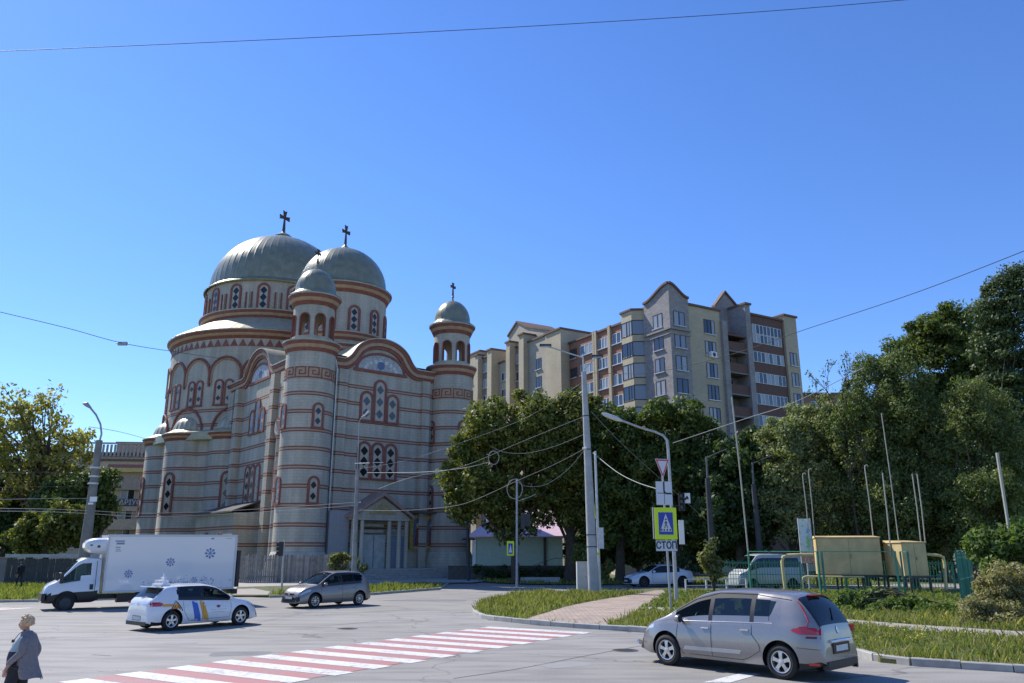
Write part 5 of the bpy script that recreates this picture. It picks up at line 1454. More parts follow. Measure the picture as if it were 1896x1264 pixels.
    fit_car(r, sp, (315, 1168), (445, 1157), -1, .98, 'r')
    return r
taxi()
def grey_hatch():
    sp = hatch_spec('plus'); sp['sideg'] = GL
    r = empty('hatchback', label='dusty grey hatchback driving left in front of the church porch', cat='car')
    col = paint('grey_car_paint', (.215, .20, .185), .4, .35)
    parts, sy, top = common(r, sp, col, mat('alloy', (.62, .61, .59)), spokes=9, style=1)
    for s in (1, -1):
        seam(r, [(3.02, .93), (3.04, .6), (2.9, .28)], sy, s); seam(r, [(1.82, .97), (1.82, .27), (2.9, .28)], sy, s); seam(r, [(.95, .98), (1.05, .7), (1.3, .32), (1.82, .27)], sy, s)
        handle(r, 1.95, .83, sy, s, col); handle(r, 1.1, .85, sy, s, col); mirror(r, 2.9, s * .92, 1.02, col, s)
    b = MB(); b.box((4.20, 0, .62), (.03, .7, .07)); b.box((4.21, 0, .33), (.03, .9, .12)); b.build('grille', black, r)
    MB().cyl((4.205, 0, .64), (4.225, 0, .64), .06, n=16).build('badge', chrome, r)
    plate(r, frame_m((4.23, 0, .47), (0, 1, 0), (0, 0, 1), (1, 0, 0)))
    seats(r, 2.2, .6, 1.7, seatm); seats(r, 1.3, .62, 1.7, seatm)
    fit_car(r, sp, (582, 1126), (666, 1120), 1, 1.0, 'f')
grey_hatch()
def saloon():
    sp = hatch_spec('saloon'); sp['sideg'] = GLD
    r = empty('saloon_car', label='white saloon car in the shade of the lindens behind the pedestrian sign', cat='car')
    col = paint('white_car_paint', (.70, .71, .72))
    parts, sy, top = common(r, sp, col, mat('dark_alloy', (.10, .10, .11), .4, .5), spokes=7, style=1)
    for s in (1, -1):
        seam(r, [(3.2, .9), (3.2, .3)], sy, s); seam(r, [(2.15, .93), (2.15, .28), (3.2, .3)], sy, s); mirror(r, 3.1, s * .95, .98, col, s)
    b = MB(); b.box((4.745, 0, .46), (.03, .9, .26)); b.box((4.74, 0, .28), (.03, 1.2, .10)); b.build('grille', black, r)
    MB().cyl((4.76, 0, .62), (4.78, 0, .62), .06, n=16).build('badge', chrome, r)
    plate(r, frame_m((4.77, 0, .40), (0, 1, 0), (0, 0, 1), (1, 0, 0)))
    seats(r, 2.5, .5, 1.7, seatm)
    p = G(1156, 1087); r.location = (p.x + 5.15, p.y + 1.9, .006); r.rotation_euler = (0, 0, R(180 + 16)); r.scale = (1.08,) * 3
saloon()
def minibus():
    sp = dict(L=5.2, W=1.95, wf=4.2, wr=1.1, wheel_r=.34, z0=.25, tumble=.16, cr=.3, cf=.8, tr=.08, tf=.3,
              top=[(0, 1.9), (.05, 2.25), (.3, 2.35), (3.2, 2.35), (3.6, 2.28), (3.95, 2.0), (4.4, 1.5), (4.6, 1.28), (5.0, 1.1), (5.13, .8), (5.2, .5)], belt=[(0, 1.2), (3, 1.2), (4.4, 1.15), (5, .95), (5.2, .45)], cuts=[3.2, 3.3, 4.3])
    def pf(x, y, z, jj, side, gh, ze):
        if jj <= 2: return 1
        if 11 <= jj <= 13 and gh > .12 and (.4 < x < 4.3): return 1 if (1.5 < x < 1.62 or 2.8 < x < 2.95 or 3.3 < x < 3.4) else 4
        if jj >= 16 and 3.7 < x < 4.55: return 2
        if x > 4.85 and jj in (8, 9): return 5
        return 0
    sp['paintf'] = pf; sp['sideg'] = GLD
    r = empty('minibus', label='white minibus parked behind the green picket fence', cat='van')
    parts, sy, top = common(r, sp, paint('shaded_white_paint', (.40, .43, .44), 0, .4), mat('dark_alloy', (.1, .1, .11)), spokes=8, style=1)  # white van: the shade over it is put into this greyer paint colour
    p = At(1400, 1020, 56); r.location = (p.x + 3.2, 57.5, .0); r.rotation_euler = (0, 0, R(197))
minibus()
def truck():
    r = empty('refrigerated_truck', label='white box truck with a cooling unit and blue snowflakes on its side', cat='truck')
    wp = paint('white_truck_paint', (.66, .67, .68), 0, .35)
    L = 2.15; X0 = 5.75       # cab from x=5.75 to 8.0
    sp = dict(L=L, W=1.9, wf=1.25, wr=-9, wheel_r=.36, z0=.34, tumble=.16, cr=.05, cf=.9, tr=0, tf=.28,
              top=[(0, 2.18), (.15, 2.23), (.7, 2.22), (.92, 2.10), (1.25, 1.72), (1.55, 1.38), (1.66, 1.28), (1.95, 1.12), (2.06, .97), (2.12, .7), (L, .55)],
              belt=[(0, 1.30), (.6, 1.28), (1.5, 1.16), (1.9, .98), (L, .52)], cuts=[.36, 1.40])
    def pf(x, y, z, jj, side, gh, ze):
        if z < .78 + (0.0 if x < 1.7 else -.04): return 1
        if 10 <= jj <= 13 and .38 < x < 1.44 and gh > .08:
            return 4 if (jj > 10 or x > .75) else 0
        if jj >= 16 and .95 < x < 1.66: return 2
        if x > 1.92 and jj in (8, 9, 10, 11) and z > .80: return 5
        return 0
    sp['paintf'] = pf; sp['sideg'] = GL
    V, F, Mi, sy, top = car_body(sp)
    mats = [wp, black, GL, GLD, GL, clear_lens, red_lens, black, wp]
    res = boolean_arches(V, F, Mi, mats, [(1.25, .40)], .46, 1.9)
    for v in res.vertices: v.co.x += X0
    split_parts(res, r, mats, ['cab'] + SLOT[1:])
    for s in (1, -1):
        wheel(r, X0 + 1.25, s * .84, .36, .2, dark_steel, 10, 2); wheel(r, 1.5, s * .86, .36, .2, dark_steel, 10, 2); wheel(r, 1.5, s * .64, .36, .19, dark_steel, 10, 2)
        b = MB(); b.box((X0 + 1.52, s * 1.12, 1.38), (.14, .12, .40)); b.cyl((X0 + 1.5, s * .88, 1.25), (X0 + 1.52, s * 1.1, 1.3), .03, n=8); b.cyl((X0 + 1.62, s * .9, 1.62), (X0 + 1.55, s * 1.1, 1.60), .02, n=8); b.build('wing_mirror', black, r)
        b = MB(); b.box((X0 + .32, s * .955, 1.0), (.14, .03, .22)); b.build('door_handle', black, r)
        b = MB(); b.tube([(X0 + .18, s * (.94 - .12 * max(0, (z - 1.3))), z) for z in (.6, 1.0, 1.3, 1.8, 2.1)], .012, 5); b.build('door_seam', black, r)
        MB().cyl((X0 + .25, s * .956, 1.55 - .3), (X0 + .27, s * .958, 1.25), .01, n=6).build('lock', black, r)
    # box body with rounded rails
    zb, zt = .72, 3.22; yb = 1.08
    b = MB(); b.bx(-.02, 5.62, -yb, yb, zb, zt, 0); BX = b.build('cargo_box', wp, r)
    b = MB()
    for y in (-yb, yb):
        for z in (zb + .05, zt - .03): b.bx(-.04, 5.64, y - .025, y + .025, z - .05, z + .05)
        for x in (0, 5.6): b.bx(x - .035, x + .035, y - .022, y + .022, zb, zt - .08)
    b.build('edge_rail', mat('box_rail', (.5, .51, .52), .4, .2, var=.05), BX)
    b = MB(); b.bx(-.08, -.03, -1.02, 1.02, zb + .1, zt - .1, 0); 
    for y in (-.5, .5): b.cyl((-.1, y, zb + .1), (-.1, y, zt - .1), .02, n=6, mi=1)
    b.build('rear_door', [wp, black], BX)
    b = MB(); b.bx(-.28, -.12, -1.04, 1.04, .80, 2.5); b.bx(-.25, 0, -1.0, 1.0, .48, .70); b.build('tail_lift', black, r)
    blue = mat('snow_blue', (.03, .14, .42), .5, var=0)
    def flake(x, z, R_, s):
        b = MB(); y = s * (yb + .006)
        def ln(a, c, w):
            d = Vector((c[0] - a[0], 0, c[1] - a[1])).normalized(); n = Vector((-d.z, 0, d.x)) * w
            b.add([(x + a[0] - n.x, y, z + a[1] - n.z), (x + c[0] - n.x, y, z + c[1] - n.z), (x + c[0] + n.x, y, z + c[1] + n.z), (x + a[0] + n.x, y, z + a[1] + n.z)], [[0, 1, 2, 3]])
        for k in range(8 if R_ > .17 else 6):
            q = 2 * PI * k / (8 if R_ > .17 else 6); c_, s_ = math.cos(q), math.sin(q)
            ln((0.02 * c_, .02 * s_), (R_ * c_, R_ * s_), R_ * .055)
            for e in (-1, 1):
                a = (R_ * .55 * c_, R_ * .55 * s_); ln(a, (a[0] + R_ * .32 * math.cos(q + e * .8), a[1] + R_ * .32 * math.sin(q + e * .8)), R_ * .05)
                a = (R_ * .78 * c_, R_ * .78 * s_); ln(a, (a[0] + R_ * .22 * math.cos(q + e * .8), a[1] + R_ * .22 * math.sin(q + e * .8)), R_ * .05)
        b.build('snowflake', blue, BX)
    for s in (1, -1):
        flake(1.18, 2.38, .25, s); flake(2.92, 2.0, .20, s); flake(4.65, 1.52, .18, s); flake(1.8, 1.18, .14, s)
        rr = random.Random(4); b = MB()
        for i in range(150):
            x = rr.gauss(1.9, .85); z = .98 + abs(rr.gauss(0, .14)); q = rr.uniform(.008, .022)
            if 0.1 < x < 4.2: b.add([(x - q, s * (yb + .004), z - q), (x + q, s * (yb + .004), z - q), (x + q, s * (yb + .004), z + q), (x - q, s * (yb + .004), z + q)], [[0, 1, 2, 3]])
        b.build('snow_speckles', blue, BX)
        b = MB(); gm = mat('decal_grey', (.22, .25, .33), .5, var=0)
        for x0, x1, z0, z1 in ((4.95, 5.35, 2.92, 2.98), (4.95, 5.30, 2.80, 2.89), (5.1, 5.32, 2.66, 2.70), (5.1, 5.30, 2.58, 2.61), (5.05, 5.30, 2.50, 2.53), (1.05, 1.2, 3.02, 3.09), (.2, .5, 3.05, 3.07)):
            b.add([(x0, s * (yb + .005), z0), (x1, s * (yb + .005), z0), (x1 - .03, s * (yb + .005), z1), (x0 - .03 + .03, s * (yb + .005), z1)], [[0, 1, 2, 3]])
        b.build('decal', gm, BX)
    # cooling unit over the cab
    b = MB(); secs = [(5.62, .0, 3.10, 2.36), (5.95, 0, 3.10, 2.38), (6.2, 0, 3.08, 2.44), (6.38, 0, 3.0, 2.54), (6.47, 0, 2.88, 2.66)]
    V = []
    for i, (x, _, t, bo) in enumerate(secs):
        hw = [.86, .86, .82, .70, .5][i]; zc = (t + bo) / 2; hh = (t - bo) / 2
        V += [(x, hw * math.copysign(abs(math.cos(q)) ** .35, math.cos(q)), zc + hh * math.copysign(abs(math.sin(q)) ** .6, math.sin(q))) for q in [2 * PI * k / 28 for k in range(28)]]
    b.add(V, [[i * 28 + k, i * 28 + (k + 1) % 28, (i + 1) * 28 + (k + 1) % 28, (i + 1) * 28 + k] for i in range(4) for k in range(28)], 0, True); b.add(V[-28:], [list(range(28))], 0)
    b.box((6.3, -.55, 2.84), (.08, .5, .05), 1); b.box((6.25, .83, 2.78), (.1, .02, .05), 1); b.box((5.95, .865, 2.72), (.12, .01, .1), 1)
    b.build('cooling_unit', [wp, dark_steel], r)
    b = MB(); b.bx(.2, 5.7, -.45, -.3, .45, .62); b.bx(.2, 5.7, .3, .45, .45, .62); b.bx(4.2, 5.0, .5, .95, .3, .66); b.bx(3.4, 4.0, -.95, -.5, .35, .66); b.bx(.9, 2.1, -.98, .98, .62, .715); b.build('chassis', black, r)
    b = MB(); b.box((7.86, 0, .62), (.14, 1.7, .30)); b.build('bumper', black, r)
    seats(r, X0 + .55, 1.0, 1.7, seatm)
    fit_car(r, dict(wf=X0 + 1.25, wr=1.5, W=1.96), (119, 1130), (364, 1123), 1, 1.03, 'f'); r.rotation_euler[1] = R(.5)
truck()
# ---------------- trees and plants ----------------
BARK = mat('bark', (.075, .06, .045), .9, var=.35, scale=4)
LF = {
 'shrub': leafmat('shrub_leaves', (.10, .105, .045), (.20, .18, .085), (.33, .27, .14), .3),
 'linden': leafmat('linden_leaves', (.040, .060, .012), (.095, .108, .022), (.21, .185, .045), .30),
 'linden_dark': leafmat('linden_leaves_dark', (.030, .050, .012), (.060, .085, .018), (.12, .13, .03), .28),
 'yellowing': leafmat('yellowing_leaves', (.09, .10, .03), (.20, .185, .055), (.36, .28, .10), .4, 1.7),
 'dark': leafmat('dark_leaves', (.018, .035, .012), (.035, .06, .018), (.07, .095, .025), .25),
 'grey': leafmat('grey_green_leaves', (.06, .075, .035), (.12, .135, .06), (.22, .215, .10), .3, 2.0),
 'thuja': leafmat('thuja_sprays', (.036, .052, .018), (.070, .092, .028), (.135, .135, .045), .25, 2.0),
 'bright': leafmat('bright_leaves', (.045, .065, .020), (.085, .115, .032), (.16, .18, .055), .35, 1.35),
 'spruce': leafmat('spruce_needles', (.016, .028, .011), (.036, .056, .018), (.08, .10, .03), .15, 1.8),
 'bush': leafmat('bush_leaves', (.05, .065, .02), (.12, .125, .04), (.22, .19, .08), .3),
 'vine': leafmat('vine_leaves', (.05, .08, .02), (.095, .14, .035), (.18, .22, .06), .35, 1.4),
}
nr = np.random.default_rng(5)
def quads_mesh(name, C, T, B, mt, parent, tri=False):
    """C centres, T and B half axes (n,3): one kite-shaped leaf each, bent along the middle"""
    n = len(C); N = np.cross(T, B); N /= np.linalg.norm(N, axis=1, keepdims=True) + 1e-9
    h = np.linalg.norm(B, axis=1, keepdims=True)
    V = np.empty((n, 4, 3), np.float32)
    V[:, 0] = C - T; V[:, 1] = C + B - N * h * .25; V[:, 2] = C + T * 1.0; V[:, 3] = C - B - N * h * .25
    me = bpy.data.meshes.new(name); me.vertices.add(4 * n); me.vertices.foreach_set('co', V.reshape(-1))
    me.loops.add(4 * n); me.loops.foreach_set('vertex_index', np.arange(4 * n, dtype=np.int32))
    me.polygons.add(n); me.polygons.foreach_set('loop_start', np.arange(0, 4 * n, 4, dtype=np.int32))
    try: me.polygons.foreach_set('loop_total', np.full(n, 4, dtype=np.int32))
    except Exception: pass
    me.update(calc_edges=True); me.validate(); me.materials.append(mt)
    o = bpy.data.objects.new(name, me); COL.objects.link(o); o.parent = parent; return o
def unit(n):
    v = nr.normal(size=(n, 3)); return v / np.linalg.norm(v, axis=1, keepdims=True)
def leaf_cloud(cl, per, rad, size, droop=0.0, flat=1.0, up=.3, aspect=.55):
    """cl (m,3) clump centres -> leaves"""
    m = len(cl); n = m * per
    c = np.repeat(cl, per, 0); rr = np.repeat(np.broadcast_to(rad, (m,)), per)[:, None]
    d = unit(n); q = d * rr * (nr.random((n, 1)) ** .45); q[:, 2] *= flat; C = c + q
    T = unit(n); T[:, 2] -= droop; T += d * .4; T /= np.linalg.norm(T, axis=1, keepdims=True)
    N = d * 1.25 + unit(n) * .6; N[:, 2] += up * 1.6;  B = np.cross(T, N); B /= np.linalg.norm(B, axis=1, keepdims=True) + 1e-9
    s = size * nr.uniform(.6, 1.3, (n, 1)); return C, T * s, B * s * aspect
def limb(b, p0, p1, r0, r1, sag=.1, n=5):
    p0 = np.array(p0, float); p1 = np.array(p1, float); pts = []
    j = nr.normal(size=3) * np.linalg.norm(p1 - p0) * .07
    for i in range(n + 1):
        t = i / n; p = p0 * (1 - t) + p1 * t + j * math.sin(PI * t); p[2] += sag * math.sin(PI * t); pts.append(tuple(p))
    b.tube(pts, [r0 + (r1 - r0) * i / n for i in range(n + 1)], 7)
def tree(name, label, x, y, h, blobs, leaf, trunk_r=.3, trunk_h=None, nclump=150, per=110, crad=.9, size=.20, droop=0., flat=.8, cat='tree', group=None, hollow=.55, lean=(0, 0), base_z=0., twig=0, aspect=.55):
    """blobs = list of (dx,dy,z,rx,ry,rz) ellipsoids making up the crown"""
    r = empty(name, (x, y, base_z), 0, label, cat, group)
    vol = np.array([b[3] * b[4] * b[5] for b in blobs]) ** .72; vol /= vol.sum(); cl = []
    for bl, w in zip(blobs, vol):
        k = max(3, int(nclump * w)); d = unit(k); rad = nr.uniform(hollow ** 3, 1, (k, 1)) ** (1 / 3.)
        rad *= 1 + nr.normal(0, .09, (k, 1))
        cl.append(np.array(bl[:3]) + d * rad * np.array(bl[3:]))
    cl = np.vstack(cl)
    cr = crad * nr.uniform(.55, 1.35, len(cl))
    C, T, B = leaf_cloud(cl, per, cr, size, droop, flat, aspect=aspect)
    keep = C[:, 2] > .1
    quads_mesh('crown', C[keep], T[keep], B[keep], LF[leaf], r)
    th = trunk_h or min(b[2] for b in blobs)
    b = MB(); z = np.array([0., .5, 1.5, th * .5, th]); top = np.array([lean[0], lean[1], th])
    b.tube([(lean[0] * q / th + nr.normal(0, .04), lean[1] * q / th + nr.normal(0, .04), q) for q in z], [trunk_r * 1.35, trunk_r * 1.05, trunk_r * .95, trunk_r * .85, trunk_r * .7], 10)
    idx = nr.choice(len(cl), min(len(cl), 26 + twig), replace=False)
    for i in idx:
        s = nr.uniform(.45, 1.0); p0 = top * s; p1 = cl[i]
        if p1[2] < p0[2] - .5: p0 = top * max(.3, p1[2] / th * .8) if th > 0 else p0
        limb(b, p0, p1, trunk_r * .32, .03, .2)
    b.build('trunk', BARK, r)
    return r
def blobset(px_list, x, y):
    """px_list: (px, py, Y, rpx, rpy) ellipses seen in the street -> local blobs"""
    out = []
    for q in px_list:
        c = At(q[0], q[1], q[2]); sc = q[2] * _C / FPX * 1.04
        rx = q[3] * sc; rz = q[4] * sc; out.append((c.x - x, c.y - y, c.z, rx, min(rx, rz) * (q[5] if len(q) > 5 else .95), rz))
    return out
def T_(name, label, px, Y, blobs, leaf, h=0, **k):
    x = At(px, 1020, Y).x; return tree(name, label, x, Y, h, blobset(blobs, x, Y), leaf, **k)
gl = 'linden trees before the apartment block'
T_('linden_tree', 'large yellow-green linden partly covering the right church tower', 953, 66, [(905, 870, 66, 78, 95), (950, 780, 66, 72, 72), (880, 815, 65, 45, 60), (990, 860, 67, 70, 100), (870, 905, 65, 42, 38), (930, 950, 66, 50, 28), (945, 975, 65.5, 40, 24), (862, 940, 65, 34, 24)], 'linden', trunk_r=.32, trunk_h=6, nclump=230, per=200, crad=1.0, size=.19, group=gl)
T_('linden_tree', 'linden with a thick dark trunk just left of the pale concrete pole', 1056, 68, [(1030, 850, 68, 75, 95), (1060, 780, 68, 62, 55), (1085, 880, 69, 60, 85), (1020, 930, 67, 50, 30), (1050, 965, 67, 42, 26)], 'linden', trunk_r=.48, trunk_h=6, nclump=200, per=200, crad=1.0, size=.19, group=gl)
T_('linden_tree', 'dark linden between the pale concrete pole and the pedestrian sign', 1148, 67, [(1150, 850, 67, 78, 95), (1140, 790, 67, 55, 45), (1180, 900, 67, 70, 70), (1120, 930, 66, 50, 35), (1135, 972, 66, 46, 28), (1180, 980, 66, 36, 22)], 'linden_dark', trunk_r=.42, trunk_h=5.5, nclump=200, per=200, crad=1.0, size=.19, group=gl)
T_('linden_tree', 'dark green linden behind the curved lamp post, crown below the balconies', 1255, 66, [(1240, 810, 66, 75, 70), (1290, 870, 66, 70, 100), (1230, 900, 65, 65, 75), (1260, 775, 66, 45, 40), (1210, 975, 65.5, 44, 28), (1285, 978, 65.5, 44, 28)], 'linden_dark', trunk_r=.36, trunk_h=5, nclump=200, per=200, crad=1.0, size=.19, group=gl)
T_('tree', 'very dark leafy tree behind the two slim grey poles', 1370, 62, [(1360, 900, 62, 70, 90), (1400, 850, 62, 50, 55), (1400, 950, 61, 65, 55), (1325, 960, 61, 45, 45)], 'dark', trunk_r=.3, trunk_h=4, nclump=260, per=130, crad=.85, size=.2)
T_('willow_tree', 'grey-green rounded tree with small pale leaves behind the tall vent pipe', 1470, 60.5, [(1455, 830, 59.4, 55, 62), (1500, 800, 60.5, 52, 52), (1500, 900, 60.5, 75, 80), (1450, 920, 59.4, 48, 62), (1530, 780, 60.5, 36, 40)], 'grey', trunk_r=.2, trunk_h=3, nclump=330, per=150, crad=0.68, size=0.125)
T_('thuja_tree', 'broad olive thuja standing behind the larger yellow cabinet', 1600, 58.3, [(1600, 880, 58.3, 65, 160), (1620, 760, 58.3, 50, 95), (1570, 830, 57.7, 42, 110), (1645, 850, 58.3, 40, 140)], 'thuja', trunk_r=.2, trunk_h=2, nclump=330, per=230, crad=0.74, size=0.117, droop=-.5, hollow=.78, flat=1.05, aspect=.45)
T_('thuja_tree', 'tall dark olive thuja right of the broad one, behind the smaller yellow cabinet', 1690, 57.0, [(1690, 860, 57.0, 55, 175), (1680, 740, 57.0, 45, 90), (1720, 880, 56.4, 45, 130), (1660, 940, 55.8, 55, 70)], 'thuja', trunk_r=.2, trunk_h=2, nclump=330, per=230, crad=0.74, size=0.117, droop=-.5, hollow=.78, flat=1.05, aspect=.45)
T_('maple_tree', 'bright green sunlit tree rising above the thujas', 1745, 70.0, [(1740, 650, 70.0, 65, 75), (1685, 645, 70.0, 40, 36), (1775, 700, 70.0, 60, 100), (1720, 760, 70.0, 60, 80), (1760, 600, 70.0, 46, 40), (1715, 615, 70.0, 38, 30), (1810, 620, 70.0, 44, 60), (1800, 760, 70.0, 60, 90), (1655, 670, 70.0, 26, 20)], 'bright', trunk_r=.3, trunk_h=9, nclump=250, per=190, crad=1.14, size=0.176, flat=.6)
T_('spruce_tree', 'very tall dark spruce at the right edge', 1860, 59.6, [(1868, 555, 59.6, 42, 48), (1870, 660, 59.6, 62, 90), (1890, 520, 59.6, 26, 28), (1865, 780, 59.6, 70, 100), (1870, 900, 59.6, 78, 90), (1835, 610, 59.6, 40, 45)], 'spruce', trunk_r=.28, trunk_h=12, nclump=330, per=220, crad=1.14, size=0.142, droop=.6, flat=.42, hollow=.5)
T_('tree', 'dense green tree in front of the dark spruce, right of the smaller cabinet', 1800, 54.0, [(1800, 830, 54.0, 45, 130), (1830, 950, 52.5, 60, 80), (1860, 860, 54.0, 50, 120), (1775, 950, 54.0, 40, 70), (1795, 740, 54.0, 28, 50), (1755, 900, 54.7, 30, 110)], 'thuja', trunk_r=.2, trunk_h=3, nclump=330, per=240, crad=0.83, size=0.110, droop=-.4, flat=.8, aspect=.4)
T_('tree', 'leafy low tree reaching over the fence at the right edge', 1850, 33, [(1850, 1030, 33, 50, 36), (1825, 1010, 33, 40, 22), (1885, 1010, 33, 40, 40)], 'vine', trunk_r=.08, trunk_h=1, nclump=70, per=110, crad=.40, size=.12)
# dark trees filling the depth behind the right hand group
gb = 'dark trees in the depth behind the fence'
for i, (px, Y, top, lab) in enumerate(((1560, 76, 800, 'dark tree seen between the grey-green tree and the broad thuja'), (1760, 78, 800, 'dark tree behind the gap right of the thujas'), (1655, 76, 860, 'dark low tree glimpsed between the two thujas'))):
    T_('tree', lab, px, Y, [(px, top + 90, Y, 75, 90), (px - 30, top + 160, Y, 60, 70), (px + 30, top + 150, Y, 60, 70)], 'dark', trunk_r=.25, trunk_h=3, nclump=150, per=110, crad=.95, size=.22, group=gb)
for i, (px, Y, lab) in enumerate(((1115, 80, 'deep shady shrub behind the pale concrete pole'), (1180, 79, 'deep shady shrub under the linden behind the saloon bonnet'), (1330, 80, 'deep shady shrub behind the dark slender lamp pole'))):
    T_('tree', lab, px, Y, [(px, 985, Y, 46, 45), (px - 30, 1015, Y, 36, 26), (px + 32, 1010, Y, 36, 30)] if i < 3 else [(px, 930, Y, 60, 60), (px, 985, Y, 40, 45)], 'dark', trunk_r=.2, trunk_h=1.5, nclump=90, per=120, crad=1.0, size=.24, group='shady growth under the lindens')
# left side
T_('tree', 'tall thin-crowned tree with yellowing leaves at the left edge', 58, 76, [(60, 800, 76, 75, 55), (30, 850, 76, 68, 90), (110, 860, 76, 68, 55), (70, 745, 76, 48, 36), (140, 830, 76, 42, 36), (20, 760, 76, 38, 45), (80, 910, 76, 62, 40)], 'yellowing', trunk_r=.3, trunk_h=12, nclump=175, per=40, crad=1.05, size=.24, hollow=.15, twig=70)
T_('tree', 'dark green tree behind the leaning left lamp pole', 175, 72, [(150, 940, 72, 42, 56), (186, 890, 72, 22, 16), (125, 950, 72, 50, 60), (192, 930, 72, 20, 14)], 'linden_dark', trunk_r=.3, trunk_h=4, nclump=150, per=110, crad=.95, size=.23)
T_('tree', 'low glossy green tree above the dark plank fence on the left', 85, 67, [(85, 985, 67, 55, 36), (60, 1000, 67, 40, 26), (120, 970, 67, 36, 36)], 'linden', trunk_r=.2, trunk_h=3, nclump=110, per=110, crad=.75, size=.2)
T_('tree', 'shadowy tree at the far left behind the plastered wall', 5, 80, [(0, 930, 80, 75, 85), (40, 960, 80, 60, 60), (-50, 900, 80, 70, 110)], 'dark', trunk_r=.3, trunk_h=4, nclump=230, per=110, crad=1.0, size=.26)
# shrubs
def bush(label, px, Y, blobs, leaf, name='bush', **k):
    k.setdefault('nclump', 40); k.setdefault('per', 90); k.setdefault('crad', .3); k.setdefault('size', .1)
    return T_(name, label, px, Y, blobs, leaf, trunk_r=.05, trunk_h=.8, cat='bush', **k)
bush('pale yellow-green bush leaning on the plank fence beside the thin lamp pole', 630, 63, [(632, 1045, 63, 26, 20), (655, 1055, 63, 22, 14), (620, 1035, 63, 12, 12)], 'bush')
bush('young tree with a few yellow leaves left of the green fence', 1318, 44, [(1316, 1030, 44, 18, 26), (1325, 1050, 44, 14, 22), (1305, 1025, 44, 12, 12), (1318, 1004, 44, 7, 14)], 'bush', name='young_tree', nclump=45, per=45, size=.12)
bush('bright bush behind the grey cabinet at the pale concrete pole', 1080, 58, [(1080, 1030, 58, 22, 18), (1115, 1052, 58, 24, 14)], 'bright')
bush('round clipped bush right of the stop sign', 1275, 62, [(1275, 1040, 62, 20, 18), (1300, 1045, 62, 24, 14)], 'dark')
bush('hedge in shade below the kiosk', 960, 72, [(920, 1058, 72, 50, 9), (1000, 1060, 72, 60, 9), (1080, 1060, 72, 50, 12)], 'dark', name='hedge', nclump=120)
bush('wide brownish shrub on the right verge', 1855, 29, [(1850, 1125, 29, 55, 42), (1885, 1100, 29, 40, 55), (1820, 1140, 28.5, 36, 30), (1880, 1150, 28, 46, 30), (1845, 1085, 29, 30, 30)], 'shrub', nclump=230, per=150, crad=.26, size=.05, hollow=.4)
bush('low green vine heap below the slanting green posts', 1680, 34, [(1670, 1125, 34, 55, 14), (1620, 1110, 35, 45, 14), (1730, 1135, 33.5, 45, 12), (1585, 1115, 35, 30, 18)], 'vine', nclump=170, per=80, crad=.28, size=.10)
# bare tree
def bare(px, Y):
    x = At(px, 1020, Y).x; r = empty('bare_tree', (x, Y, 0), 0, 'bare twiggy tree with few leaves against the sky', 'tree'); b = MB()
    rr = random.Random(9)
    def br(p, d, l, rad, k):
        q = p + d * l; b.tube([p, (p + q) / 2 + Vector((rr.uniform(-.1, .1),) * 3) * l * .3, q], [rad, rad * .8, rad * .6], 5)
        if k == 0: tips.append(q); return
        for _ in range(3 if k > 1 else 4):
            nd = (d + Vector((rr.uniform(-.6, .6), rr.uniform(-.6, .6), rr.uniform(-.15, .55)))).normalized(); br(q if _ else p.lerp(q, .6), nd, l * rr.uniform(.42, .66), rad * .6, k - 1)
    tips = []; br(Vector((0, 0, 0)), Vector((-.05, 0, 1)), 8.0, .13, 5); b.build('trunk', BARK, r)
    cl = np.array([tuple(t) for t in tips]); sel = cl[nr.choice(len(cl), 150)]
    C, T, B = leaf_cloud(sel, 7, .35, .1); quads_mesh('crown', C, T, B, LF['bright'], r)
bare(1598, 57)

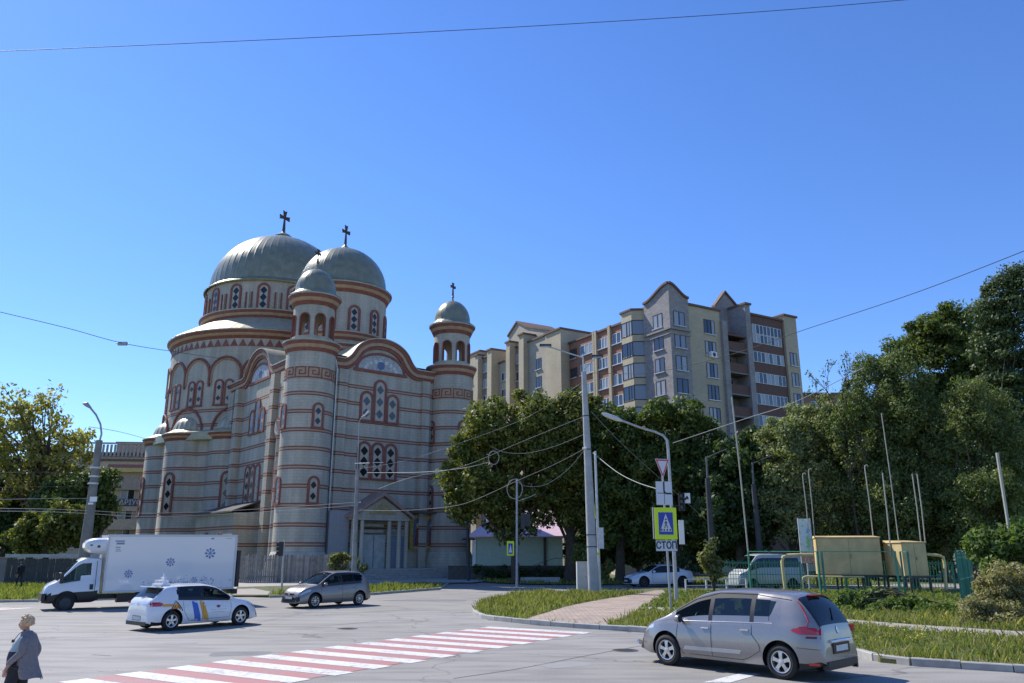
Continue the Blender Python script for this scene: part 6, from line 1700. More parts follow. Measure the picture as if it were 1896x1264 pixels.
# ---------------- grass ----------------
GRS = leafmat('grass_blades', (.075, .095, .022), (.15, .165, .042), (.28, .25, .09), .3, 1.5)
GRS2 = leafmat('dry_grass', (.14, .13, .05), (.25, .21, .09), (.34, .28, .13), .3)
def inside(P, poly):
    x, y = P[:, 0], P[:, 1]; c = np.zeros(len(P), bool); n = len(poly)
    for i in range(n):
        x1, y1 = poly[i]; x2, y2 = poly[(i + 1) % n]
        if y1 == y2: continue
        c ^= ((y1 > y) != (y2 > y)) & (x < (x2 - x1) * (y - y1) / (y2 - y1) + x1)
    return c
def grass(name, poly, dens, h, z, m=GRS, holes=(), wdt=.012, patch=.6, bound=None):
    poly = [(p[0], p[1]) for p in poly]; X = [p[0] for p in poly]; Y = [p[1] for p in poly]
    if bound: X = [max(bound[0], min(X)), min(bound[1], max(X))]; Y = [max(bound[2], min(Y)), min(bound[3], max(Y))]
    x0, x1, y0, y1 = min(X), max(X), min(Y), max(Y)
    n = int((x1 - x0) * (y1 - y0) * dens); P = np.column_stack([nr.uniform(x0, x1, n), nr.uniform(y0, y1, n)])
    k = inside(P, poly)
    for hh in holes: k &= ~inside(P, [(q[0], q[1]) for q in hh])
    P = P[k]
    # clumpy: keep more where a cheap noise is high
    f = np.sin(P[:, 0] * 1.7 + np.sin(P[:, 1] * 1.3) * 2) * np.sin(P[:, 1] * 2.1 + np.sin(P[:, 0] * .9) * 2)
    P = P[nr.random(len(P)) < (1 - patch) + patch * (f * .5 + .5)]; n = len(P)
    if n == 0: return
    f = np.sin(P[:, 0] * 1.7 + np.sin(P[:, 1] * 1.3) * 2) * np.sin(P[:, 1] * 2.1 + np.sin(P[:, 0] * .9) * 2)
    hh = h * nr.uniform(.35, 1.25, n) * (1 + .35 * f); a = nr.uniform(0, 2 * PI, n); le = nr.uniform(.1, .8, n) * hh
    w = wdt * nr.uniform(.7, 1.6, n)
    b0 = np.column_stack([P, np.full(n, z)]); wx = np.column_stack([np.cos(a) * w, np.sin(a) * w, np.zeros(n)])
    ld = nr.uniform(0, 2 * PI, n); L = np.column_stack([np.cos(ld) * le, np.sin(ld) * le, hh])
    V = np.empty((n, 5, 3), np.float32)
    V[:, 0] = b0 - wx; V[:, 1] = b0 + wx; V[:, 2] = b0 + L * [.35, .35, .6] + wx * .7; V[:, 3] = b0 + L; V[:, 4] = b0 + L * [.35, .35, .6] - wx * .7
    me = bpy.data.meshes.new(name); me.vertices.add(5 * n); me.vertices.foreach_set('co', V.reshape(-1)); me.loops.add(5 * n); me.loops.foreach_set('vertex_index', np.arange(5 * n, dtype=np.int32))
    me.polygons.add(n); me.polygons.foreach_set('loop_start', np.arange(0, 5 * n, 5, dtype=np.int32))
    me.update(calc_edges=True); me.validate(); me.materials.append(m); o = bpy.data.objects.new(name, me); COL.objects.link(o); return o
fp1 = catm(path_l, 4) + catm(path_r, 4)
holes = [fp1, side_pts]
in_pts = [(p[0], p[1]) for p in verge]
nearb = (1, 16, 17, 36)
tag(grass('verge_grass', in_pts, 260, .20, .09, holes=holes, bound=(-3, 19, 16.5, 31), patch=.85), 'green tufted grass on the verge behind the kerb', 'grass', kind='stuff')
tag(grass('verge_grass', in_pts, 110, .24, .09, holes=holes, bound=(-4, 26, 31, 50), wdt=.02), 'taller grass on the traffic island and below the fence', 'grass', kind='stuff')
tag(grass('dry_grass', in_pts, 22, .30, .09, GRS2, holes=holes, bound=(-4, 26, 17, 50)), 'dry straw-coloured stalks scattered in the verge', 'grass', kind='stuff')
lv = [(p[0], p[1]) for p in left_verge]
tag(grass('strip_grass', lv, 60, .26, .08, holes=[[(-14.5, 49), g(440, 1104), g(415, 1104), (-30, 66), (-9, 66), (-9, 62)], [(-22, 66), (-2, 66), (-2, 95), (-22, 95)], [g(425, 1106), g(500, 1107), g(520, 1085), g(420, 1085)]], bound=(-45, -1, 42, 61.5), wdt=.03), 'rough green grass along the far pavement', 'grass', kind='stuff')
far_v = [(-9, 70.4), (-3, 70.4), (-1, 66.4), (1.5, 64), (8, 63.3), (30, 64.3), (30, 75), (-9, 75)]
sheet('verge', far_v, 0.05, M_SOIL); tag(grass('shaded_grass', far_v, 22, .25, .05, wdt=.05, bound=(-3, 30, 63, 73)), 'dark grass in the shade of the lindens', 'grass', kind='stuff')
# yellow flowers and broad weeds
def weeds(label, poly, n, m, sz, zr, name='weeds'):
    poly = [(p[0], p[1]) for p in poly]; X = [p[0] for p in poly]; Y = [p[1] for p in poly]
    P = np.column_stack([nr.uniform(min(X), max(X), n), nr.uniform(min(Y), max(Y), n)]); P = P[inside(P, poly)]
    for hh in holes: P = P[~inside(P, [(q[0], q[1]) for q in hh])]
    cl = np.column_stack([P, .1 + nr.uniform(*zr, len(P))]); C, T, B = leaf_cloud(cl, 9, .12, sz, 0, .7, .8); C[:, 2] = np.maximum(C[:, 2], .1)
    o = quads_mesh(name, C, T, B, m, None); tag(o, label, 'weeds', kind='stuff'); return o
YF = mat('yellow_petals', (.75, .60, .03), .6, var=0)
weeds('broad-leaved weeds in the grass by the fence', [(5, 31), (24, 31), (24, 48), (5, 48)], 2600, LF['vine'], .055, (0, .35))
weeds('broad-leaved weeds on the near verge', [g(1590, 1212), g(1896, 1242), (18, 30), (6, 30)], 1300, LF['vine'], .03, (0, .2))
weeds('small yellow flowers on the near verge and by the shrub', [g(1600, 1205), g(1800, 1212), g(1880, 1160), g(1600, 1150)], 120, YF, .02, (.12, .3), 'flowers')
weeds('small yellow flowers beside the footpath near the sign posts', [g(1180, 1160), g(1240, 1160), g(1300, 1100), g(1240, 1100)], 60, YF, .02, (.1, .25), 'flowers')
# low wooded mass far behind everything
def far_trees():
    r = None; n = 260; x = nr.uniform(-180, 260, n); y = nr.uniform(150, 175, n); cl = np.column_stack([x, y, nr.uniform(1, 9, n)])
    C, T, B = leaf_cloud(cl, 60, 3.2, .9); o = quads_mesh('far_trees', C, T, B, LF['dark'], None); tag(o, 'far belt of dark trees behind the houses', 'trees', kind='stuff')
far_trees()

# ---------------- poles, signs, wires ----------------
CONP = mat('pole_concrete', (.40, .40, .385), .85, var=.15, scale=2, bumpy=.15)
CONP2 = mat('old_pole_concrete', (.20, .19, .17), .9, var=.2, scale=2)
def pole_px(b, x0, y0, x1, y1, Y, w0, w1, n=14, mi=0, z0=None):
    """upright between two picture points at distance Y; widths in metres"""
    p = At(x0, y0, Y); q = At(x1, y1, Y); 
    if z0 is not None: p.z = z0
    b.cyl(p, q, w0 / 2, w1 / 2, n, mi); return p, q
# main concrete pole
r = empty('concrete_pole', G(1100, 1101), 0, 'thick pale concrete pole beside the grey cabinet at the footpath', 'pole')
def local(r, v): return Vector(v) - r.location
def Pw(r, x, y, Y): return local(r, At(x, y, Y))
YC = G(1100, 1101).y
b = MB(); b.cyl((0, 0, -.1), Pw(r, 1081, 688, YC), .35, .16, 18); b.build('shaft', CONP, r)
b = MB(); b.cyl(Pw(r, 1081, 688, YC), Pw(r, 1079, 655, YC), .05, .04, 8); b.tube([Pw(r, 1080, 662, YC), Pw(r, 1048, 652, YC), Pw(r, 1012, 640, YC - 1)], .045, 6); b.tube([Pw(r, 1081, 685, YC), Pw(r, 1095, 670, YC), Pw(r, 1103, 662, YC)], .04, 6); b.build('bracket', pale_steel, r)
for (x, y, dx) in ((1010, 639, -1), (1106, 659, 1)):
    c = Pw(r, x, y, YC - (1 if dx < 0 else 0)); b = MB()
    b.box(c, (.75, .22, .13)); b.box(c + Vector((0, 0, -.085)), (.6, .16, .05), 1); b.build('lamp_head', [dark_steel, clear_lens], r)
b = MB()
for y in (1012, 990, 770, 832): 
    z = Pw(r, 1090, y, YC).z; c = Pw(r, 1081 + (y - 688) * .046, y, YC); rad = .16 + .19 * (1 - c.z / Pw(r, 1081, 688, YC).z) + .012
    b.cyl((c.x, 0, z - .03), (c.x, 0, z + .03), rad, n=18)
b.build('clamp_band', dark_steel, r)
b = MB(); c = Pw(r, 1112, 996, YC - .1); b.box(c, (.36, .26, 1.25)); b.build('meter_box', pale_steel, r)
b = MB(); b.cyl(Pw(r, 1082, 830, YC - .3) - Vector((.12, 0, 0)), Pw(r, 1082, 830, YC - .3) + Vector((.12, 0, 0)), .07, n=10); b.build('insulator', white_paint, r)
# cabinet
c = G(1079, 1099); r = empty('utility_cabinet', c, 0, 'grey metal street cabinet at the foot of the pale concrete pole', 'cabinet')
b = MB(); b.box((0, 0, .98), (.62, .45, 1.74)); b.box((0, 0, 1.88), (.70, .53, .06)); b.box((.0, -.23, .98), (.54, .012, 1.6)); b.build('body', mat('cabinet_grey', (.42, .43, .43), .5, .1, var=.1), r)
b = MB(); b.box((-.24, 0, .04), (.1, .4, .16)); b.box((.24, 0, .04), (.1, .4, .16)); b.cyl((.2, -.24, 1.0), (.2, -.25, 1.0), .03, n=8); b.build('feet', dark_steel, r)
MB().bx(-.36, -.30, -.26, .2, 0.0, 1.9).build('side_plate', white_paint, r)
# thin second pole with brace
c = G(1111, 1098); r = empty('thin_pole', c, 0, 'slim grey pole standing right behind the pale concrete pole', 'pole')
b = MB(); b.cyl((0, 0, -.1), Pw(r, 1102, 835, c.y), .09, .08, 10); b.build('shaft', pale_steel, r)
b = MB(); b.cyl(Pw(r, 1097, 920, c.y), Pw(r, 1104, 960, c.y), .05, n=6); b.box(Pw(r, 1108, 1025, c.y - .1), (.2, .05, .16)); b.build('bracket', [mat('yellow_reflector', (.5, .55, .03), .4, var=0)], r)
# curved lamp post
c = G(1253, 1124); YL = c.y; r = empty('lamp_post', c, 0, 'pale steel lamp post with a long curved arm behind the road signs', 'lamp post')
b = MB(); pts = [(0, 0, -.1)] + [Pw(r, x, y, YL) for x, y in ((1246, 980), (1237, 830), (1235, 815), (1228, 806), (1212, 799), (1190, 793), (1150, 778))]
b.tube(pts, [.095, .085, .07, .068, .06, .055, .05, .05], 12); b.build('shaft', mat('galvanised', (.42, .42, .41), .5, .4, var=.12, scale=5), r)
b = MB(); a, e = Pw(r, 1152, 779, YL), Pw(r, 1114, 765, YL); b.tube([a, a.lerp(e, .3), a.lerp(e, .8), e], [.06, .12, .11, .04], 12); b.build('lamp_head', pale_steel, r)
# traffic light and arrow plate fixed to the post
c0 = Pw(r, 1262, 925, YL); b = MB()
b.box(c0 + Vector((.0, 0, -.1)), (.26, .24, .86), 0)
for k in range(3): b.cyl(c0 + Vector((-.03, -.12, .18 - .27 * k)), c0 + Vector((-.05, -.28, .19 - .27 * k)), .11, .12, 14, 0, caps=False); b.cyl(c0 + Vector((0, -.13, .18 - .27 * k)), c0 + Vector((0, -.121, .18 - .27 * k)), .10, n=14, mi=1)
b.cyl(c0 + Vector((-.4, 0, -.3)), c0 + Vector((0, 0, -.3)), .03, n=6); b.build('traffic_light', [black, mat('dark_lens', (.02, .03, .05), .2, var=0)], r)
c1 = Pw(r, 1271, 922, YL); b = MB(); b.box(c1, (.36, .03, .48), 0); b.prism([(-.12, -.12), (-.12, .0), (-.05, .02), (.02, .12), (.10, .04), (.10, -.08), (.02, -.04), (-.05, -.1)], c1, (1, 0, 0), (0, 0, 1), (0, -1, 0), .01, .022, 1); b.build('arrow_plate', [white_paint, black], r)
# sign post
c = G(1243, 1140); YS = c.y; r = empty('sign_post', c, 0, 'post with give-way sign, priority plate, yellow-framed pedestrian sign and stop plate', 'road sign')
b = MB(); b.cyl((0, 0, -.1), Pw(r, 1225, 852, YS), .045, .045, 12); b.build('post', mat('galvanised', (.42, .42, .41)), r)
sgW = mat('sign_white', (.60, .64, .68), .45, var=.05); sgR = mat('sign_red', (.55, .03, .03), .4, var=0); sgB = mat('sign_blue', (.01, .04, .36), .4, var=0); sgY = mat('sign_lime', (.62, .80, .01), .4, var=0); sgK = mat('sign_black', (.015, .015, .02), .5, var=0); sgBack = mat('sign_back', (.3, .31, .32), .5, .4)
U = Vector((.985, .17, 0)); N_ = Vector((.17, -.985, 0)); Z = Vector((0, 0, 1))
def flat(polys, c, mats, name, parent=r, base=.05):
    b = MB()
    for i, (pl, d, mi) in enumerate(polys): b.prism(pl, c, U, Z, N_, base + d - .012, base + d, mi)
    return b.build(name, mats, parent)
px_m = lambda px: px * (YS * _C) / FPX
c0 = Pw(r, 1226, 868, YS); w = px_m(29) / 2; hh = px_m(38)
tri = lambda s: [(-w * s, hh * .5 - (1 - s) * hh * .32), (0, -hh * .5 + (1 - s) * hh * .72), (w * s, hh * .5 - (1 - s) * hh * .32)]
flat([(tri(1), 0, 3), (tri(.97), .006, 0), (tri(.90), .009, 1), (tri(.66), .012, 2)], c0, [sgW, sgR, sgW, sgBack], 'give_way_sign')
c1 = Pw(r, 1229, 913, YS); w = px_m(32) / 2; h2 = px_m(44) / 2
rect = lambda a, b_, c_, d: [(a, c_), (b_, c_), (b_, d), (a, d)]
polys = [(rect(-w, w, -h2, h2), 0, 1), (rect(-w + .01, w - .01, -h2 + .01, h2 - .01), .005, 0), (rect(-.01, .01, -h2 + .05, h2 - .03), .009, 2), (rect(-w + .06, w - .05, -.015, .015), .0085, 2), (rect(-.035, .03, .10, h2 - .02), .011, 2), (rect(.12, w - .03, -.05, .02), .0115, 2), ([(-.035, .10), (.03, .10), (.07, .035), (.12, .02), (.12, -.05), (.03, -.03), (-.03, .03)], .0112, 2)]
flat(polys, c1, [sgW, sgBack, sgK], 'priority_plate')
c2 = Pw(r, 1232, 969, YS); w = px_m(43) / 2; h2 = px_m(58) / 2; bw, bh = w * .66, h2 * .70
ped = []
def circ(cx, cy, q, k=14): return [(cx + q * math.cos(2 * PI * i / k), cy + q * math.sin(2 * PI * i / k)) for i in range(k)]
s_ = bh
polys = [(rect(-w, w, -h2, h2), -.02, 4), (rect(-w, w, -h2, h2), .0, 1), (rect(-bw, bw, -bh, bh), .005, 0), ([(-bw * .82, -bh * .72), (bw * .82, -bh * .72), (0, bh * .88)], .009, 2)]
def bar(a, c_, wd): 
    d = Vector((c_[0] - a[0], c_[1] - a[1])).normalized(); n = Vector((-d.y, d.x)) * wd / 2
    return [(a[0] - n.x, a[1] - n.y), (c_[0] - n.x, c_[1] - n.y), (c_[0] + n.x, c_[1] + n.y), (a[0] + n.x, a[1] + n.y)]
K_ = .012
for i, (a, c_, wd) in enumerate((((0, .22), (0, -.04), .10), ((0, -.04), (-.16, -.42), .07), ((0, -.04), (.15, -.40), .07), ((0, .18), (-.15, .0), .05), ((0, .18), (.14, .02), .05), ((-.46, -.66), (-.40, -.50), .12), ((-.2, -.66), (-.18, -.50), .12), ((.1, -.66), (.10, -.50), .12), ((.42, -.66), (.36, -.50), .12))):
    polys.append((bar((a[0] * s_, a[1] * s_), (c_[0] * s_, c_[1] * s_), wd * s_), K_ + .0004 * i, 3))
polys.append((circ(0, .36 * s_, .075 * s_), K_ + .005, 3))
flat(polys, c2, [sgB, sgY, sgW, sgK, sgBack], 'pedestrian_sign', base=.06)
c3 = Pw(r, 1233.5, 1010, YS); w = px_m(42) / 2; h2 = px_m(20) / 2
st = flat([(rect(-w, w, -h2, h2), 0, 1), (rect(-w + .012, w - .012, -h2 + .012, h2 - .012), .004, 0)], c3, [sgW, sgK], 'stop_plate')
M_ = frame_m(c + c3 + N_ * .056 + Vector((0, 0, 0)), U, Z, N_)
tx = text('СТОП', h2 * 1.75, frame_m(c3 + N_ * .058 - U * .0, U, Z, N_), sgK, r, sx=.82, bold=.03); tx.parent = st
c4 = Pw(r, 1262, 985, YS + .6); MB().box(c4, (.22, .03, 1.0)).build('white_plate', white_paint, r)
b = MB(); b.box(Pw(r, 1210, 968, YS + .1), (.05, .16, 1.3)); b.build('second_sign_edge', sgBack, r)
# traffic light by the plank fence
c = G(521, 1104); c = Vector((G(523, 1100).x, 50.0, 0)); r = empty('traffic_light', c, 0, 'traffic light on a slim pole in front of the plank fence', 'traffic light')
b = MB(); b.cyl((0, 0, 0), Pw(r, 526, 998, 50), .06, n=10); b.build('pole', mat('galvanised', (.42, .42, .41)), r)
c0 = Pw(r, 521, 1016, 50); b = MB(); b.box(c0, (.28, .22, .85)); 
for k in range(3): b.cyl(c0 + Vector((-.14, 0, .27 - .27 * k)), c0 + Vector((-.28, 0, .28 - .27 * k)), .11, .12, 12, caps=False)
b.build('signal_head', black, r)
# thin lamp pole before the porch
c = At(656, 1062, 60); c.z = 0; r = empty('lamp_pole', c, 0, 'pale concrete pole with a thin lamp extension in front of the porch', 'lamp post')
b = MB(); b.cyl((0, 0, 0), Pw(r, 662, 868, 60), .21, .13, 14); b.build('shaft', mat('mid_pole_concrete', (.27, .265, .25), .9, var=.3, scale=2), r)
b = MB(); b.tube([Pw(r, 662, 868, 60), Pw(r, 665, 780, 60), Pw(r, 670, 772, 60), Pw(r, 680, 766, 60)], .032, 8); b.build('bracket', grey_steel, r)
b = MB(); b.tube([Pw(r, 675, 769, 60), Pw(r, 684, 761, 59.7)], [.06, .12], 8); b.build('lamp_head', pale_steel, r)
b = MB(); b.cyl(Pw(r, 657, 858, 60), Pw(r, 684, 857, 60), .04, n=6); b.box(Pw(r, 700, 856, 60), (.8, .06, .05)); b.cyl(Pw(r, 656, 930, 60), Pw(r, 668, 930, 60), .05, n=6); b.build('cross_arm', pale_steel, r)
# steel pole with second pedestrian sign
c = At(957, 1075, 60); c.z = .0; r = empty('sign_pole', c, 0, 'tall slim grey pole carrying a small pedestrian sign before the kiosk', 'pole')
b = MB(); b.cyl((0, 0, 0), Pw(r, 957, 886, 60), .10, .08, 10); b.tube([Pw(r, 957, 928, 60), Pw(r, 975, 922, 60), Pw(r, 992, 915, 60)], .03, 6); b.build('shaft', grey_steel, r)
c0 = Pw(r, 945, 1015, 59.9); w, h2 = .26 * 1, .50
flat([(rect(-.27, .27, -.52, .52), 0, 1), (rect(-.17, .17, -.40, .36), .005, 0), ([(-.13, -.30), (.13, -.30), (0, .28)], .008, 2)], c0, [sgB, sgY, sgW], 'pedestrian_sign', parent=r)
b = MB(); c0 = Pw(r, 968, 965, 60); b.box(c0, (.3, .25, 1.1)); b.box(c0 + Vector((.3, .1, .1)), (.5, .08, .9), 0); b.build('traffic_light', mat('dark_box', (.03, .035, .05), .5), r)
# two slim dark lamp poles among the trees
for (xb, yb, xt, yt, Y, lab) in ((1322, 1060, 1308, 845, 56, 'dark slender lamp pole with side arm against the lindens'), (1408, 1015, 1393, 856, 58, 'dark slender pole right of the tall vent pipe')):
    c = At(xb, yb, Y); c.z = 0; r = empty('dark_pole', c, 0, lab, 'pole', 'dark poles among the trees'); b = MB(); b.cyl((0, 0, 0), Pw(r, xt + 2, yt + 40, Y), .24, .17, 12); b.build('shaft', mat('weathered_pole', (.05, .052, .055), .8, var=.2), r)
    b = MB(); b.cyl(Pw(r, xt + 2, yt + 40, Y), Pw(r, xt, yt, Y), .07, n=8); b.tube([Pw(r, xt, yt + 2, Y), Pw(r, xt + 18, yt - 6, Y), Pw(r, xt + 38, yt - 14, Y)], .028, 6); b.build('bracket', mat('dull_bracket', (.13, .13, .135), .7), r)
# left lamp pole
c = At(150, 1075, 49); c.z = 0; r = empty('lamp_pole', c, 0, 'dark thick concrete pole with lamp arm behind the truck cab', 'lamp post')
b = MB(); b.cyl((0, 0, 0), Pw(r, 184, 815, 49), .37, .19, 16); b.build('shaft', CONP2, r)
b = MB(); b.tube([Pw(r, 184, 818, 49), Pw(r, 188, 803, 49), Pw(r, 186, 785, 49), Pw(r, 178, 768, 49), Pw(r, 165, 752, 49)], .06, 8); b.build('bracket', grey_steel, r)
b = MB(); b.tube([Pw(r, 168, 755, 49), Pw(r, 160, 748, 49), Pw(r, 154, 747, 49)], [.07, .15, .06], 8); b.build('lamp_head', grey_steel, r)
b = MB(); b.box(Pw(r, 173, 924, 48.6), (.42, .06, .30), 1); b.box(Pw(r, 168, 932, 48.6), (.3, .05, .12), 1)
for y in (866, 882, 895): cc = Pw(r, 184 - (y - 815) * .145, y, 49); b.cyl((cc.x, 0, cc.z - .05), (cc.x, 0, cc.z + .05), .30, n=14)
b.build('plates', [pale_steel, white_paint], r)
# dark cross-shaped pole in front of kiosk corner
c = At(868, 1050, 70); c.z = 0; r = empty('wooden_post', c, 0, 'dark post with a crossbar at the left corner of the kiosk', 'post')
b = MB(); b.cyl((0, 0, 0), Pw(r, 866, 970, 70), .14, n=8); b.cyl(Pw(r, 856, 998, 70), Pw(r, 880, 998, 70), .08, n=6); b.build('beam', dark_steel, r)

WM = mat('cable_dark', (.03, .03, .035), .6, var=0); WL = mat('cable_pale', (.36, .36, .35), .6, var=0)
def wire(pts, rad, m, label, sag=0.0, name='overhead_wire', n=14, grp='overhead wires'):
    P = [At(*p) for p in pts]; out = []
    if len(P) == 2:
        for i in range(n + 1): t = i / n; q = P[0].lerp(P[1], t); q.z -= sag * 4 * t * (1 - t); out.append(q)
    else:
        for i in range(len(P) - 1):
            p0, p1, p2, p3 = P[max(i - 1, 0)], P[i], P[i + 1], P[min(i + 2, len(P) - 1)]
            for k in range(6):
                t = k / 6; out.append(0.5 * ((2 * p1) + (p2 - p0) * t + (2 * p0 - 5 * p1 + 4 * p2 - p3) * t * t + (3 * p1 - p0 - 3 * p2 + p3) * t ** 3))
        out.append(P[-1])
    b = MB(); b.tube(out, rad, 6); o = b.build(name, m); tag(o, label, 'wire', grp); return o
wire([(-60, 97, 22), (480, 74, 22), (950, 50, 22), (1400, 22, 22), (1760, -8, 22)], .011, WM, 'thin dark wire crossing the whole top of the sky')
wire([(-40, 568, 32), (120, 606, 34), (227, 635, 36), (330, 652, 42), (440, 668, 52)], .014, WM, 'dark wire over the left sky carrying a small block')
b = MB(); c = At(227, 636, 36); b.box((0, 0, 0), (.42, .12, .16)); b.cyl((-.3, 0, .02), (.3, 0, -.02), .03, n=6); o = b.build('wire_block', grey_steel, None, c); tag(o, 'small grey block hanging on the left sky wire', 'wire block')
wire([(1090, 690, 49.6), (1200, 690, 46), (1340, 660, 41), (1490, 610, 36), (1700, 540, 31), (1920, 455, 27)], .015, WM, 'dark wire rising to the upper right above the apartment block')
wire([(1246, 820, 37), (1380, 775, 34), (1470, 745, 32), (1600, 680, 30)], .015, WL, 'pale cable running right from the curved lamp post to the thujas')
wire([(165, 790, 60), (225, 800, 70), (290, 818, 90)], .02, WM, 'thin dark wire between the left lamp pole and the church')
PALE = [([(1082, 705, 50), (980, 770, 54), (880, 810, 58), (760, 850, 60), (664, 868, 60)], 'topmost pale wire from the concrete pole across the linden'), ([(1083, 770, 50), (960, 820, 50), (860, 862, 50), (760, 884, 50), (700, 905, 51)], 'second pale wire from the concrete pole, just above the wire loop'),
        ([(1083, 803, 50), (1030, 825, 50), (980, 838, 50), (940, 838, 50), (915, 830, 50)], 'pale wire sagging to the upper wire loop'), ([(905, 855, 50), (860, 866, 50), (780, 874, 52), (680, 875, 58)], 'bright thick cable from the upper wire loop to the thin lamp pole'),
        ([(1083, 830, 50), (1030, 858, 50), (957, 890, 50), (880, 925, 51), (830, 938, 52), (740, 945, 55), (660, 944, 60)], 'lowest pale wire from the concrete pole past the tall sign pole'), ([(1083, 832, 50), (1050, 870, 50), (1010, 897, 50), (975, 900, 50), (960, 893, 50)], 'slack pale cable hanging to the lower wire loop'),
        ([(1098, 838, 50), (1140, 872, 46), (1180, 893, 41), (1228, 908, 37)], 'pale sagging cable from the concrete pole to the road signs'), ([(1095, 762, 50), (1150, 820, 50), (1225, 888, 52), (1310, 965, 56)], 'thin guy wire slanting down behind the road signs')]
for p, l in PALE: wire(p, .017 if 'thick' in l or 'sagging cable' in l else .011, WL if 'guy' not in l else grey_steel, l)
for cx, cy, q, l in ((914, 847, .44, 'upper ring of coiled cable hanging before the linden'), (953, 905, .62, 'lower ring of coiled cable at the tall sign pole')):
    c = At(cx, cy, 50); b = MB()
    for e in (0, .03): b.tube([(c.x + (q - e) * .8 * math.cos(a), c.y + e * 3, c.z + (q - e) * math.sin(a)) for a in [2 * PI * i / 24 for i in range(25)]], .011, 5)
    o = b.build('cable_coil', WL); tag(o, l, 'cable coil')
for y0, y1, l in ((876, 883, 'uppermost street wire at the left edge'), (903, 900, 'second street wire from the top at the left edge'), (925, 920, 'thin street wire below the middle at the left edge'), (941, 950, 'bright street wire just above the truck'), (946, 956, 'lowest bright street wire running to the church')):
    wire([(-30, y0, 44), (80, y0 - 2 if y0 < 940 else y0 + 1, 46), (170, (y0 + y1) / 2, 49)] + ([(270, y1, 55), (430, y1 - 5, 60), (655, y1 - 20, 60)] if y0 > 940 else []), .010 if y0 < 940 else .015, WM if y0 in (876, 903) else WL, l)

# ---------------- gas station: cabinets, pipes, fence ----------------
YE = mat('yellow_cabinet', (.58, .43, .20), .6, var=.2, scale=1.2); YEP = mat('yellow_pipe', (.60, .48, .22), .5, var=.1); GRN = mat('green_fence_paint', (.03, .20, .13), .5, var=.2, scale=4)
def cabinet(label, c, ang, w, d, z0, z1, legs):
    r = empty('gas_cabinet', c, ang, label, 'cabinet', 'yellow gas cabinets')
    b = MB(); b.bx(-w / 2, w / 2, 0, d, z0, z1 - .07, 0); b.build('body', YE, r)
    b = MB(); b.add([(-w / 2 - .05, -.05, z1 - .06), (w / 2 + .05, -.05, z1 - .06), (w / 2 + .05, d + .05, z1 - .06), (-w / 2 - .05, d + .05, z1 - .06), (-w / 2 - .05, -.05, z1), (w / 2 + .05, -.05, z1), (w / 2, d, z1 + .10), (-w / 2, d, z1 + .10)], [[0, 3, 2, 1], [4, 5, 6, 7], [0, 1, 5, 4], [1, 2, 6, 5], [2, 3, 7, 6], [3, 0, 4, 7]]); b.build('lid', YE, r)
    for s in (-1, 1): 
        b = MB(); x0, x1 = (-w / 2 + .03, -.015) if s < 0 else (.015, w / 2 - .03); b.bx(x0, x1, -.035, -.002, z0 + .04, z1 - .12, 0)
        if s > 0: b.bx(x0 + .05, x0 + .08, -.055, -.036, (z0 + z1) / 2 - .1, (z0 + z1) / 2 + .1, 1)
        b.build('door', [YE, dark_steel], r)
    b = MB(); b.bx(-w / 2 - .2, w / 2 + .2, -.1, .06, z0 - .13, z0 - .01); b.bx(-w / 2 - .2, w / 2 + .2, d - .1, d, z0 - .13, z0 - .01)
    for i in range(legs):
        x = -w / 2 + w * i / (legs - 1); b.bx(x - .05, x + .05, -.06, .04, 0, z0 - .131); b.bx(x - .05, x + .05, d - .1, d - .01, 0, z0 - .131)
    b.build('stand', dark_steel, r); return r
c = At(1566, 1063, 49.5); cabinet('larger yellow metal cabinet on a stand behind the green fence', (c.x + .35, 49.5, 0), R(-13), 3.6, 1.7, At(1560, 1064, 49.5).z, At(1560, 994, 49.5).z, 4)
c = At(1698, 1063, 48); cabinet('smaller yellow metal cabinet on a stand, right of the larger one', (c.x, 48, 0), R(10), 1.6, 1.7, At(1690, 1066, 48).z, At(1690, 1003, 48).z, 2)
def ypipe(pts, rad, label, m=YEP):
    b = MB(); P = [At(*p) for p in pts]
    for q in P: q.z = max(q.z, .05)
    b.tube(P, rad, 10); tag(b.build('gas_pipe', m), label, 'pipe', 'yellow gas pipes')
ypipe([(1455, 1098, 49.5), (1452, 1075, 49.5), (1448, 1040, 49.5), (1450, 1031, 49.5), (1458, 1028, 49.5), (1480, 1027, 49.5), (1506, 1027, 49.5)], .10, 'thick yellow pipe bending down left of the larger cabinet')
ypipe([(1488, 1100, 49), (1486, 1075, 49), (1487, 1069, 49), (1492, 1067, 49), (1600, 1068, 49)], .055, 'thinner low yellow pipe under the larger cabinet')
ypipe([(1716, 1026, 48.3), (1738, 1028, 48.3), (1746, 1031, 48.3), (1749, 1045, 48.3), (1752, 1098, 48.3)], .09, 'yellow pipe leaving the smaller cabinet to the right')
def vent(xb, yb, xt, yt, Y, label, rad=.03, hook=False, m=None):
    p, q = At(xb, yb, Y), At(xt, yt, Y); b = MB(); p.z = max(.05, p.z)
    mid = p.lerp(q, .5) + Vector((.03, 0, 0)); pts = [p, mid, q]
    if hook: pts = [p, mid, q, q + Vector((.05, 0, .12)), q + Vector((.16, 0, .15)), q + Vector((.22, 0, .05))]
    b.tube(pts, rad, 8)
    tag(b.build('vent_pipe', m or mat('vent_pale', (.42, .40, .33), .6, var=.1)), label, 'pipe', 'vent pipes')
vent(1385, 1020, 1355, 735, 51, 'tallest vent pipe rising left of the yellow cabinets', .05)
vent(1498, 995, 1486, 880, 50.3, 'left of the two hooked vent pipes by the banner', .03, True)
vent(1508, 994, 1497, 872, 50.3, 'right of the two hooked vent pipes by the banner', .03, True)
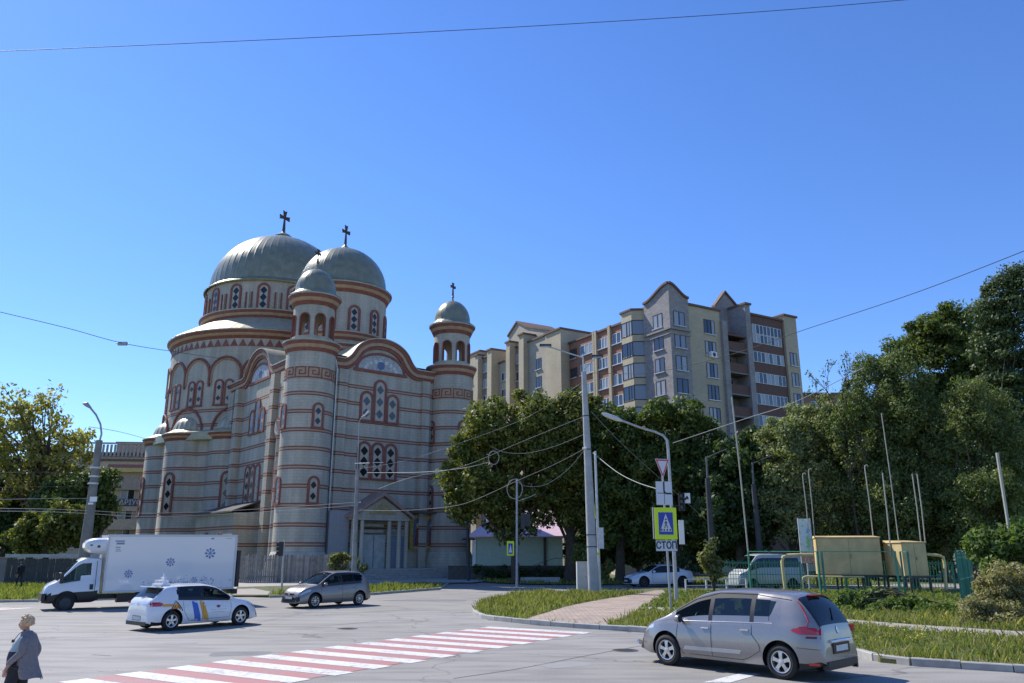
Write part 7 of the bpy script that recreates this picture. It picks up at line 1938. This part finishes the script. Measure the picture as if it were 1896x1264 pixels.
vent(1617, 995, 1601, 865, 50.3, 'hooked vent pipe at the right end of the larger cabinet', .035, True)
vent(1650, 1030, 1634, 875, 48.8, 'straight vent pipe in the gap between the cabinets', .04)
vent(1664, 1003, 1632, 765, 48.8, 'second tallest vent pipe, rising from the smaller cabinet', .03)
vent(1705, 1003, 1689, 877, 48.8, 'left pipe of the close pair on the smaller cabinet', .035)
vent(1713, 1003, 1698, 877, 48.8, 'right pipe of the close pair on the smaller cabinet', .035)
vent(1882, 1085, 1846, 838, 33, 'grey mast standing alone at the right edge', .06)
# banner
c = At(1492, 1002, 50.5); r = empty('banner_board', (c.x, 50.5, 0), 0, 'tall narrow advertising board in white, green and pink beside the larger cabinet', 'sign board')
def banner_mat():
    m, t, b = nodes('banner_print'); tc = t.nodes.new('ShaderNodeTexCoord'); sep = t.nodes.new('ShaderNodeSeparateXYZ'); t.links.new(tc.outputs['Generated'], sep.inputs[0])
    n = noise(t, 2.3, 3); rr_ = ramp(t, [(.40, (.25, .60, .25)), (.45, (.62, .66, .66)), (.6, (.66, .68, .68)), (.66, (.12, .42, .62))]); t.links.new(n, rr_.inputs[0])
    low = ramp(t, [(.30, (.60, .10, .28)), (.5, (.50, .30, .12)), (.62, (.66, .5, .6))]); t.links.new(noise(t, 5, 2), low.inputs[0])
    f = math_(t, 'LESS_THAN', sep.outputs[2], .27); t.links.new(mixc(t, f, rr_.outputs[0], low.outputs[0]), b.inputs['Base Color']); b.inputs['Roughness'].default_value = .5; return m
z1 = At(1492, 960, 50.5).z; z0 = At(1492, 1042, 50.5).z
b = MB(); b.bx(-.36, .36, -.03, .03, z0, z1); b.build('panel', banner_mat(), r)
b = MB(); b.bx(-.40, -.361, -.04, .04, z0 - .03, z1 + .03); b.bx(.361, .40, -.04, .04, z0 - .03, z1 + .03); b.cyl((0, .1, 0), (0, .1, z1), .05, n=8); b.build('frame', pale_steel, r)
# green fence: posts, rails, pickets
def fence_run(label, A, B_, h, pick=True, rails=(0.3, 1.0, 1.7), post=3.0, sp=.16, name='picket_fence', m=GRN, top=True):
    A = Vector(A); B_ = Vector(B_); d = B_ - A; L = d.length; u = d.normalized(); r = empty(name, A, math.atan2(d.y, d.x), label, 'fence')
    n = max(1, round(L / post))
    for i in range(n + 1): x = L * i / n; MB().bx(x - .045, x + .045, -.045, .045, 0, h).build('post', m, r)
    b = MB()
    for z in rails: b.bx(.045, L - .045, -.02, .02, z - .02, z + .02)
    if top: b.bx(-.05, L + .05, -.03, .03, h, h + .05)
    b.build('rail', m, r)
    if pick:
        b = MB(); k = int(L / sp)
        for i in range(k): x = .1 + L * i / k; b.cyl((x, .03, .15), (x, .03, rails[-1] + .15 + .06 * (i % 2)), .017, n=5)
        b.build('pickets', m, r)
    return r
gp = lambda x, y: G(x, y)
def gq(x, y): q = G(x, y); return Vector((q.x, q.y, .05))
p1, p2, p3, p4 = gq(1391, 1097), gq(1521, 1107), gq(1668, 1113), gq(1694, 1133)
fence_run('open green frame fence in front of the yellow cabinets', p1, p2, 2.45, False, (), 20, top=True, name='frame_fence'); fence_run('green frame fence section reaching the slanting double posts', p2 + Vector((.22, -.1, 0)), p3, 2.45, False, (), 20, name='frame_fence')
fence_run('nearest green frame section with the leaning dark post', p3 + Vector((.16, -.25, 0)), p4, 2.45, False, (), 20, name='frame_fence')
fence_run('green picket fence behind the pipes, left of the larger cabinet', (At(1318, 1020, 55).x, 55, .05), (At(1560, 1020, 53.5).x, 53.5, .05), 1.75, sp=.17)
fence_run('green picket fence running behind both yellow cabinets', (At(1562, 1020, 53.5).x, 53.5, .05), (At(1760, 1020, 51).x, 51, .05), 1.75, sp=.17)
fence_run('green fence with pale pickets right of the smaller cabinet', (At(1748, 1020, 39).x, 38, .05), (At(1815, 1020, 43).x, 44, .05), 2.5, sp=.14, rails=(.2, 1.2, 2.2), post=2.2)
fence_run('low dark picket fence at the right edge under the low tree', (At(1818, 1020, 40).x, 41, .05), (At(1930, 1020, 36).x, 38, .05), 1.7, sp=.14, m=dark_steel)
# pale house front glimpsed beneath the lindens
r = empty('pale_house', (At(1240, 1020, 88).x, 88, 0), 0, 'pale low house front glimpsed under the lindens behind the white saloon', 'building')
w = 9.5; zt = At(1240, 985, 88).z; b = MB(); b.bx(-w / 2 - 1, w / 2, 0, 6, 0, zt); b.build('wall', mat('cream_wall', (.48, .43, .36), .85, var=.15, scale=1), r)
b = MB(); b.bx(-w / 2 - 1.3, w / 2 + .3, -.3, 6.3, zt, zt + .3); b.build('roof', M_COP, r)
F_ = Fac(r, (0, 0), (1, 0), (0, -1))
for m_ in (-3.6, -1.6, .4, 2.4, 3.9): F_.win(m_, 1.8, .9, 1.5, 0, 2, W_WHT, sill=False)
# guard rail near the saloon
fence_run('low thin steel guard rail beside the white saloon', (G(1250, 1093).x, 51.5, .05), (G(1350, 1090).x, 53, .05), .75, False, (.4,), 1.3, name='guard_rail', m=pale_steel)
tag(MB().bx(-1.6, 1.6, -.1, .5, 0, .45).build('concrete_bench', M_CONC, None, (G(1020, 1078).x - 1.0, 66, .05)), 'low pale concrete slab in the shade below the kiosk', 'slab')

# ---------------- people ----------------
SKIN = mat('skin', (.42, .23, .16), .6, var=.08); 
def skin_mesh(name, joints, edges, m, parent, root=0, sub=2):
    me = bpy.data.meshes.new(name); me.from_pydata([j[0] for j in joints], edges, []); o = bpy.data.objects.new(name, me); COL.objects.link(o)
    sk = o.modifiers.new('s', 'SKIN'); sk.use_smooth_shade = True
    me.skin_vertices or None
    bpy.context.view_layer.objects.active = o
    d = me.skin_vertices[0].data if me.skin_vertices else None
    if d is None:
        bm = bmesh.new(); bm.from_mesh(me); bm.verts.layers.skin.verify(); bm.to_mesh(me); bm.free(); d = me.skin_vertices[0].data
    for i, j in enumerate(joints):
        rr_ = j[1] if isinstance(j[1], tuple) else (j[1], j[1]); d[i].radius = rr_; d[i].use_root = (i == root)
    sb = o.modifiers.new('b', 'SUBSURF'); sb.levels = sub; sb.render_levels = sub
    bpy.context.view_layer.update()
    m2 = bpy.data.meshes.new_from_object(o.evaluated_get(bpy.context.evaluated_depsgraph_get())); bpy.data.objects.remove(o)
    m2.materials.clear(); m2.materials.append(m); m2.polygons.foreach_set('use_smooth', [True] * len(m2.polygons)); m2.name = name
    q = bpy.data.objects.new(name, m2); COL.objects.link(q); q.parent = parent; return q
def loft(b, rings, n=24, mi=0, cap=True, exp=1.0):
    V = []
    for cx, cy, z, rx, ry in rings:
        for k in range(n):
            a = 2 * PI * k / n; V.append((cx + rx * math.copysign(abs(math.cos(a)) ** exp, math.cos(a)), cy + ry * math.copysign(abs(math.sin(a)) ** exp, math.sin(a)), z))
    F = [[i * n + k, i * n + (k + 1) % n, (i + 1) * n + (k + 1) % n, (i + 1) * n + k] for i in range(len(rings) - 1) for k in range(n)]
    if cap: F += [list(range(n))[::-1], [(len(rings) - 1) * n + k for k in range(n)]]
    b.add(V, F, mi, True)
def hand(joints, edges, w, i0, s):
    """palm + five fingers from wrist index i0 at w, pointing down, x forward"""
    x, y, z = w; base = len(joints)
    joints.append(((x + .012, y, z - .05), (.034, .018))); joints.append(((x + .018, y, z - .085), (.038, .016))); edges += [(i0, base), (base, base + 1)]
    for k, (dx, l) in enumerate(((.030, .068), (.010, .078), (-.010, .072), (-.028, .055))):
        a = len(joints); joints.append(((x + .018 + dx, y, z - .10), .0095)); joints.append(((x + .024 + dx, y - s * .006, z - .10 - l * .5), .009)); joints.append(((x + .022 + dx, y - s * .022, z - .10 - l * .95), .0075)); edges += [(base + 1, a), (a, a + 1), (a + 1, a + 2)]
    a = len(joints); joints.append(((x + .052, y - s * .006, z - .055), .011)); joints.append(((x + .066, y - s * .014, z - .09), .009)); edges += [(base, a), (a, a + 1)]
def woman(loc, rz, label):
    r = empty('person', loc, rz, label, 'person')
    J = [((0, 0, .92), (.15, .17)), ((.02, 0, 1.08), (.15, .16)), ((.0, 0, 1.24), (.13, .16)), ((-.03, 0, 1.345), (.07, .10)), ((.0, 0, 1.40), (.052, .052)), ((.03, 0, 1.46), (.05, .05)), ((.045, 0, 1.53), (.085, .07)), ((.045, 0, 1.59), (.07, .06))]
    E_ = [(0, 1), (1, 2), (2, 3), (3, 4), (4, 5), (5, 6), (6, 7)]
    for s, fx, kx in ((1, .22, .16), (-1, -.20, -.02)):
        a = len(J); J += [((.0, s * .09, .86), .10), ((kx, s * .09, .48), .065), ((fx - .03, s * .09, .10), .042), ((fx + .02, s * .09, .05), (.04, .035)), ((fx + .14, s * .095, .035), (.035, .025))]; E_ += [(0, a), (a, a + 1), (a + 1, a + 2), (a + 2, a + 3), (a + 3, a + 4)]
    for s, hx, hz in ((1, .15, .80), (-1, -.04, .80)):
        a = len(J); J += [((-.03, s * .155, 1.315), .050), ((-.05 if s > 0 else -.14, s * .235, 1.07), .043), ((hx, s * .235, hz + .04), .027)]; E_ += [(3, a), (a, a + 1), (a + 1, a + 2)]; hand(J, E_, (hx, s * .235, hz + .04), a + 2, s)
    skin_mesh('body', J, E_, SKIN, r)
    # head with face, on the body's neck
    b = MB(); n = 28; V = []; rings = 18
    for i in range(rings + 1):
        ph = PI * i / rings; zz = math.cos(ph); rr_ = math.sin(ph)
        for k in range(n):
            a = 2 * PI * k / n; x = .095 * rr_ * math.cos(a); y = .074 * rr_ * math.sin(a); z = .118 * zz
            f = max(0, math.cos(a)) ** 6 * rr_
            if z < 0: x *= 1 - .10 * (-z / .118); y *= 1 - .30 * (-z / .118) ** 1.5
            x += f * (.024 * math.exp(-((z + .012) / .020) ** 2) + .010 * math.exp(-((z + .085) / .02) ** 2) + .007 * math.exp(-((z + .05) / .010) ** 2) - .006 * math.exp(-((z - .02) / .014) ** 2))
            V.append((x + .055, y, z + 1.535))
    b.add(V, [[i * n + k, i * n + (k + 1) % n, (i + 1) * n + (k + 1) % n, (i + 1) * n + k] for i in range(rings) for k in range(n)], 0, True)
    for s in (-1, 1):
        b.cyl((.04, s * .070, 1.53), (.035, s * .082, 1.535), .022, .018, 10, 0); b.cyl((.135, s * .03, 1.552), (.1415, s * .03, 1.552), .009, n=8, mi=1)
    b.cyl((.143, -.018, 1.486), (.143, .018, 1.486), .006, n=6, mi=2)
    b.build('head', [SKIN, black, mat('lips', (.35, .12, .10), .5, var=0)], r)
    # curly light hair
    cl = []
    rr2 = random.Random(2); b = MB()
    for i in range(170):
        a = rr2.uniform(-PI, PI); ph = rr2.uniform(0, 1.75); d = Vector((math.sin(ph) * math.cos(a), math.sin(ph) * math.sin(a), math.cos(ph)))
        if d.x > .55 and d.z < .70: continue
        c = Vector((.035 + d.x * .115, d.y * .092, 1.555 + d.z * .118)); q = rr2.uniform(.018, .034)
        V = [c + Vector((math.sin(u) * math.cos(v), math.sin(u) * math.sin(v), math.cos(u))) * q * rr2.uniform(.85, 1.15) for u in (.3, 1.1, 1.9, 2.8) for v in [2 * PI * k / 7 for k in range(7)]]
        b.add(V, [[i_ * 7 + k, i_ * 7 + (k + 1) % 7, (i_ + 1) * 7 + (k + 1) % 7, (i_ + 1) * 7 + k] for i_ in range(3) for k in range(7)] + [[0, 1, 2, 3, 4, 5, 6][::-1], [21, 22, 23, 24, 25, 26, 27]], 0, True)
    loft(b, [(.03, 0, 1.50, .09, .078), (.025, 0, 1.56, .108, .088), (.035, 0, 1.61, .10, .082), (.04, 0, 1.655, .05, .045)], 16)
    b.build('hair', mat('light_curly_hair', (.58, .40, .24), .7, var=.25, scale=30), r)
    # striped-hem tunic
    b = MB(); loft(b, [(.07, 0, .74, .185, .17), (.07, 0, .80, .19, .172), (.0701, 0, .801, .19, .172), (.07, 0, .83, .19, .172), (.0701, 0, .831, .19, .172), (.07, 0, .86, .19, .173), (.0701, 0, .861, .19, .173), (.08, 0, .98, .185, .175), (.07, 0, 1.08, .175, .172), (.0701, 0, 1.081, .175, .172), (.04, 0, 1.20, .16, .17), (.0, 0, 1.32, .12, .17), (-.01, 0, 1.40, .065, .09)], 28)
    o = b.build('tunic', [mat('tunic_navy', (.02, .024, .045), .8, var=.1), mat('tunic_pale', (.32, .40, .42), .8, var=.15), mat('tunic_grey', (.18, .18, .19), .8)], r)
    for p in o.data.polygons:
        z = p.center.z
        p.material_index = 2 if (.745 < z < .80 or .83 < z < .86) else (1 if z > 1.12 or (z > 1.04 and p.center.x > .2) else 0)
    # trousers
    J = [((.03, 0, .90), (.15, .16)), ((.06, .09, .80), .125), ((.14, .09, .48), .095), ((.19, .09, .14), .075), ((.02, -.09, .80), .125), ((.0, -.09, .48), .095), ((-.16, -.09, .16), .075)]
    skin_mesh('trousers', J, [(0, 1), (1, 2), (2, 3), (0, 4), (4, 5), (5, 6)], mat('trousers_dark', (.018, .022, .03), .85, var=.1), r)
    # open cardigan, longer and flaring at the back
    b = MB(); n = 26; V = []; secs = [(.0, 1.415, .075, .10), (-.03, 1.36, .12, .165), (-.04, 1.25, .155, .195), (-.04, 1.10, .165, .195), (-.05, .95, .17, .20), (-.07, .82, .18, .205), (-.10, .72, .19, .21), (-.12, .67, .195, .21)]
    for cx, z, rx, ry in secs:
        op = (.55 + max(0, 1.3 - z) * 1.0) if z < 1.38 else .30
        for k in range(n + 1):
            a = op + (2 * PI - 2 * op) * k / n; fl = (1.1 - z) * .05 * math.sin(5 * a) if z < 1.1 else 0
            back = max(0, -math.cos(a)); V.append((cx + (rx + fl) * math.cos(a) - back * max(0, 1.0 - z) * .18, (ry + fl) * math.sin(a), z - back * max(0, .9 - z) * .25 + (0.03 * math.sin(3 * a) if z < .7 else 0)))
    F = [[i * (n + 1) + k, i * (n + 1) + k + 1, (i + 1) * (n + 1) + k + 1, (i + 1) * (n + 1) + k] for i in range(len(secs) - 1) for k in range(n)]
    o_ = len(V); V += [tuple(Vector(p) * 1.0 - Vector((0.0, 0, .012))) for p in [(x * .94, y * .94, z) for x, y, z in V]]; F += [[a + o_ for a in f][::-1] for f in F]
    b.add(V, F, 0, True)
    kn = mat('grey_knit', (.20, .185, .19), .95, var=.18, scale=30); b.build('cardigan', kn, r)
    for s, hx, hz in ((1, .15, .80), (-1, -.04, .80)):
        skin_mesh('sleeve', [((-.04, s * .14, 1.35), .080), ((-.045, s * .205, 1.24), .076), ((-.05 if s > 0 else -.14, s * .24, 1.07), .068), ((hx - .03, s * .237, hz + .11), .052), ((hx - .015, s * .236, hz + .075), .050)], [(0, 1), (1, 2), (2, 3), (3, 4)], kn, r)
    b = MB(); b.tube([(.02, .06, 1.44), (.12, .05, 1.36), (.19, .03, 1.26)], .006, 5); b.box((.20, .03, 1.25), (.03, .06, .05)); b.build('necklace_cord', black, r)
    for s, fx in ((1, .20), (-1, -.22)):
        b = MB(); loft(b, [(fx + .06, s * .093, .0, .13, .045), (fx + .06, s * .093, .03, .135, .048), (fx + .02, s * .093, .075, .08, .042), (fx, s * .093, .12, .05, .04)], 16); b.build('shoe', black, r)
    return r
pw = At(47, 1140, 13.6)
s0 = (pw.z) / 1.675
w_ = woman((At(46, 1200, 13.6).x, 13.6, 0.004), PI + R(8), 'stout woman with light curly hair in a grey cardigan walking near the left corner'); w_.scale = (s0,) * 3
print('woman scale', s0)
def walker(loc, label):
    r = empty('person', loc, R(150), label, 'person')
    J = [((0, 0, .95), (.13, .15)), ((.02, 0, 1.15), (.13, .15)), ((.05, 0, 1.38), (.12, .17)), ((.06, 0, 1.47), (.06, .06)), ((.07, 0, 1.54), (.05, .05)), ((.09, 0, 1.62), (.09, .075)), ((.09, 0, 1.69), (.08, .07))]
    E_ = [(i, i + 1) for i in range(6)]
    for s, kx, fx in ((1, .16, .10), (-1, .0, -.22)): a = len(J); J += [((0, s * .1, .88), .10), ((kx, s * .1, .50), .07), ((fx, s * .1, .09), .05), ((fx + .14, s * .1, .04), (.04, .03))]; E_ += [(0, a), (a, a + 1), (a + 1, a + 2), (a + 2, a + 3)]
    for s, ex, hx in ((1, -.08, .1), (-1, .10, .25)): a = len(J); J += [((.05, s * .20, 1.38), .065), ((ex, s * .24, 1.12), .055), ((hx, s * .22, .90), .035)]; E_ += [(2, a), (a, a + 1), (a + 1, a + 2)]; hand(J, E_, (hx, s * .22, .90), a + 2, s)
    o = skin_mesh('body', J, E_, SKIN, r, sub=1)
    dk = mat('dark_jacket', (.012, .014, .02), .9, var=.1); o.data.materials.append(dk); o.data.materials.append(mat('trousers_dark', (.018, .022, .03), .85))
    for p in o.data.polygons: z = p.center.z; p.material_index = 0 if z > 1.50 or (z < .90 and abs(p.center.y) > .17 and z > .6) else (2 if z < .95 else 1)
    b = MB(); loft(b, [(.07, 0, 1.62, .09, .08), (.08, 0, 1.70, .095, .085), (.09, 0, 1.75, .05, .05)], 12); b.build('hair', black, r)
    b = MB(); b.box((-.12, 0, 1.28), (.16, .30, .42)); b.build('backpack', dk, r); return r
walker((At(57, 1040, 58).x, 57.0, .08), 'distant person in dark clothes walking by the plastered wall on the left')
